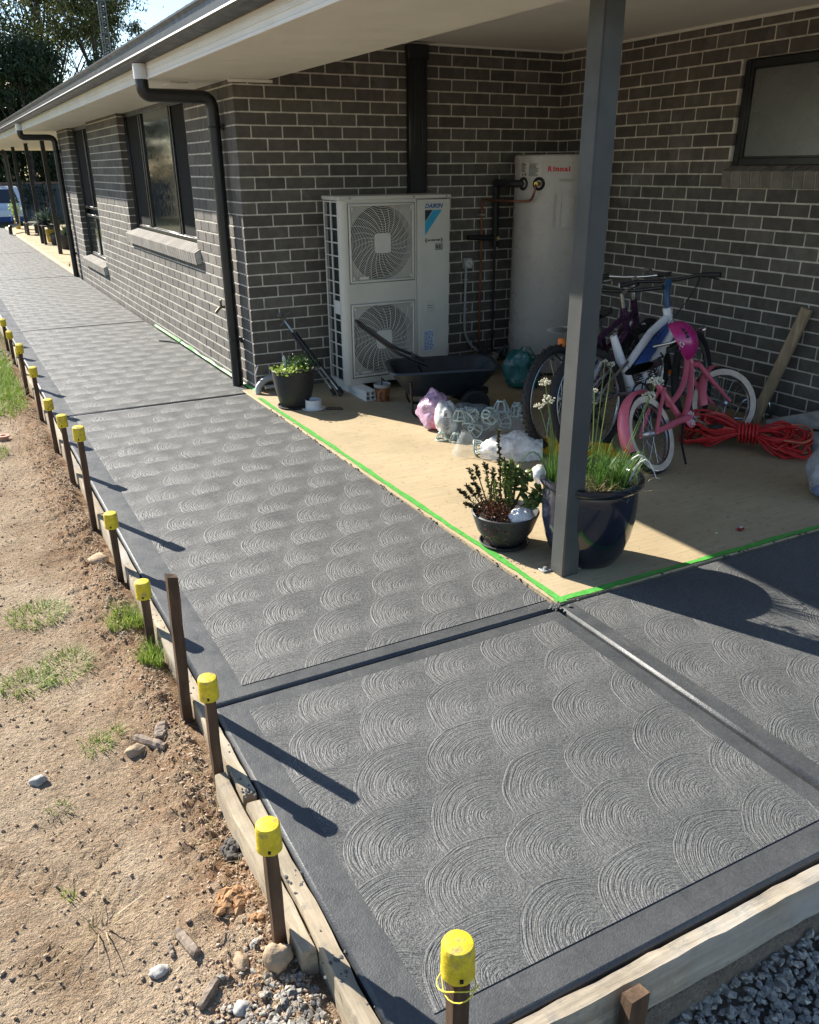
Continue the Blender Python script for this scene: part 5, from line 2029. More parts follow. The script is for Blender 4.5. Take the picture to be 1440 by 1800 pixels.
b.sheet(14, 8, lambda u, v: ytray(u, v, .004))
b.sheet(14, 8, lambda u, v: ytray(u, v, 0))
tag(b.build('yellow_tray', M_YEL, loc=(1.3, -2.7, .006)), 'golden yellow moulded plastic tray on the slab under the bicycles', 'tray')

# green bag of potting mix
M_TEAL = plain('teal printed bag', (.012, .13, .12), .35, var=.12, vscale=20, bump=.008, bscale=24, dirt=((.42, .44, .44), .53))
M_BAGW = plain('grey white bag print', (.36, .38, .38), .35, var=.1)
gbag = blob('potting_mix_bag', None, None, (1.955, -.915, .15), (.125, .14, .20), M_TEAL, 7, .34, 2.8, loc=(1.955, -.915, .006), shape=lambda d: 1 - .28 * max(0, d.z) ** 2)
tag(gbag, 'crumpled teal and white bag of potting mix at the foot of the tank', 'bag')

# ------------------------------------------------------------------ litter
b = MB()
b.sheet(8, 5, lambda u, v: Vector((1.145 + .055 * u, -3.915 + .028 * v + .02 * u, .009 + .010 * abs(mn.noise(Vector((u * 4, v * 3, 1)))))))
w_ = b.build('food_wrapper', plain('red foil', (.42, .03, .03), .3, var=.3, vscale=60), ang=180, loc=(1.17, -3.9, .006))
tag(w_, 'small crumpled red and white wrapper on the slab near the green tape', 'wrapper')
MB().sheet(5, 4, lambda u, v: Vector((1.16 + .028 * u, -3.906 + .016 * v + .01 * u, .019 + .004 * mn.noise(Vector((u * 4, v * 3, 5)))))).build('white_patch', M_LABEL, w_, ang=180)
tag(MB().ico((1.031, -3.872, .010), .007, 1, (1.4, 1, .5), .2, 4).build('paper_scrap', M_WHITE, loc=(1.031, -3.872, .006)), 'tiny white scrap left of the red wrapper', 'scrap')

# ------------------------------------------------------------------ red extension cord, tied hank
M_CORD = plain('red cord', (.52, .022, .024), .5, var=.2, vscale=20)
M_CORD2 = plain('salmon red cord', (.60, .16, .085), .55, var=.2, vscale=20)  # paler salmon red, used on some of the loops
cord = thing('extension_cord', 'big tied hank of red extension cord on the slab before the timber', 'cord', (2.22, -3.0, .006))
tie = Vector((2.235, -2.98, .115))
ld = Vector((-.22, .30, 0))
rd = Vector((.165, -.285, 0))
rr = random.Random(31)
for k in range(34):
    pts = []
    lw, rw = rr.uniform(.6, 1.1), rr.uniform(.6, 1.15)
    lz, rz = rr.uniform(-.02, .115), rr.uniform(-.06, .07)
    wl_, wr_ = rr.uniform(.03, .16), rr.uniform(.04, .17)
    ph = rr.uniform(-.15, .15)
    for i in range(30):
        t = 2 * math.pi * i / 30
        s = math.sin(t)
        c_ = math.sin(2 * t)
        dvec = (ld * lw if s > 0 else rd * rw) * abs(s) ** .85
        side = Vector((.80, .52, 0)) * (c_ * (wl_ if s > 0 else wr_))
        zz = (lz if s > 0 else rz) * abs(s)
        p = tie + dvec + side + Vector((0, 0, zz + .022 * c_))
        p += Vector((rr.uniform(-.004, .004), rr.uniform(-.004, .004), 0)) + Vector((0, 0, -.095 * (abs(s) ** 2.2) * (1 if zz < .03 else .45)))
        p += Vector((ph * .12, ph * .1, 0))
        p.z = max(.0125 + .003 * (k % 3), p.z)
        pts.append(p)
    MB().tube(pts, .0062, 6, closed=True).build('cord_loop', M_CORD2 if k % 6 == 5 else M_CORD, cord)
for j in range(6):
    MB().torus(tie + Vector((.012 * (j - 2.5), -.017 * (j - 2.5), -.01)), (.58, -.80, .1), .062, .0065, 22, 6).build('cord_wrap', M_CORD, cord)

# ------------------------------------------------------------------ timbers, container and bag at the right
M_OLDTIMBER = wood_mat('old timber post', (.26, .19, .115), (.56, .43, .28), axis=2)
M_GREYTIMBER = wood_mat('grey plank', (.22, .205, .185), (.42, .395, .35), axis=1)
o = MB().beam((2.745, -2.590, .01), (2.832, -2.785, .80), .070, .040, .004, up=(1, .2, 0)).build('timber_post', M_OLDTIMBER, smooth=False, loc=(2.745, -2.59, .006))
tag(o, 'old square timber post leaning on the brick wall at the right', 'timber')
o = MB().beam((2.560, -2.86, .062), (2.80, -3.52, .33), .040, .11, .004).build('timber_plank', M_GREYTIMBER, smooth=False, loc=(2.56, -2.86, .006))
tag(o, 'grey weathered timber plank propped at a low angle behind the red cord', 'timber')
o = MB().beam((2.66, -2.84, .03), (2.86, -3.60, .06), .09, .045, .004).build('timber_plank', M_GREYTIMBER, smooth=False, loc=(2.66, -2.84, .006))
tag(o, 'second grey timber lying flat under the propped plank', 'timber')
root = thing('bicycle_stand', 'low chrome hoop bicycle stand between the pink bicycle and the timber post', 'bicycle stand', (2.74, -2.50, .006))
M_CHROME = plain('chrome tube', (.55, .56, .58), .18, metal=1.0, var=.05)
for k, (ox, oy) in enumerate(((0, 0), (.055, -.06))):
    MB().tube(arc_pts([(2.69 + ox, -2.46 + oy, .012), (2.725 + ox, -2.49 + oy, .155), (2.80 + ox * .5, -2.56 + oy, .165), (2.84, -2.60 + oy, .012)], .06, 5), .009, 8).build('hoop', M_CHROME, root)
MB().tube([(2.69, -2.46, .014), (2.745, -2.52, .014)], .008, 8).build('foot_bar', M_CHROME, root)
root = thing('storage_tub', 'pale grey lidded tub at the right edge behind the plastic bag', 'tub', (2.62, -3.24, .006))
MB().lathe([(.085, .0062), (.09, .012), (.098, .075)], (2.62, -3.24, 0), 32).build('body', plain('pale grey blue tub', (.34, .37, .40), .4), root)
MB().lathe([(.099, .068), (.106, .070), (.106, .094), (.098, .098), (.0001, .096)], (2.62, -3.24, 0), 32).build('lid', plain('grey lid', (.40, .43, .46), .4), root)
rb = blob('rubbish_bag', None, None, (1.985, -3.80, .135), (.15, .15, .175), plain('grey plastic bag', (.30, .31, .33), .28, var=.15, vscale=10, bump=.012, bscale=20, spec=.6), 9, .16, 3.2, loc=(1.985, -3.8, .006))
tag(rb, 'grey plastic rubbish bag at the right edge of the picture', 'plastic bag')
blob('blue_contents', None, None, (1.945, -3.845, .075), (.135, .13, .075), plain('blue contents', (.16, .20, .34), .4, var=.25, vscale=26), 11, .12, 3.5, parent=rb)

# ------------------------------------------------------------------ bicycles
M_TYRE = plain('tyre rubber', (0.014, 0.014, 0.015), 0.7, var=.2, vscale=30, bump=.003, bscale=120)
M_RIM = plain('alloy rim', (.38, .39, .40), .3, metal=.9, var=.08)
M_SPOKE = plain('steel spokes', (.42, .43, .45), .3, metal=.9, var=.05)
M_WFRAME = plain('white bicycle paint', (.72, .73, .76), .3, var=.04, coat=.4)
M_BFRAME = plain('blue bicycle paint', (.03, .09, .32), .3, var=.06, coat=.4)
M_PFRAME = plain('purple bicycle paint', (.040, .010, .040), .3, var=.1, coat=.4)
M_PINKF = plain('pink bicycle paint', (.60, .13, .19), .35, var=.07, vscale=20, coat=.3, dirt=((.62, .40, .40), .70))
M_SADDLE = plain('dark saddle vinyl', (.022, .022, .025), .45, var=.15)
M_WTYRE = plain('cream whitewall', (.60, .50, .42), .6, var=.1, vscale=30)
M_BLUEP = plain('blue stem paint', (.02, .07, .16), .35, var=.1)
M_REFL = plain('red reflector', (.65, .03, .015), .25, var=.05)
M_ORANGE = plain('orange reflector', (.60, .14, .01), .3, var=.1)
M_HELM = plain('magenta helmet shell', (.42, .015, .16), .25, var=.06, coat=.5)


class Bike:
    """local frame: s along the wheelbase from rear axle (0) to front axle (wb), n to the left of travel, z up; leaned about the ground line"""
    def __init__(s, root, rear, front, lean, r):
        s.root = root
        r0, f0 = Vector((rear[0], rear[1], 0.006)), Vector((front[0], front[1], 0.006))
        s.d = (f0 - r0)
        s.wb = s.d.length
        s.d.normalize()
        n = Vector((-s.d.y, s.d.x, 0))
        s.up = Vector((0, 0, 1)) * math.cos(lean) + n * math.sin(lean)
        s.n = s.d.cross(s.up) * -1
        s.o = r0
        s.r = r

    def p(s, a, h, n=0.0):
        return s.o + s.d * a + s.up * h + s.n * n

    def wheel(s, a, label_tyre, tyre_mat, r, tr, name='wheel', steer=0.0, white=None, knob=False, nsp=28, rim=None):
        c = s.p(a, r)
        ax = (Matrix.Rotation(steer, 3, s.up) @ s.n).normalized()
        f = (Matrix.Rotation(steer, 3, s.up) @ s.d).normalized()
        b = MB()
        if knob:
            b.torus(c, ax, r - tr, tr * .86, 48, 10)
            for k in range(64):
                a_ = 2 * math.pi * k / 64
                q = s.up * math.sin(a_) + f * math.cos(a_)
                t_ = s.up * math.cos(a_) - f * math.sin(a_)
                for e in (-.55, .55):
                    e2 = e if k % 2 else e * .4
                    b.box(c + q * (r - tr * .20) + ax * (tr * e2), (.011, .012, .010), 0, Matrix((t_, ax, q)).transposed())
        else:
            b.torus(c, ax, r - tr, tr, 48, 10)
        ty = b.build('wheel', tyre_mat, s.root, ang=50)
        if white:
            for e in (-1, 1):
                b = MB()
                n_ = 48
                vs = []
                for k in range(n_):
                    a_ = 2 * math.pi * k / n_
                    q = s.up * math.sin(a_) + f * math.cos(a_)
                    vs.append(c + q * (r - tr * 2.15) + ax * e * tr * .72)
                    vs.append(c + q * (r - tr * 1.35) + ax * e * tr * 1.04)
                    vs.append(c + q * (r - tr * .62) + ax * e * tr * .96)
                fs = []
                for k in range(n_):
                    k2 = (k + 1) % n_
                    for j in (0, 1):
                        fs.append((k * 3 + j, k * 3 + j + 1, k2 * 3 + j + 1, k2 * 3 + j))
                b.add(vs, fs)
                b.build('whitewall', white, ty)
        b = MB()
        rr_ = r - 2 * tr
        b.torus(c, ax, rr_ - .004, .010, 48, 6)
        b.build('rim', rim or M_RIM, ty)
        b = MB()
        for k in range(nsp):
            a_ = 2 * math.pi * k / nsp
            e = .028 * (1 if k % 2 else -1)
            q = s.up * math.sin(a_) + f * math.cos(a_)
            a2 = a_ + (.55 if k % 4 < 2 else -.55)
            q2 = s.up * math.sin(a2) + f * math.cos(a2)
            b.tube([c + q2 * .022 + ax * e, c + q * (rr_ - .006)], .0013, 4, caps=False)
        tag(b.build('spokes', M_SPOKE, ty), kind='stuff')
        MB().tube([c - ax * .045, c - ax * .03, c + ax * .03, c + ax * .045], [.010, .022, .022, .010], 12).build('hub', M_SPOKE, ty)
        return c, ax, f

    def tube(s, name, pts, r, mat, n=10, parent=None):
        return MB().tube([s.p(*q) for q in pts], r, n).build(name, mat, parent or s.root)


# ---- white and blue full suspension bicycle, nearest of the large ones
root = thing('bicycle', 'white and blue full suspension bicycle without a saddle, behind the steel post', 'bicycle', (1.78, -2.50, .006), 'bicycles parked by the brick wall')
B = Bike(root, (1.285, -2.610), (2.29, -2.47), R(10), .33)
B.wheel(0, '', M_TYRE, .33, .026)
st = R(16)
c, ax, f = B.wheel(B.wb, '', M_TYRE, .33, .026, steer=st)
B.tube('down_tube', [(.80, .66), (.62, .46), (.42, .31)], [.029, .034, .030], M_WFRAME, 12)
B.tube('top_tube', [(.79, .77), (.60, .68), (.36, .50)], [.026, .026, .024], M_WFRAME, 12)
MB().prism([B.p(.765, .745, -.013), B.p(.765, .67, -.013), B.p(.55, .50, -.013), B.p(.42, .50, -.013)], (0, 0, 0), B.n * .026).build('frame_gusset', M_BFRAME, root, smooth=False)
B.tube('head_tube', [(.765, .82), (.805, .63)], .028, M_WFRAME, 14)
B.tube('seat_tube', [(.25, .70), (.30, .56), (.42, .31)], [.022, .030, .030], M_WFRAME, 12)
MB().tube([B.p(.235, .715, -.02), B.p(.25, .70, 0), B.p(.285, .715, .0)], .008, 6).build('seat_clamp', M_SPOKE, root)
for e in (-1, 1):
    B.tube('chain_stay', [(.42, .33, .03 * e), (.20, .345, .05 * e), (0, .33, .062 * e)], .012, M_RIM)
    B.tube('seat_stay', [(.34, .53, .03 * e), (.15, .44, .05 * e), (0, .33, .062 * e)], .010, M_RIM)
b = MB()
sp_ = [B.p(.36 + .03 * t, .50 - .17 * t) for t in (0, .25, .5, .75, 1)]
b.tube(sp_, .011, 8)
for k in range(7):
    b.torus(sp_[0].lerp(sp_[-1], .15 + .1 * k), sp_[-1] - sp_[0], .022, .004, 14, 5)
b.build('shock_spring', M_BLACKMAT, root)
b = MB()
bb = B.p(.43, .30)
b.torus(bb - B.n * .045, B.n, .085, .006, 32, 6)
for k in range(5):
    a = 2 * math.pi * k / 5
    b.tube([bb - B.n * .045, bb - B.n * .045 + (B.d * math.cos(a) + B.up * math.sin(a)) * .085], .006, 5)
b.build('chainring', M_BLACKMAT, root)
B.tube('crank', [(.43, .30, -.06), (.56, .22, -.075)], .010, M_SPOKE)
MB().box(B.p(.57, .215, -.12), (.09, .07, .02), .006).build('pedal', M_BLACKMAT, root)
B.tube('crank', [(.43, .30, .06), (.30, .38, .075)], .010, M_SPOKE)
B.tube('derailleur', [(.0, .30, -.06), (.02, .22, -.065), (.05, .16, -.06)], .014, M_BLACKMAT)
rt = Matrix.Rotation(st, 3, B.up)


def steerp(a, h, n=0.0, a0=.785):
    base = B.p(a0, 0)
    v = B.d * (a - a0) + B.n * n
    return base + (rt @ v) + B.up * h


for e in (-1, 1):
    MB().tube([steerp(.815, .63, .06 * e), steerp(.93, .42, .06 * e), steerp(1.0, .33, .062 * e)], [.020, .018, .012], 10).build('fork_leg', M_BLACKMAT, root)
MB().tube([steerp(.815, .63, -.075), steerp(.81, .645, 0), steerp(.815, .63, .075)], .022, 10).build('fork_crown', M_BLACKMAT, root)
MB().tube([steerp(.765, .82), steerp(.75, .93), steerp(.80, .985)], [.020, .022, .022], 12).build('stem', M_BLUEP, root)
hb = [steerp(.79, .985, -.33), steerp(.80, 1.0, -.20), steerp(.81, .985, -.06), steerp(.81, .985, .06), steerp(.80, 1.0, .20), steerp(.79, .985, .33)]
MB().tube(hb, .012, 10).build('handlebar', M_BLACK, root)
for q0, q1 in ((hb[0], hb[1]), (hb[5], hb[4])):
    MB().tube([q0, q0.lerp(q1, .9)], [.017, .016], 10).build('grip', M_RUBBER, root)
    MB().tube([q1, q1.lerp(q0, .3) + B.d * .045 - B.up * .02, q0.lerp(q1, .3) + B.d * .05 - B.up * .03], .006, 6).build('brake_lever', M_BLACKMAT, root)
MB().torus(hb[5] - (hb[4] - hb[5]).normalized() * .002, hb[4] - hb[5], .013, .005, 16, 6).build('bar_end_ring', M_WHITE, root)
for k in range(3):
    q0, q1 = hb[1 + 2 * (k % 2)], B.p(.62, .64, .03 * (k - 1))
    md = (q0 + q1) / 2 + B.d * (.16 + .05 * k) + B.up * .05
    MB().tube([q0 * (1 - t) ** 2 + md * 2 * t * (1 - t) + q1 * t * t for t in [i / 10 for i in range(11)]], .0028, 5).build('cable', M_BLACKMAT, root)
# dark lettering strokes along the down tube
text_obj('frame_lettering', 'ORDIN', M_INK, root, B.p(.50, .345, -.040), (B.p(.78, .63) - B.p(.50, .345)), (B.up * .7 - B.d * .7), .060, bold=.002, width=.25)
MB().box(B.p(.80, .40, -.0), (.02, .05, .03), .004).build('wheel_reflector', M_ORANGE, root)

# ---- purple bicycle with knobby tyres and pale saddle, left of the post
root = thing('bicycle', 'purple bicycle with a knobby black tyre showing left of the steel post', 'bicycle', (1.62, -2.26, .006), 'bicycles parked by the brick wall')
B2 = Bike(root, (1.165, -2.430), (2.11, -2.16), R(6), .335)
B2.wheel(0, '', M_TYRE, .33, .030, knob=True)
B2.wheel(B2.wb, '', M_TYRE, .33, .030, knob=True)
B2.tube('down_tube', [(.78, .64), (.42, .30)], .022, M_PFRAME)
B2.tube('top_tube', [(.75, .74), (.26, .56)], .019, M_PFRAME)
B2.tube('seat_tube', [(.24, .62), (.42, .30)], .018, M_PFRAME)
B2.tube('head_tube', [(.74, .80), (.79, .62)], .024, M_PFRAME)
for e in (-1, 1):
    B2.tube('chain_stay', [(.42, .31, .03 * e), (0, .33, .06 * e)], .010, M_PFRAME)
    B2.tube('seat_stay', [(.26, .56, .025 * e), (0, .33, .06 * e)], .009, M_PFRAME)
    B2.tube('fork_leg', [(.80, .62, .05 * e), (B2.wb, .33, .06 * e)], .014, M_BLACKMAT)
B2.tube('seat_post', [(.24, .62), (.21, .70)], .014, M_SPOKE)
B2.tube('stem', [(.74, .80), (.72, .88), (.78, .90)], .016, M_SPOKE)
B2.tube('handlebar', [(.72, .92, -.30), (.78, .90, -.08), (.78, .90, .08), (.72, .92, .30)], .012, M_BLACK)


def saddle(Bk, a, h, mat, L_=.26, wid=.075, parent=None, th=.035):
    def fn(u, v):
        t = u
        w = wid * (1 - t) ** .7 * (.35 + .65 * min(1, (1 - t) * 1.6)) + .016
        ang = 2 * math.pi * v
        return Bk.p(a - L_ * .45 + L_ * t, h + th * .5 * math.sin(ang) + .015 * (abs(t - .45)) ** 1.5, w * math.cos(ang))
    return MB().sheet(14, 16, fn).build('saddle', mat, parent or Bk.root, ang=60)


saddle(B2, .155, .735, plain('cream saddle', (.55, .53, .50), .4, var=.08))
MB().box(B2.p(.06, .66), (.03, .05, .06), .008).build('rear_reflector', M_ORANGE, root)
b = MB()
b.tube([B2.p(.02, .56, -.03), B2.p(-.06, .62, -.03), B2.p(-.06, .62, .03), B2.p(.02, .56, .03)], .005, 6)
b.build('rear_cage', M_BLACKMAT, root)
MB().box(B2.p(.02, .12), (.012, .05, .09), .004).build('wheel_reflector', M_ORANGE, root)

# ---- third bicycle with the dark saddle and the red reflector, closest to the wall
root = thing('bicycle', 'violet bicycle with a dark grey saddle and red reflector, farthest from the camera', 'bicycle', (2.05, -1.95, .006), 'bicycles parked by the brick wall')
B3 = Bike(root, (1.62, -2.12), (2.50, -1.78), R(5), .31)
B3.wheel(0, '', M_TYRE, .31, .026)
B3.wheel(B3.wb, '', M_TYRE, .31, .026)
B3.tube('down_tube', [(.74, .62), (.40, .28)], .022, M_PFRAME)
B3.tube('top_tube', [(.72, .70), (.26, .46)], .019, M_PFRAME)
B3.tube('seat_tube', [(.24, .60), (.40, .28)], .018, M_PFRAME)
B3.tube('head_tube', [(.70, .78), (.75, .60)], .024, M_PFRAME)
for e in (-1, 1):
    B3.tube('chain_stay', [(.40, .29, .03 * e), (0, .31, .06 * e)], .010, M_PFRAME)
    B3.tube('seat_stay', [(.26, .46, .025 * e), (0, .31, .06 * e)], .013, M_WFRAME)
    B3.tube('fork_leg', [(.76, .60, .05 * e), (B3.wb, .31, .06 * e)], .016, M_WFRAME)
B3.tube('seat_post', [(.24, .58), (.20, .71)], .017, M_RIM)
saddle(B3, .20, .735, M_SADDLE, .30, .085, th=.05)
MB().box(B3.p(.10, .62, 0), (.05, .055, .055), .008).build('rear_reflector', M_REFL, root)
B3.tube('stem', [(.70, .78), (.685, .88), (.73, .92)], [.018, .022, .02], M_RIM)
B3.tube('handlebar', [(.66, .95, -.29), (.73, .93, -.08), (.73, .93, .08), (.66, .95, .29)], .011, M_CHROME)
for e in (-1, 1):
    B3.tube('grip', [(.66, .95, .29 * e), (.69, .942, .19 * e)], .016, M_RUBBER)
    B3.tube('brake_lever', [(.70, .94, .16 * e), (.76, .91, .20 * e), (.77, .90, .27 * e)], .006, M_SPOKE)
MB().lathe([(.0001, 0), (.03, .004), (.034, .02), (.02, .035), (.0001, .038)], B3.p(.70, .955, -.10), 16).build('bell', M_CHROME, root)

# ---- pink child's cruiser
root = thing('bicycle', 'pink child bicycle with cream whitewall tyres and curved mudguards, nearest the big pot', 'bicycle', (1.80, -2.86, .006), 'bicycles parked by the brick wall')
B4 = Bike(root, (1.425, -3.075), (2.33, -2.785), R(26), .238)
B4.wheel(0, '', M_TYRE, .238, .024, white=M_WTYRE, nsp=24)
st4 = R(-34)
B4.wheel(B4.wb, '', M_TYRE, .238, .024, white=M_WTYRE, nsp=24, steer=st4)


def bez(pts, n=10):
    P_ = [Vector(p) for p in pts]
    out = []
    for i in range(n + 1):
        t = i / n
        q = P_
        while len(q) > 1:
            q = [a.lerp(b_, t) for a, b_ in zip(q[:-1], q[1:])]
        out.append(q[0])
    return out


B4.tube('down_tube', [tuple(v) for v in bez([(.70, .56, 0), (.62, .36, 0), (.42, .245, 0)])], .020, M_PINKF, 12)
B4.tube('top_tube', [tuple(v) for v in bez([(.69, .62, 0), (.58, .40, 0), (.30, .36, 0)])], .018, M_PINKF, 12)
B4.tube('seat_tube', [(.25, .50), (.40, .235)], .019, M_PINKF)
B4.tube('head_tube', [(.665, .67), (.715, .53)], .025, M_PINKF, 14)
for e in (-1, 1):
    B4.tube('chain_stay', [(.39, .24, .02 * e), (.20, .235, .05 * e), (0, .238, .055 * e)], .012, M_PINKF)
    B4.tube('seat_stay', [(.28, .46, .02 * e), (.12, .35, .045 * e), (0, .238, .055 * e)], .011, M_PINKF)
    B4.tube('fork_leg', [(.715, .53, .045 * e), (.80, .40, .055 * e), (B4.wb, .238, .055 * e)], [.016, .014, .009], M_PINKF)
B4.tube('fork_crown', [(.715, .53, -.05), (.71, .545, 0), (.715, .53, .05)], .019, M_PINKF)
B4.tube('seat_post', [(.25, .50), (.225, .57)], .013, M_SPOKE)
saddle(B4, .215, .615, M_SADDLE, .25, .085, th=.05)
b = MB()
for e in (-1, 1):
    for k in range(4):
        b.torus(B4.p(.15, .545 + .013 * k, .045 * e), B4.up, .022, .004, 14, 5)
b.build('saddle_springs', M_BLACKMAT, root)


def mudguard(a, r0, w, t0, t1, name):
    def fn(u, v):
        an = t0 + (t1 - t0) * u
        e = (v - .5) * 2
        rr_ = r0 - .016 * e * e
        return B4.p(a + rr_ * math.cos(an), .238 + rr_ * math.sin(an), w * e)

    def fn2(u, v):
        an = t0 + (t1 - t0) * u
        e = (v - .5) * 2
        rr_ = r0 - .003 - .016 * e * e
        return B4.p(a + rr_ * math.cos(an), .238 + rr_ * math.sin(an), w * e)
    MB().sheet(24, 6, fn).sheet(24, 6, fn2).build(name, M_PINKF, root, ang=60)


mudguard(0, .266, .038, R(62), R(192), 'rear_mudguard')
mudguard(B4.wb, .262, .030, R(80), R(172), 'front_mudguard')
B4.tube('chain_guard', [(.40, .245, -.05), (.20, .25, -.062), (.02, .245, -.064)], [.026, .017, .012], M_PINKF)
b = MB()
cc = B4.p(.40, .235, -.058)
rot = Vector((0, 0, 1)).rotation_difference(-B4.n).to_matrix()
b.lathe([(.0001, .010), (.03, .010), (.052, .004), (.058, -.004)], cc, 28, rot)
b.build('chain_disc', M_PINKF, root)
b = MB()
for k in range(9):
    a = 2 * math.pi * k / 9
    b.tube([cc - B4.n * .011 + (B4.d * math.cos(a) + B4.up * math.sin(a)) * .014, cc - B4.n * .009 + (B4.d * math.cos(a) + B4.up * math.sin(a)) * .046], .004, 5)
b.build('chain_disc_print', M_LABEL, root)
B4.tube('crank', [(.40, .235, -.075), (.47, .185, -.085), (.51, .145, -.09)], .008, M_CHROME)
MB().box(B4.p(.52, .140, -.135), (.085, .06, .02), .006).build('pedal', M_BLACKMAT, root)
B4.tube('crank', [(.40, .235, .06), (.31, .32, .075)], .008, M_CHROME)
MB().box(B4.p(.30, .325, .115), (.085, .06, .02), .006).build('pedal', M_BLACKMAT, root)
B4.tube('stem', [(.665, .67), (.65, .70), (.66, .715)], .014, M_CHROME)
B4.tube('handlebar', [(.52, .72, -.24), (.62, .735, -.19), (.66, .715, -.06), (.66, .715, .06), (.62, .735, .19), (.52, .72, .24)], .010, M_CHROME)
for e in (-1, 1):
    B4.tube('grip', [(.52, .72, .24 * e), (.59, .731, .205 * e)], .015, M_SADDLE)
text_obj('frame_lettering', 'Pixiebell', M_LABEL, root, B4.p(.665, .51, -.030), (B4.p(.50, .30) - B4.p(.66, .52)), (B4.up * .6 + B4.d * .8), .034, shear=.2, bold=.0006, width=.17).name = 'frame_script'
B4.tube('kick_stand', [(.30, .23, -.06), (.14, .12, -.10), (.0, .02, -.17)], .007, M_BLACK)
MB().box(B4.p(-.275, .20), (.012, .03, .03), .004).build('rear_reflector', M_REFL, root)

# helmet hung on the pink bicycle's handlebar
hc = Vector((1.865, -2.675, .665))
M_FOAM = plain('dark helmet liner', (.02, .022, .024), .8)
hel = thing('bicycle_helmet', 'magenta child helmet with flowers hanging from the pink bicycle handlebar', 'helmet', tuple(hc))
rot = Matrix.Rotation(R(-28), 3, 'Z') @ Matrix.Rotation(R(62), 3, 'Y') @ Matrix.Rotation(R(10), 3, 'X')


def hfn(rs, z0):
    def fn(u, v):
        a = 2 * math.pi * u
        e = z0 + (math.pi / 2 - z0) * v
        q = Vector((1.18 * math.cos(e) * math.cos(a), .92 * math.cos(e) * math.sin(a), .95 * math.sin(e) - .05 + (.12 * math.cos(a) * max(0, 1 - v * 2.0)))) * rs
        return hc + rot @ q
    return fn


MB().sheet(40, 14, hfn(.110, -.18)).build('shell', M_HELM, hel, ang=60)
MB().sheet(40, 14, hfn(.099, -.16)).build('liner', M_FOAM, hel, ang=60)
f1, f2 = hfn(.110, -.18), hfn(.099, -.16)
MB().sheet(40, 1, lambda u, v: f1(u, 0).lerp(f2(u, 0), v)).build('rim', M_FOAM, hel)
vd = (Vector(cam.matrix_world.translation) - hc).normalized()
sx = Vector((0, 0, 1)).cross(vd).normalized()
sy = vd.cross(sx)
fsurf = hfn(.1105, -.18)
best = sorted(((fsurf(i / 60, j / 20) for i in range(60) for j in range(2, 18))), key=lambda p: (p - (hc + vd * .115 - sy * .03)).length)
for k, (ox, oy, s_) in enumerate(((-.012, -.03, .010), (.012, -.022, .011))):
    b = MB()
    for j in range(5):
        a = 2 * math.pi * j / 5
        tgt = hc + vd * .115 + sx * (ox + s_ * math.cos(a)) + sy * (oy + s_ * math.sin(a))
        q = min((fsurf(i / 90, jj / 30) for i in range(90) for jj in range(2, 28)), key=lambda p: (p - tgt).length)
        b.ico(q, .0062, 1, (1, 1, 1))
    b.build('flower_print', M_LABEL, hel, ang=180)
MB().tube([hc + rot @ Vector((.03, -.09, -.02)), hc + rot @ Vector((.02, -.03, -.10)), hc + rot @ Vector((.02, .05, -.09)), hc + rot @ Vector((.03, .09, -.02))], .006, 6).build('chin_strap', M_BLACKMAT, hel)
for k in range(3):
    t_ = hc + vd * .115 + sx * (.05 - .02 * k) + sy * (.03 + .022 * k)
    q = min((fsurf(i / 60, jj / 24) for i in range(60) for jj in range(2, 22)), key=lambda p: (p - t_).length)
    MB().ico(q, .011, 1, (1, 1.5, 1)).build('vent', M_FOAM, hel, ang=180)

# ------------------------------------------------------------------ big glazed pot with garlic chives
M_GLAZE = plain('dark blue glaze', (0.007, 0.009, 0.020), 0.16, var=.25, vscale=7, coat=.4, spec=.6, dirt=((.045, .035, .03), .60))
M_CHIVE = leaf_mat('chive leaves', (.045, .12, .018), (.17, .30, .07), .3, .4)
M_CHIVEDRY = leaf_mat('dry chive leaves', (.30, .24, .10), (.50, .42, .22), .2)
M_PETAL = leaf_mat('white chive florets', (.55, .52, .40), (.80, .78, .66), .3)
M_STEMG = plain('flower stem', (.14, .22, .06), .5, var=.15)
gpx, gpy = 0.300, -3.770
root = thing('glazed_pot', 'large dark blue glazed pot of flowering garlic chives behind the steel post', 'plant pot', (gpx, gpy, .006))
prof = [(.130, .0062), (.140, .012), (.166, .055), (.192, .13), (.207, .21), (.211, .28), (.209, .34), (.205, .362), (.222, .372), (.230, .386), (.228, .402), (.214, .408), (.199, .402), (.192, .385), (.186, .33)]
pot = MB().lathe(prof, (gpx, gpy, 0), 64, wob=lambda a, z: .006 * mn.noise(Vector((math.cos(a) * 2, math.sin(a) * 2, z * 8)))).build('pot', M_GLAZE, root, ang=50)
MB().lathe([(.0001, .362), (.1, .36), (.19, .352)], (gpx, gpy, 0), 32).build('soil', M_SOILPOT, root)
rr = random.Random(77)
toR = Vector((.86, -.50, 0)).normalized()


def clump(cx_, cy_, n, spread, h0, h1, lean, w=.0048):
    sp = []
    for i in range(n):
        a = rr.uniform(0, 6.283)
        q = abs(rr.gauss(0, spread))
        h = rr.uniform(h0, h1)
        sp.append((cx_ + q * math.cos(a), cy_ + q * math.sin(a), .355, h, h * lean * rr.uniform(.1, 1.2), a + rr.gauss(0, .6), w * rr.uniform(.7, 1.2)))
    return sp


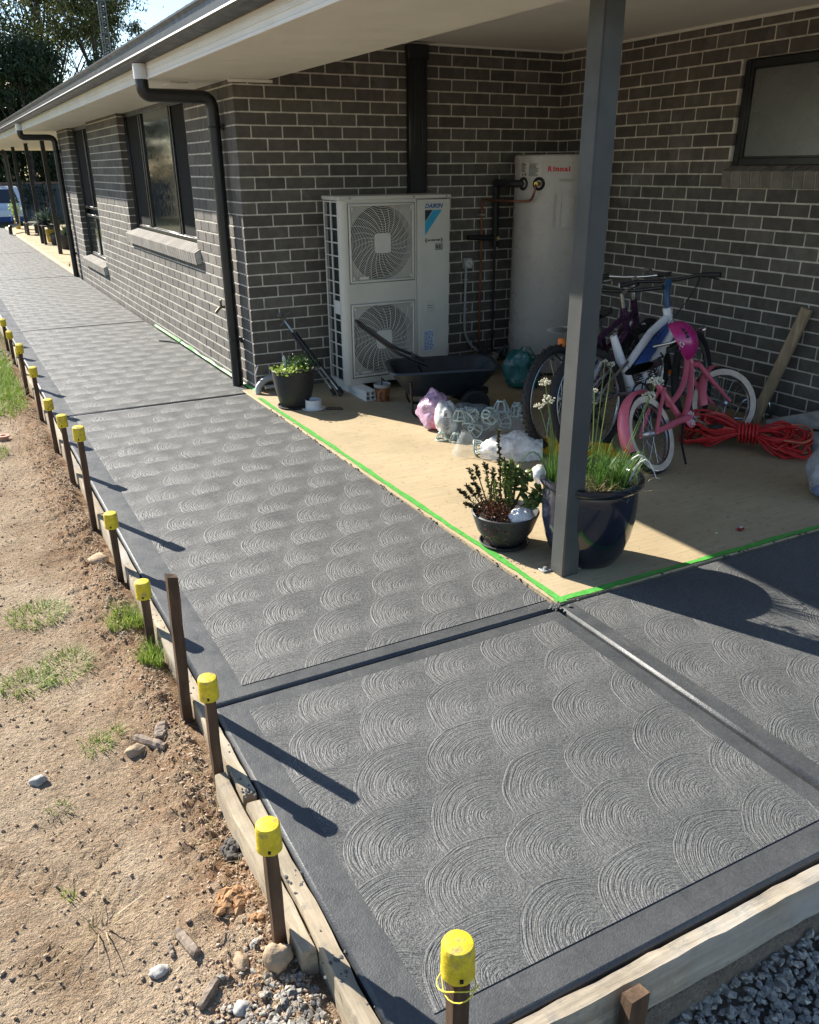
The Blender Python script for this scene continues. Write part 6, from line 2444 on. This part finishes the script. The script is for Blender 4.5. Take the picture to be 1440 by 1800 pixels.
spg = clump(gpx - .135, gpy + .085, 120, .035, .10, .25, .35)
spg += clump(gpx + .03, gpy - .03, 120, .06, .08, .20, .8)
spg += clump(gpx + .085, gpy - .085, 260, .042, .08, .22, .75)
spg += clump(gpx + .10, gpy + .04, 110, .05, .08, .21, .6)
spg += clump(gpx - .03, gpy + .10, 80, .05, .08, .22, .5)
tag(arrays_mesh('chive_leaves', blades(spg, 3), 4, M_CHIVE, root), kind='stuff')
spd = clump(gpx + .045, gpy - .055, 190, .075, .02, .085, 2.2, .004)
spd += clump(gpx - .05, gpy - .08, 60, .06, .02, .08, 2.2, .004)
tag(arrays_mesh('dry_leaves', blades(spd, 4), 4, M_CHIVEDRY, root), kind='stuff')
# a few pale arching leaves
for (x0, y0, az, L_) in ((gpx + .06, gpy - .08, -.5, .19), (gpx + .05, gpy - .09, 2.4, .17), (gpx + .10, gpy - .11, .2, .16), (gpx + .09, gpy - .12, -1.1, .15), (gpx - .15, gpy + .09, 2.6, .17)):
    pts = [Vector((x0 + math.cos(az) * L_ * t, y0 + math.sin(az) * L_ * t, .36 + .20 * math.sin(min(1, t * 1.15) * 2.6) * .75)) for t in [i / 8 for i in range(9)]]
    MB().tube(pts, [.003, .0035, .0035, .003, .003, .0025, .002, .0015, .0008], 5).build('arching_leaf', M_CHIVE if az > 0 else M_LABEL, root)


def flower(base, head, r, seed):
    base, head = Vector(base), Vector(head)
    md = (base + head) / 2 + Vector((.008, .0, .02))
    MB().tube([base * (1 - t) ** 2 + md * 2 * t * (1 - t) + head * t * t for t in [i / 7 for i in range(8)]], .0022, 6).build('flower_stem', M_STEMG, root)
    r2 = random.Random(seed)
    b = MB()
    for i in range(46):
        d = Vector((r2.gauss(0, 1), r2.gauss(0, 1), r2.gauss(.25, .8))).normalized()
        c = head + Vector((d.x * r * 1.15, d.y * r * 1.15, d.z * r * .75)) * r2.uniform(.55, 1.0)
        b.ico(c, r * .17 * r2.uniform(.7, 1.15), 1, (1, 1, .8), .3, seed + i)
    tag(b.build('floret_head', M_PETAL, root, smooth=False), kind='stuff')


bl = (gpx - .135, gpy + .085, .36)
flower(bl, (.108, -3.648, .812), .026, 1)
flower((gpx - .125, gpy + .08, .36), (.118, -3.660, .742), .028, 2)
flower((gpx - .13, gpy + .075, .36), (.090, -3.640, .715), .022, 3)
flower((gpx + .08, gpy - .06, .36), (.455, -3.940, .836), .030, 4)
flower((gpx + .07, gpy - .05, .36), (.435, -3.930, .778), .028, 5)
flower((gpx + .03, gpy + .02, .36), (.330, -3.80, .895), .016, 6)
flower((gpx + .02, gpy + .03, .36), (.275, -3.77, .785), .015, 7)
flower((gpx + .02, gpy + .03, .36), (.300, -3.79, .910), .010, 8)
# white gathered bag behind the rim
blob('crumpled_film', None, None, (gpx - .185, gpy + .135, .40), (.028, .03, .04), M_MILKY, 3, .2, 4, parent=root, flat=.01, n=(20, 14))

# ------------------------------------------------------------------ low bowl of succulents
M_BOWL = plain('charcoal bowl', (.040, .040, .042), .5, var=.15, vscale=22, dirt=((.12, .11, .09), .68))
M_SEDRED = leaf_mat('red sedum leaves', (.065, .020, .012), (.20, .075, .035), .1)
M_SEDDK = leaf_mat('dark sedum leaves', (.025, .028, .010), (.11, .085, .03), .1)
M_JADE = leaf_mat('jade leaves', (.045, .09, .02), (.16, .20, .06), .1, .35)
M_GREENL = leaf_mat('small green leaves', (.07, .12, .02), (.26, .32, .08), .2)
bx0, by0 = .062, -3.462
root = thing('succulent_bowl', 'low charcoal bowl of red sedum and jade plant on the sunlit slab', 'plant pot', (bx0, by0, .006))
MB().lathe([(.078, .020), (.092, .026), (.130, .085), (.156, .158), (.160, .172), (.155, .176), (.149, .168), (.143, .15)], (bx0, by0, 0), 56, wob=lambda a, z: .004 * math.cos(z * 300)).build('bowl', M_BOWL, root, ang=50)
MB().lathe([(.085, .0062), (.112, .010), (.121, .024), (.116, .026), (.108, .014), (.085, .012)], (bx0, by0, 0), 44).build('saucer', M_BOWL, root)
MB().lathe([(.0001, .158), (.07, .156), (.145, .146)], (bx0, by0, 0), 28).build('soil', M_SOILPOT, root)
lft = Vector((-.80, .58, 0)).normalized()      # towards the left of the photograph
fwd_ = Vector((-.45, -.88, 0)).normalized()    # towards the camera


def bp(l, f, z):
    return Vector((bx0, by0, z)) + lft * l + fwd_ * f


b_ = leaf_cloud(900, lambda g: tuple(bp(.055 + g.normal() * .045, .02 + g.normal() * .045, .165 + abs(g.normal()) * .03)), .017, 5, .35)
tag(arrays_mesh('red_sedum', b_, 4, M_SEDRED, root), kind='stuff')
b_ = leaf_cloud(330, lambda g: tuple(bp(.045 + g.normal() * .035, .125 + g.normal() * .018, .12 + g.normal() * .03)), .015, 15, .35)
tag(arrays_mesh('hanging_sedum', b_, 4, M_SEDRED, root), kind='stuff')
rr = random.Random(8)


def sprig(base, tip, mat, n, size, seed, aspect=.4, r0=.0028, tipball=0.0):
    base, tip = Vector(base), Vector(tip)
    md = base.lerp(tip, .5) + Vector((rr.uniform(-.012, .012), rr.uniform(-.012, .012), .01))
    pts = [base * (1 - t) ** 2 + md * 2 * t * (1 - t) + tip * t * t for t in [i / 6 for i in range(7)]]
    st_ = MB().tube(pts, r0, 5).build('sprig', M_SEDDK, root)
    g = np.random.default_rng(seed)
    out = []
    for i in range(n):
        t = g.random() ** .6
        c = np.array(base.lerp(md, t).lerp(md.lerp(tip, t), t))
        if tipball and g.random() < .7:
            c = np.array(tip) - np.array((tip - base).normalized()) * tipball * g.random()
        d = g.normal(size=3)
        d[2] = abs(d[2]) * .7 + .1
        d /= np.linalg.norm(d)
        e = np.cross(d, g.normal(size=3))
        e /= np.linalg.norm(e)
        s = size * g.uniform(.6, 1.2)
        out += [c, c + d * s * .5 + e * s * aspect * .5, c + d * s, c + d * s * .5 - e * s * aspect * .5]
    tag(arrays_mesh('sprig_leaves', np.array(out), 4, mat, st_), kind='stuff')


for i, (l0, f0, l1, f1, z1) in enumerate(((.10, .02, .222, .03, .275), (.09, .0, .175, .0, .375), (.07, .0, .145, -.02, .382), (.10, .03, .20, .05, .22), (.06, -.02, .10, -.03, .39), (.09, .04, .185, .02, .295), (.04, -.03, .06, -.05, .36), (.07, .02, .155, .01, .31))):
    sprig(bp(l0, f0, .165), bp(l1, f1, z1), M_SEDDK, 95, .019, 40 + i, .5, tipball=.06)
for i in range(16):
    l0, f0 = rr.uniform(-.03, .07), rr.uniform(-.06, .02)
    sprig(bp(l0, f0, .165), bp(l0 + rr.uniform(-.02, .03), f0 - .02, rr.uniform(.27, .42)), M_GREENL, 60, .017, 60 + i, .6, .0018)
sprig(bp(.02, -.02, .165), bp(.045, -.03, .555), M_SEDDK, 230, .016, 90, .55, .0035)
sprig(bp(.0, .0, .165), bp(.012, -.02, .43), M_GREENL, 60, .014, 91, .6, .003)


def fleshy(c, d, L_, w, seed):
    """one thick oval jade leaf"""
    d = Vector(d).normalized()
    r2 = random.Random(seed)
    e = d.cross(Vector((r2.uniform(-1, 1), r2.uniform(-1, 1), .8))).normalized()
    n_ = d.cross(e)
    out = MB()
    rot = Matrix((d, e, n_)).transposed()
    bm = bmesh.new()
    bmesh.ops.create_uvsphere(bm, u_segments=8, v_segments=6, radius=1)
    vs = [Vector(c) + d * L_ * .5 + rot @ Vector((v.co.x * L_ * .5, v.co.y * w * .5 * (1.05 + .25 * v.co.x), v.co.z * .004)) for v in bm.verts]
    fs = [tuple(v.index for v in f.verts) for f in bm.faces]
    bm.free()
    return out.add(vs, fs)


stems = [((-.03, -.02, .165), (-.055, -.06, .30), (-.045, -.06, .375)), ((-.03, -.02, .165), (-.09, -.05, .28), (-.115, -.05, .36)), ((-.06, -.01, .165), (-.12, -.02, .25), (-.165, -.0, .285)),
         ((-.06, .0, .165), (-.10, .03, .22), (-.155, .03, .235)), ((-.04, -.02, .165), (-.02, -.07, .31), (-.01, -.07, .395))]
for i, (a, m_, t_) in enumerate(stems):
    A, M_, T = bp(*a), bp(*m_), bp(*t_)
    pts = [A * (1 - t) ** 2 + M_ * 2 * t * (1 - t) + T * t * t for t in [k / 6 for k in range(7)]]
    s_ = MB().tube(pts, [.007, .0065, .006, .0055, .005, .0045, .004], 7).build('jade_stem', M_SEDDK, root)
    for k in range(24):
        t = rr.uniform(.35, 1.0)
        c = A * (1 - t) ** 2 + M_ * 2 * t * (1 - t) + T * t * t
        d = (rr.gauss(0, 1), rr.gauss(0, 1), rr.gauss(.25, .6))
        fleshy(c, d, rr.uniform(.032, .050), rr.uniform(.022, .034), i * 40 + k).build('jade_leaf', M_JADE, s_, ang=180)
blob('white_stone', None, None, tuple(bp(-.065, .075, .178)), (.058, .045, .036), plain('white crumpled wrap', (.62, .63, .66), .35, var=.1, bump=.012, bscale=30), 4, .22, 4, parent=root, flat=.05, n=(28, 18))

# ------------------------------------------------------------------ plants and pots on the far verandah
M_AGAVE = leaf_mat('grey green sword leaves', (.10, .16, .12), (.26, .34, .28), .1, .4)
M_CANE = leaf_mat('dark strappy leaves', (.02, .05, .03), (.07, .13, .07), .15)
M_DKWOOD = plain('dark stained timber', (.035, .022, .016), .6, var=.3, vscale=12)
M_YPOT = plain('yellow planter', (.52, .36, .02), .45, var=.12)


def swords(name, c, n, L_, w, mat, parent, seed, up=.35):
    g = np.random.default_rng(seed)
    out = []
    for i in range(n):
        az = g.uniform(0, 6.283)
        el = g.uniform(up - .45, 1.35)
        d = np.array([math.cos(az) * math.cos(el), math.sin(az) * math.cos(el), math.sin(el)])
        sd = np.array([-math.sin(az), math.cos(az), 0])
        ln = L_ * g.uniform(.6, 1.1)
        pr = None
        for k in range(5):
            t = k / 4
            p = np.array(c) + d * ln * t + np.array([0, 0, -ln * .28 * t * t])
            ww = w * (.6 + .8 * t) * (1 - t) ** .8 + .001
            row = (p - sd * ww, p + sd * ww)
            if pr is not None:
                out += [pr[0], pr[1], row[1], row[0]]
            pr = row
    return arrays_mesh(name, np.array(out), 4, mat, parent)


def bench(label, x, y, L_, h, name='garden_table'):
    root = thing(name, label, 'table', (x, y, .045))
    MB().bx(x - .16, x + .16, y - L_ / 2, y + L_ / 2, h - .035, h, .004).build('table_top', M_DKWOOD, root)
    for sx in (-1, 1):
        for sy in (-1, 1):
            MB().beam((x + sx * .13, y + sy * (L_ / 2 - .06), .045), (x + sx * .13, y + sy * (L_ / 2 - .06), h - .036), .05, .06, .003).build('leg', M_DKWOOD, root)
    return root


bench('dark low timber table carrying the spiky plant on the verandah', .36, 16.55, .9, .47)
bench('second dark low timber table farther along the verandah', .34, 20.2, .8, .36)


def potted(label, x, y, z, r, h, potmat, plantmat, n, L_, w, seed, up=.35, group=None):
    root = thing('potted_plant', label, 'potted plant', (x, y, z), group)
    MB().lathe([(r * .72, z + .001), (r * .8, z + .02), (r, z + h), (r * .9, z + h), (r * .86, z + h * .85), (.0001, z + h * .84)], (x, y, 0), 20).build('pot', potmat, root)
    s_ = swords('leaves', (x, y, z + h * .85), n, L_, w, plantmat, root, seed, up)
    tag(s_, kind='stuff')
    return root


potted('spiky grey green sword leaved plant on the dark verandah table', .34, 16.5, .471, .12, .10, M_BLACKMAT, M_AGAVE, 90, .50, .022, 3)
potted('taller dark spiky plant behind the grey green one', .62, 17.6, .046, .16, .38, M_BLACKMAT, M_CANE, 80, .75, .022, 4, .7)
potted('yellow pot standing under the verandah table', .47, 17.0, .046, .13, .29, M_YPOT, M_CANE, 24, .2, .012, 5)
potted('big dark pot with a strappy plant between the verandah posts', .52, 14.6, .046, .17, .30, M_PLANTER, M_CANE, 60, .42, .018, 6, .6)
potted('round grey pot on the slab beside the table leg', .45, 15.95, .046, .14, .25, M_PLANTER, M_CANE, 40, .25, .014, 7)
root = potted('slender tall yellow planter with a pale green shrub near the van', .22, 23.0, .046, .085, .36, M_YPOT, M_CANE, 14, .2, .01, 8)
b_ = leaf_cloud(500, lambda g: (.22 + g.normal() * .07, 23.0 + g.normal() * .07, .62 + g.normal() * .10), .05, 9, .6)
tag(arrays_mesh('shrub_leaves', b_, 4, M_SEEDLEAF, root), kind='stuff')
MB().tube([(.22, 23, .33), (.23, 23, .6)], .012, 6).build('stem', M_SEDDK, root)
o = swords('weed', (.02, 10.7, .046), 9, .16, .006, M_CANE, None, 12, .7)
tag(o, 'small dark weed on the pale slab beside the far downpipe', 'weed')
b = MB().lathe([(.09, .001), (.10, .02), (.115, .13), (.105, .135), (.0001, .125)], (-.22, 24.6, ground_z(-.22, 24.6)), 18)
tag(b.build('small_pot', M_STONE, loc=(-.22, 24.6, -.1)), 'small pale pot at the far end of the path', 'plant pot')

# ------------------------------------------------------------------ parked white van
M_VANW = plain('white car paint', (.66, .68, .72), .25, var=.03, coat=.5)
M_VANBLUE = plain('blue car vinyl', (.012, .05, .20), .35, var=.1)
M_LETTERB = plain('pale blue lettering', (.10, .28, .72), .4, var=.05)
vx, vy, vz = .42, 32.4, -.55
van = thing('parked_van', 'white van with blue lettered front parked beyond the path', 'van', (vx, vy, vz))
hw = .93
side = [(0, .28), (-.02, .55), (.06, .78), (.75, .98), (1.45, 1.56), (1.75, 1.63), (4.2, 1.62), (4.45, 1.45), (4.55, .9), (4.55, .28)]
b = MB()
vs, fs = [], []
NP = len(side)
inset = [.10, .04, .03, .06, .17, .20, .20, .16, .05, .08]
for (sx, k) in ((-1, 1.0), (-1, .0), (1, .0), (1, 1.0)):
    for (q, z), ins in zip(side, inset):
        vs.append((vx + sx * (hw - ins * (.35 if k == 0 else 1) - (.0 if k == 0 else .0)) if k == 0 else vx + sx * (hw - ins - .02) * .9, vy + q + (0 if k == 0 else 0), vz + z))
sec = [[i for i in range(NP)], [NP + i for i in range(NP)], [2 * NP + i for i in range(NP)], [3 * NP + i for i in range(NP)]]
order = [sec[1], sec[2]]
for i in range(NP):
    j = (i + 1) % NP
    fs.append((sec[1][i], sec[2][i], sec[2][j], sec[1][j]))
fs.append(tuple(sec[1]))
fs.append(tuple(reversed(sec[2])))
b.add(vs[NP:3 * NP], [tuple(i - NP for i in f) for f in fs])
b.build('body', M_VANW, van, ang=25)


def on_front(u, v, q0, z0, q1, z1, w0, w1, d=.012):
    n_ = Vector((0, -(z1 - z0), (q1 - q0))).normalized()
    q = q0 + (q1 - q0) * v
    z = z0 + (z1 - z0) * v
    w = w0 + (w1 - w0) * v
    return Vector((vx + (2 * u - 1) * w, vy + q, vz + z)) + n_ * d


MB().sheet(6, 4, lambda u, v: on_front(u, v, .80, 1.02, 1.40, 1.515, .80, .70)).build('windscreen', M_GLASS, van)
MB().sheet(4, 2, lambda u, v: on_front(u, v, -.018, .55, .0, .28, .86, .82, -.014)).build('front_panel', M_VANBLUE, van)
MB().bx(vx - .86, vx + .86, vy - .035, vy + .05, vz + .26, vz + .36, .01).build('bumper', M_BLACKMAT, van)
text_obj('front_lettering', 'nx', M_LETTERB, van, (vx + .30, vy - .036, vz + .40), (1, 0, 0), (0, -.07, 1), .26, bold=.006, depth=.002, width=.40)
for s in (-1, 1):
    MB().box((vx + s * .72, vy + .02, vz + .66), (.26, .06, .12), .02).build('headlight', M_LABEL, van)
    MB().box((vx + s * (hw + .08), vy + 1.0, vz + 1.12), (.18, .10, .22), .03).build('mirror', M_BLACKMAT, van)
    for q in (.85, 3.6):
        c = Vector((vx + s * (hw - .12), vy + q, vz + .31))
        w_ = MB().lathe([(.16, -.11), (.30, -.11), (.325, -.07), (.325, .07), (.30, .11), (.16, .11)], c, 28, Matrix.Rotation(R(90), 3, 'Y')).build('wheel', M_TYRE, van)
        MB().lathe([(.0001, -.09), (.18, -.10), (.18, .10), (.0001, .09)], c, 20, Matrix.Rotation(R(90), 3, 'Y')).build('rim', M_RIM, w_)
    b = MB()
    b.add([(vx + s * (hw - .02), vy + 1.15, vz + 1.03), (vx + s * (hw - .03), vy + 4.2, vz + 1.03), (vx + s * (hw - .05), vy + 4.1, vz + 1.50), (vx + s * (hw - .05), vy + 1.55, vz + 1.50)], [(0, 1, 2, 3)])
    b.prism(b.v[:4], (0, 0, 0), (s * .02, 0, 0))
    b.build('side_window', M_GLASS, van, smooth=False)

# ------------------------------------------------------------------ dark panel fence beyond the van
M_FENCE = plain('dark fence sheet', (.06, .065, .075), .5, var=.15)
M_CAPR = plain('brown fence capping', (.22, .11, .08), .6, var=.1)
fz = -.56
fence = thing('panel_fence', 'dark ribbed panel fence with brown capping beyond the van', 'fence', (3, 40, fz))
x = -9.0
while x < 16:
    b = MB()
    vs = []
    k = 0
    xx = x
    pts = []
    while xx < x + 2.36:
        pts.append((xx, 40.0 + (.022 if k % 4 in (1, 2) else 0)))
        xx += .07
        k += 1
    for (a, c) in zip(pts[:-1], pts[1:]):
        b.add([(a[0], a[1], fz), (c[0], c[1], fz), (c[0], c[1], 1.08), (a[0], a[1], 1.08), (a[0], a[1] + .02, fz), (c[0], c[1] + .02, fz), (c[0], c[1] + .02, 1.08), (a[0], a[1] + .02, 1.08)], [(0, 1, 2, 3), (7, 6, 5, 4)])
    b.build('fence_panel', M_FENCE, fence, smooth=False)
    MB().bx(x - .04, x + .0, 39.96, 40.06, fz, 1.2).build('fence_post', M_CAPR, fence, smooth=False)
    MB().bx(x + .001, x + 2.359, 39.97, 40.05, 1.08, 1.17).build('capping', M_CAPR, fence, smooth=False)
    x += 2.4

# ------------------------------------------------------------------ gum trees
M_GUM = [leaf_mat('gum leaves olive', (.030, .045, .012), (.12, .14, .045), .3, .45), leaf_mat('gum leaves dark', (.016, .030, .014), (.06, .085, .035), .25, .45), leaf_mat('gum leaves light', (.06, .08, .02), (.20, .20, .07), .35, .45)]
M_BARK = plain('gum bark', (.12, .10, .08), .85, var=.3, vscale=4, bump=.01, bscale=20)


def gum(label, x, y, h, cr, n_cl, per, leafmat, seed, name='gum_tree', group='gum trees beyond the fence', low=.35, leaf=.20, open_=1.0):
    r = random.Random(seed)
    g = np.random.default_rng(seed)
    z0 = ground_z(x, y)
    root = thing(name, label, 'tree', (x, y, z0), group)
    lean = (r.uniform(-.06, .06), r.uniform(-.06, .06))
    tp = [Vector((x + lean[0] * h * t + .12 * math.sin(t * 5 + seed), y + lean[1] * h * t, z0 - .1 + h * .85 * t)) for t in [i / 8 for i in range(9)]]
    b = MB().tube(tp, [h * .014 * (1 - .8 * i / 8) + .015 for i in range(9)], 8)
    centres = []
    for k in range(n_cl):
        t = low + (1 - low) * r.random() ** .8
        az = r.uniform(0, 6.283)
        rad = cr * math.sqrt(r.random()) * (1.0 - .55 * abs(t - .62) / .62)
        c = Vector((x + lean[0] * h * t + rad * math.cos(az), y + lean[1] * h * t + rad * math.sin(az), z0 + h * (t * .93 + .05)))
        centres.append((c, r.uniform(.45, 1.0)))
        if k % 2 == 0:
            i0 = min(7, max(2, int(t * 7)))
            a = tp[i0 - 1]
            m_ = (a + c) / 2 + Vector((0, 0, -.1 * rad))
            b.tube([a, m_, c], [h * .004, h * .0028, .008], 5, caps=False)
    b.build('trunk', M_BARK, root)
    out = []
    for c, s in centres:
        m = int(per * s * 1.9)
        sig = np.array([cr * .20, cr * .20, cr * .13]) * s * open_
        cc = np.array(c) + g.normal(size=(m, 3)) * sig
        d = g.normal(size=(m, 3))
        d[:, 2] -= .9
        d /= np.linalg.norm(d, axis=1)[:, None]
        e = np.cross(d, g.normal(size=(m, 3)))
        e /= np.linalg.norm(e, axis=1)[:, None]
        L_ = leaf * g.uniform(.5, 1.2, (m, 1))
        q = np.stack([cc, cc + d * L_ * .5 + e * L_ * .22, cc + d * L_, cc + d * L_ * .5 - e * L_ * .22], 1)
        out.append(q.reshape(-1, 3))
    tag(arrays_mesh('crown', np.concatenate(out), 4, leafmat, root), kind='stuff')
    return root


LG = ['tall olive crowned gum tree behind the fence at the upper left', 'dense dark gum tree low above the fence', 'pale airy gum tree reaching above the gutter line']
TREES = [  # x, y, height, crown radius, clusters, leaves per cluster, material, seed, low
    (1.2, 44, 15, 3.6, 46, 300, 0, 1, .30, 'tall olive gum tree behind the fence at the upper left corner'),
    (4.4, 47, 15.5, 3.4, 44, 300, 0, 2, .32, 'tall olive gum tree with a slim bare trunk, second from the left'),
    (7.3, 45, 12.2, 2.6, 30, 230, 2, 3, .45, 'pale airy gum tree leaning towards the open sky'),
    (2.9, 41.5, 7.8, 2.6, 50, 280, 1, 4, .05, 'dense dark low tree filling the gap beneath the tall gums'),
    (6.2, 42, 7.4, 2.3, 30, 280, 1, 5, .10, 'dense dark low tree right beside the lattice mast'),
    (9.4, 43, 8.6, 1.25, 12, 200, 1, 6, .55, 'small rounded tree top peeping over the gutter'),
    (12.6, 48, 9.9, 1.9, 14, 200, 0, 7, .5, 'sparse tree top farthest right above the gutter'),
    (-.8, 42, 8.5, 2.6, 30, 260, 1, 8, .10, 'dark low tree at the extreme left beyond the van'),
    (.6, 56, 18, 4.0, 36, 260, 0, 9, .3, 'distant tall gum tree behind the first row on the left'),
    (6.0, 58, 17.5, 4.0, 36, 260, 1, 10, .3, 'distant tall gum tree behind the first row in the middle'),
    (10.8, 60, 11.5, 2.6, 24, 220, 1, 11, .3, 'distant dark gum tree low behind the roof edge'),
    (4.8, 43, 6.4, 2.4, 46, 260, 2, 12, .04, 'light green bush showing between the verandah posts'),
    (.4, 43.2, 6.2, 2.4, 46, 260, 1, 14, .04, 'dark bush low behind the fence above the van roof'),
    (2.6, 45.5, 6.8, 2.6, 50, 260, 0, 15, .04, 'olive bush between the dark bushes behind the fence'),
    (8.2, 43.5, 6.6, 2.6, 50, 260, 1, 13, .04, 'dark bush right of the light green one behind the fence'),
]
for (x, y, h, cr, nc, per, mi, sd, low, lab) in TREES:
    gum(lab, x, y, h, cr, nc, per, M_GUM[mi], sd, low=low, leaf=.21)
# belt of unseen trees added left of frame to darken the window reflections
for i, (x, y, h, lab) in enumerate(((-4.5, 42, 9, 'unseen gum tree added to mirror dark at the right side of the near window'), (-8, 44, 10, 'unseen gum tree added to mirror dark in the middle of the near window'), (-11.5, 42, 9.5, 'unseen gum tree added to mirror dark at the left of the near window'), (-15, 40, 9, 'unseen gum tree added at the outer side of the belt mirrored in the windows'), (-18, 35, 8, 'unseen shorter gum tree added at the end of the belt left of the house'))):
    gum(lab, x, y, h, 2.9, 40, 260, M_GUM[1], 50 + i, group='unseen trees added for the window reflections', low=.06, leaf=.30)

# lattice mast
root = thing('lattice_mast', 'pale grey lattice radio mast rising among the gum trees', 'mast', (4.55, 28.5, ground_z(4.55, 28.5)))
M_MAST = plain('galvanised steel', (.20, .22, .24), .5, metal=.3)
legs = [(-.14, -.08), (.14, -.08), (0, .16)]
b0, top_ = ground_z(4.55, 28.5), 9.6
for (dx, dy) in legs:
    MB().tube([(4.45 + dx, 28.5 + dy, b0), (4.65 + dx * .85, 28.5 + dy * .85, top_)], .014, 6).build('leg', M_MAST, root)
b = MB()
z = b0 + .3
k = 0
while z < top_ - .2:
    f0, f1 = (z - b0) / (top_ - b0), (z + .16 - b0) / (top_ - b0)
    for i in range(3):
        a, c = legs[i], legs[(i + 1) % 3]
        b.tube([(4.45 + .2 * f0 + a[0], 28.5 + a[1], z), (4.45 + .2 * f0 + c[0], 28.5 + c[1], z)], .009, 4, caps=False)
        if k % 2:
            a, c = c, a
        b.tube([(4.45 + .2 * f0 + a[0], 28.5 + a[1], z), (4.45 + .2 * f1 + c[0], 28.5 + c[1], z + .16)], .007, 4, caps=False)
    z += .16
    k += 1
tag(b.build('lattice', M_MAST, root), kind='stuff')

for o in bpy.data.objects:
    if '_org' in o:
        del o['_org']
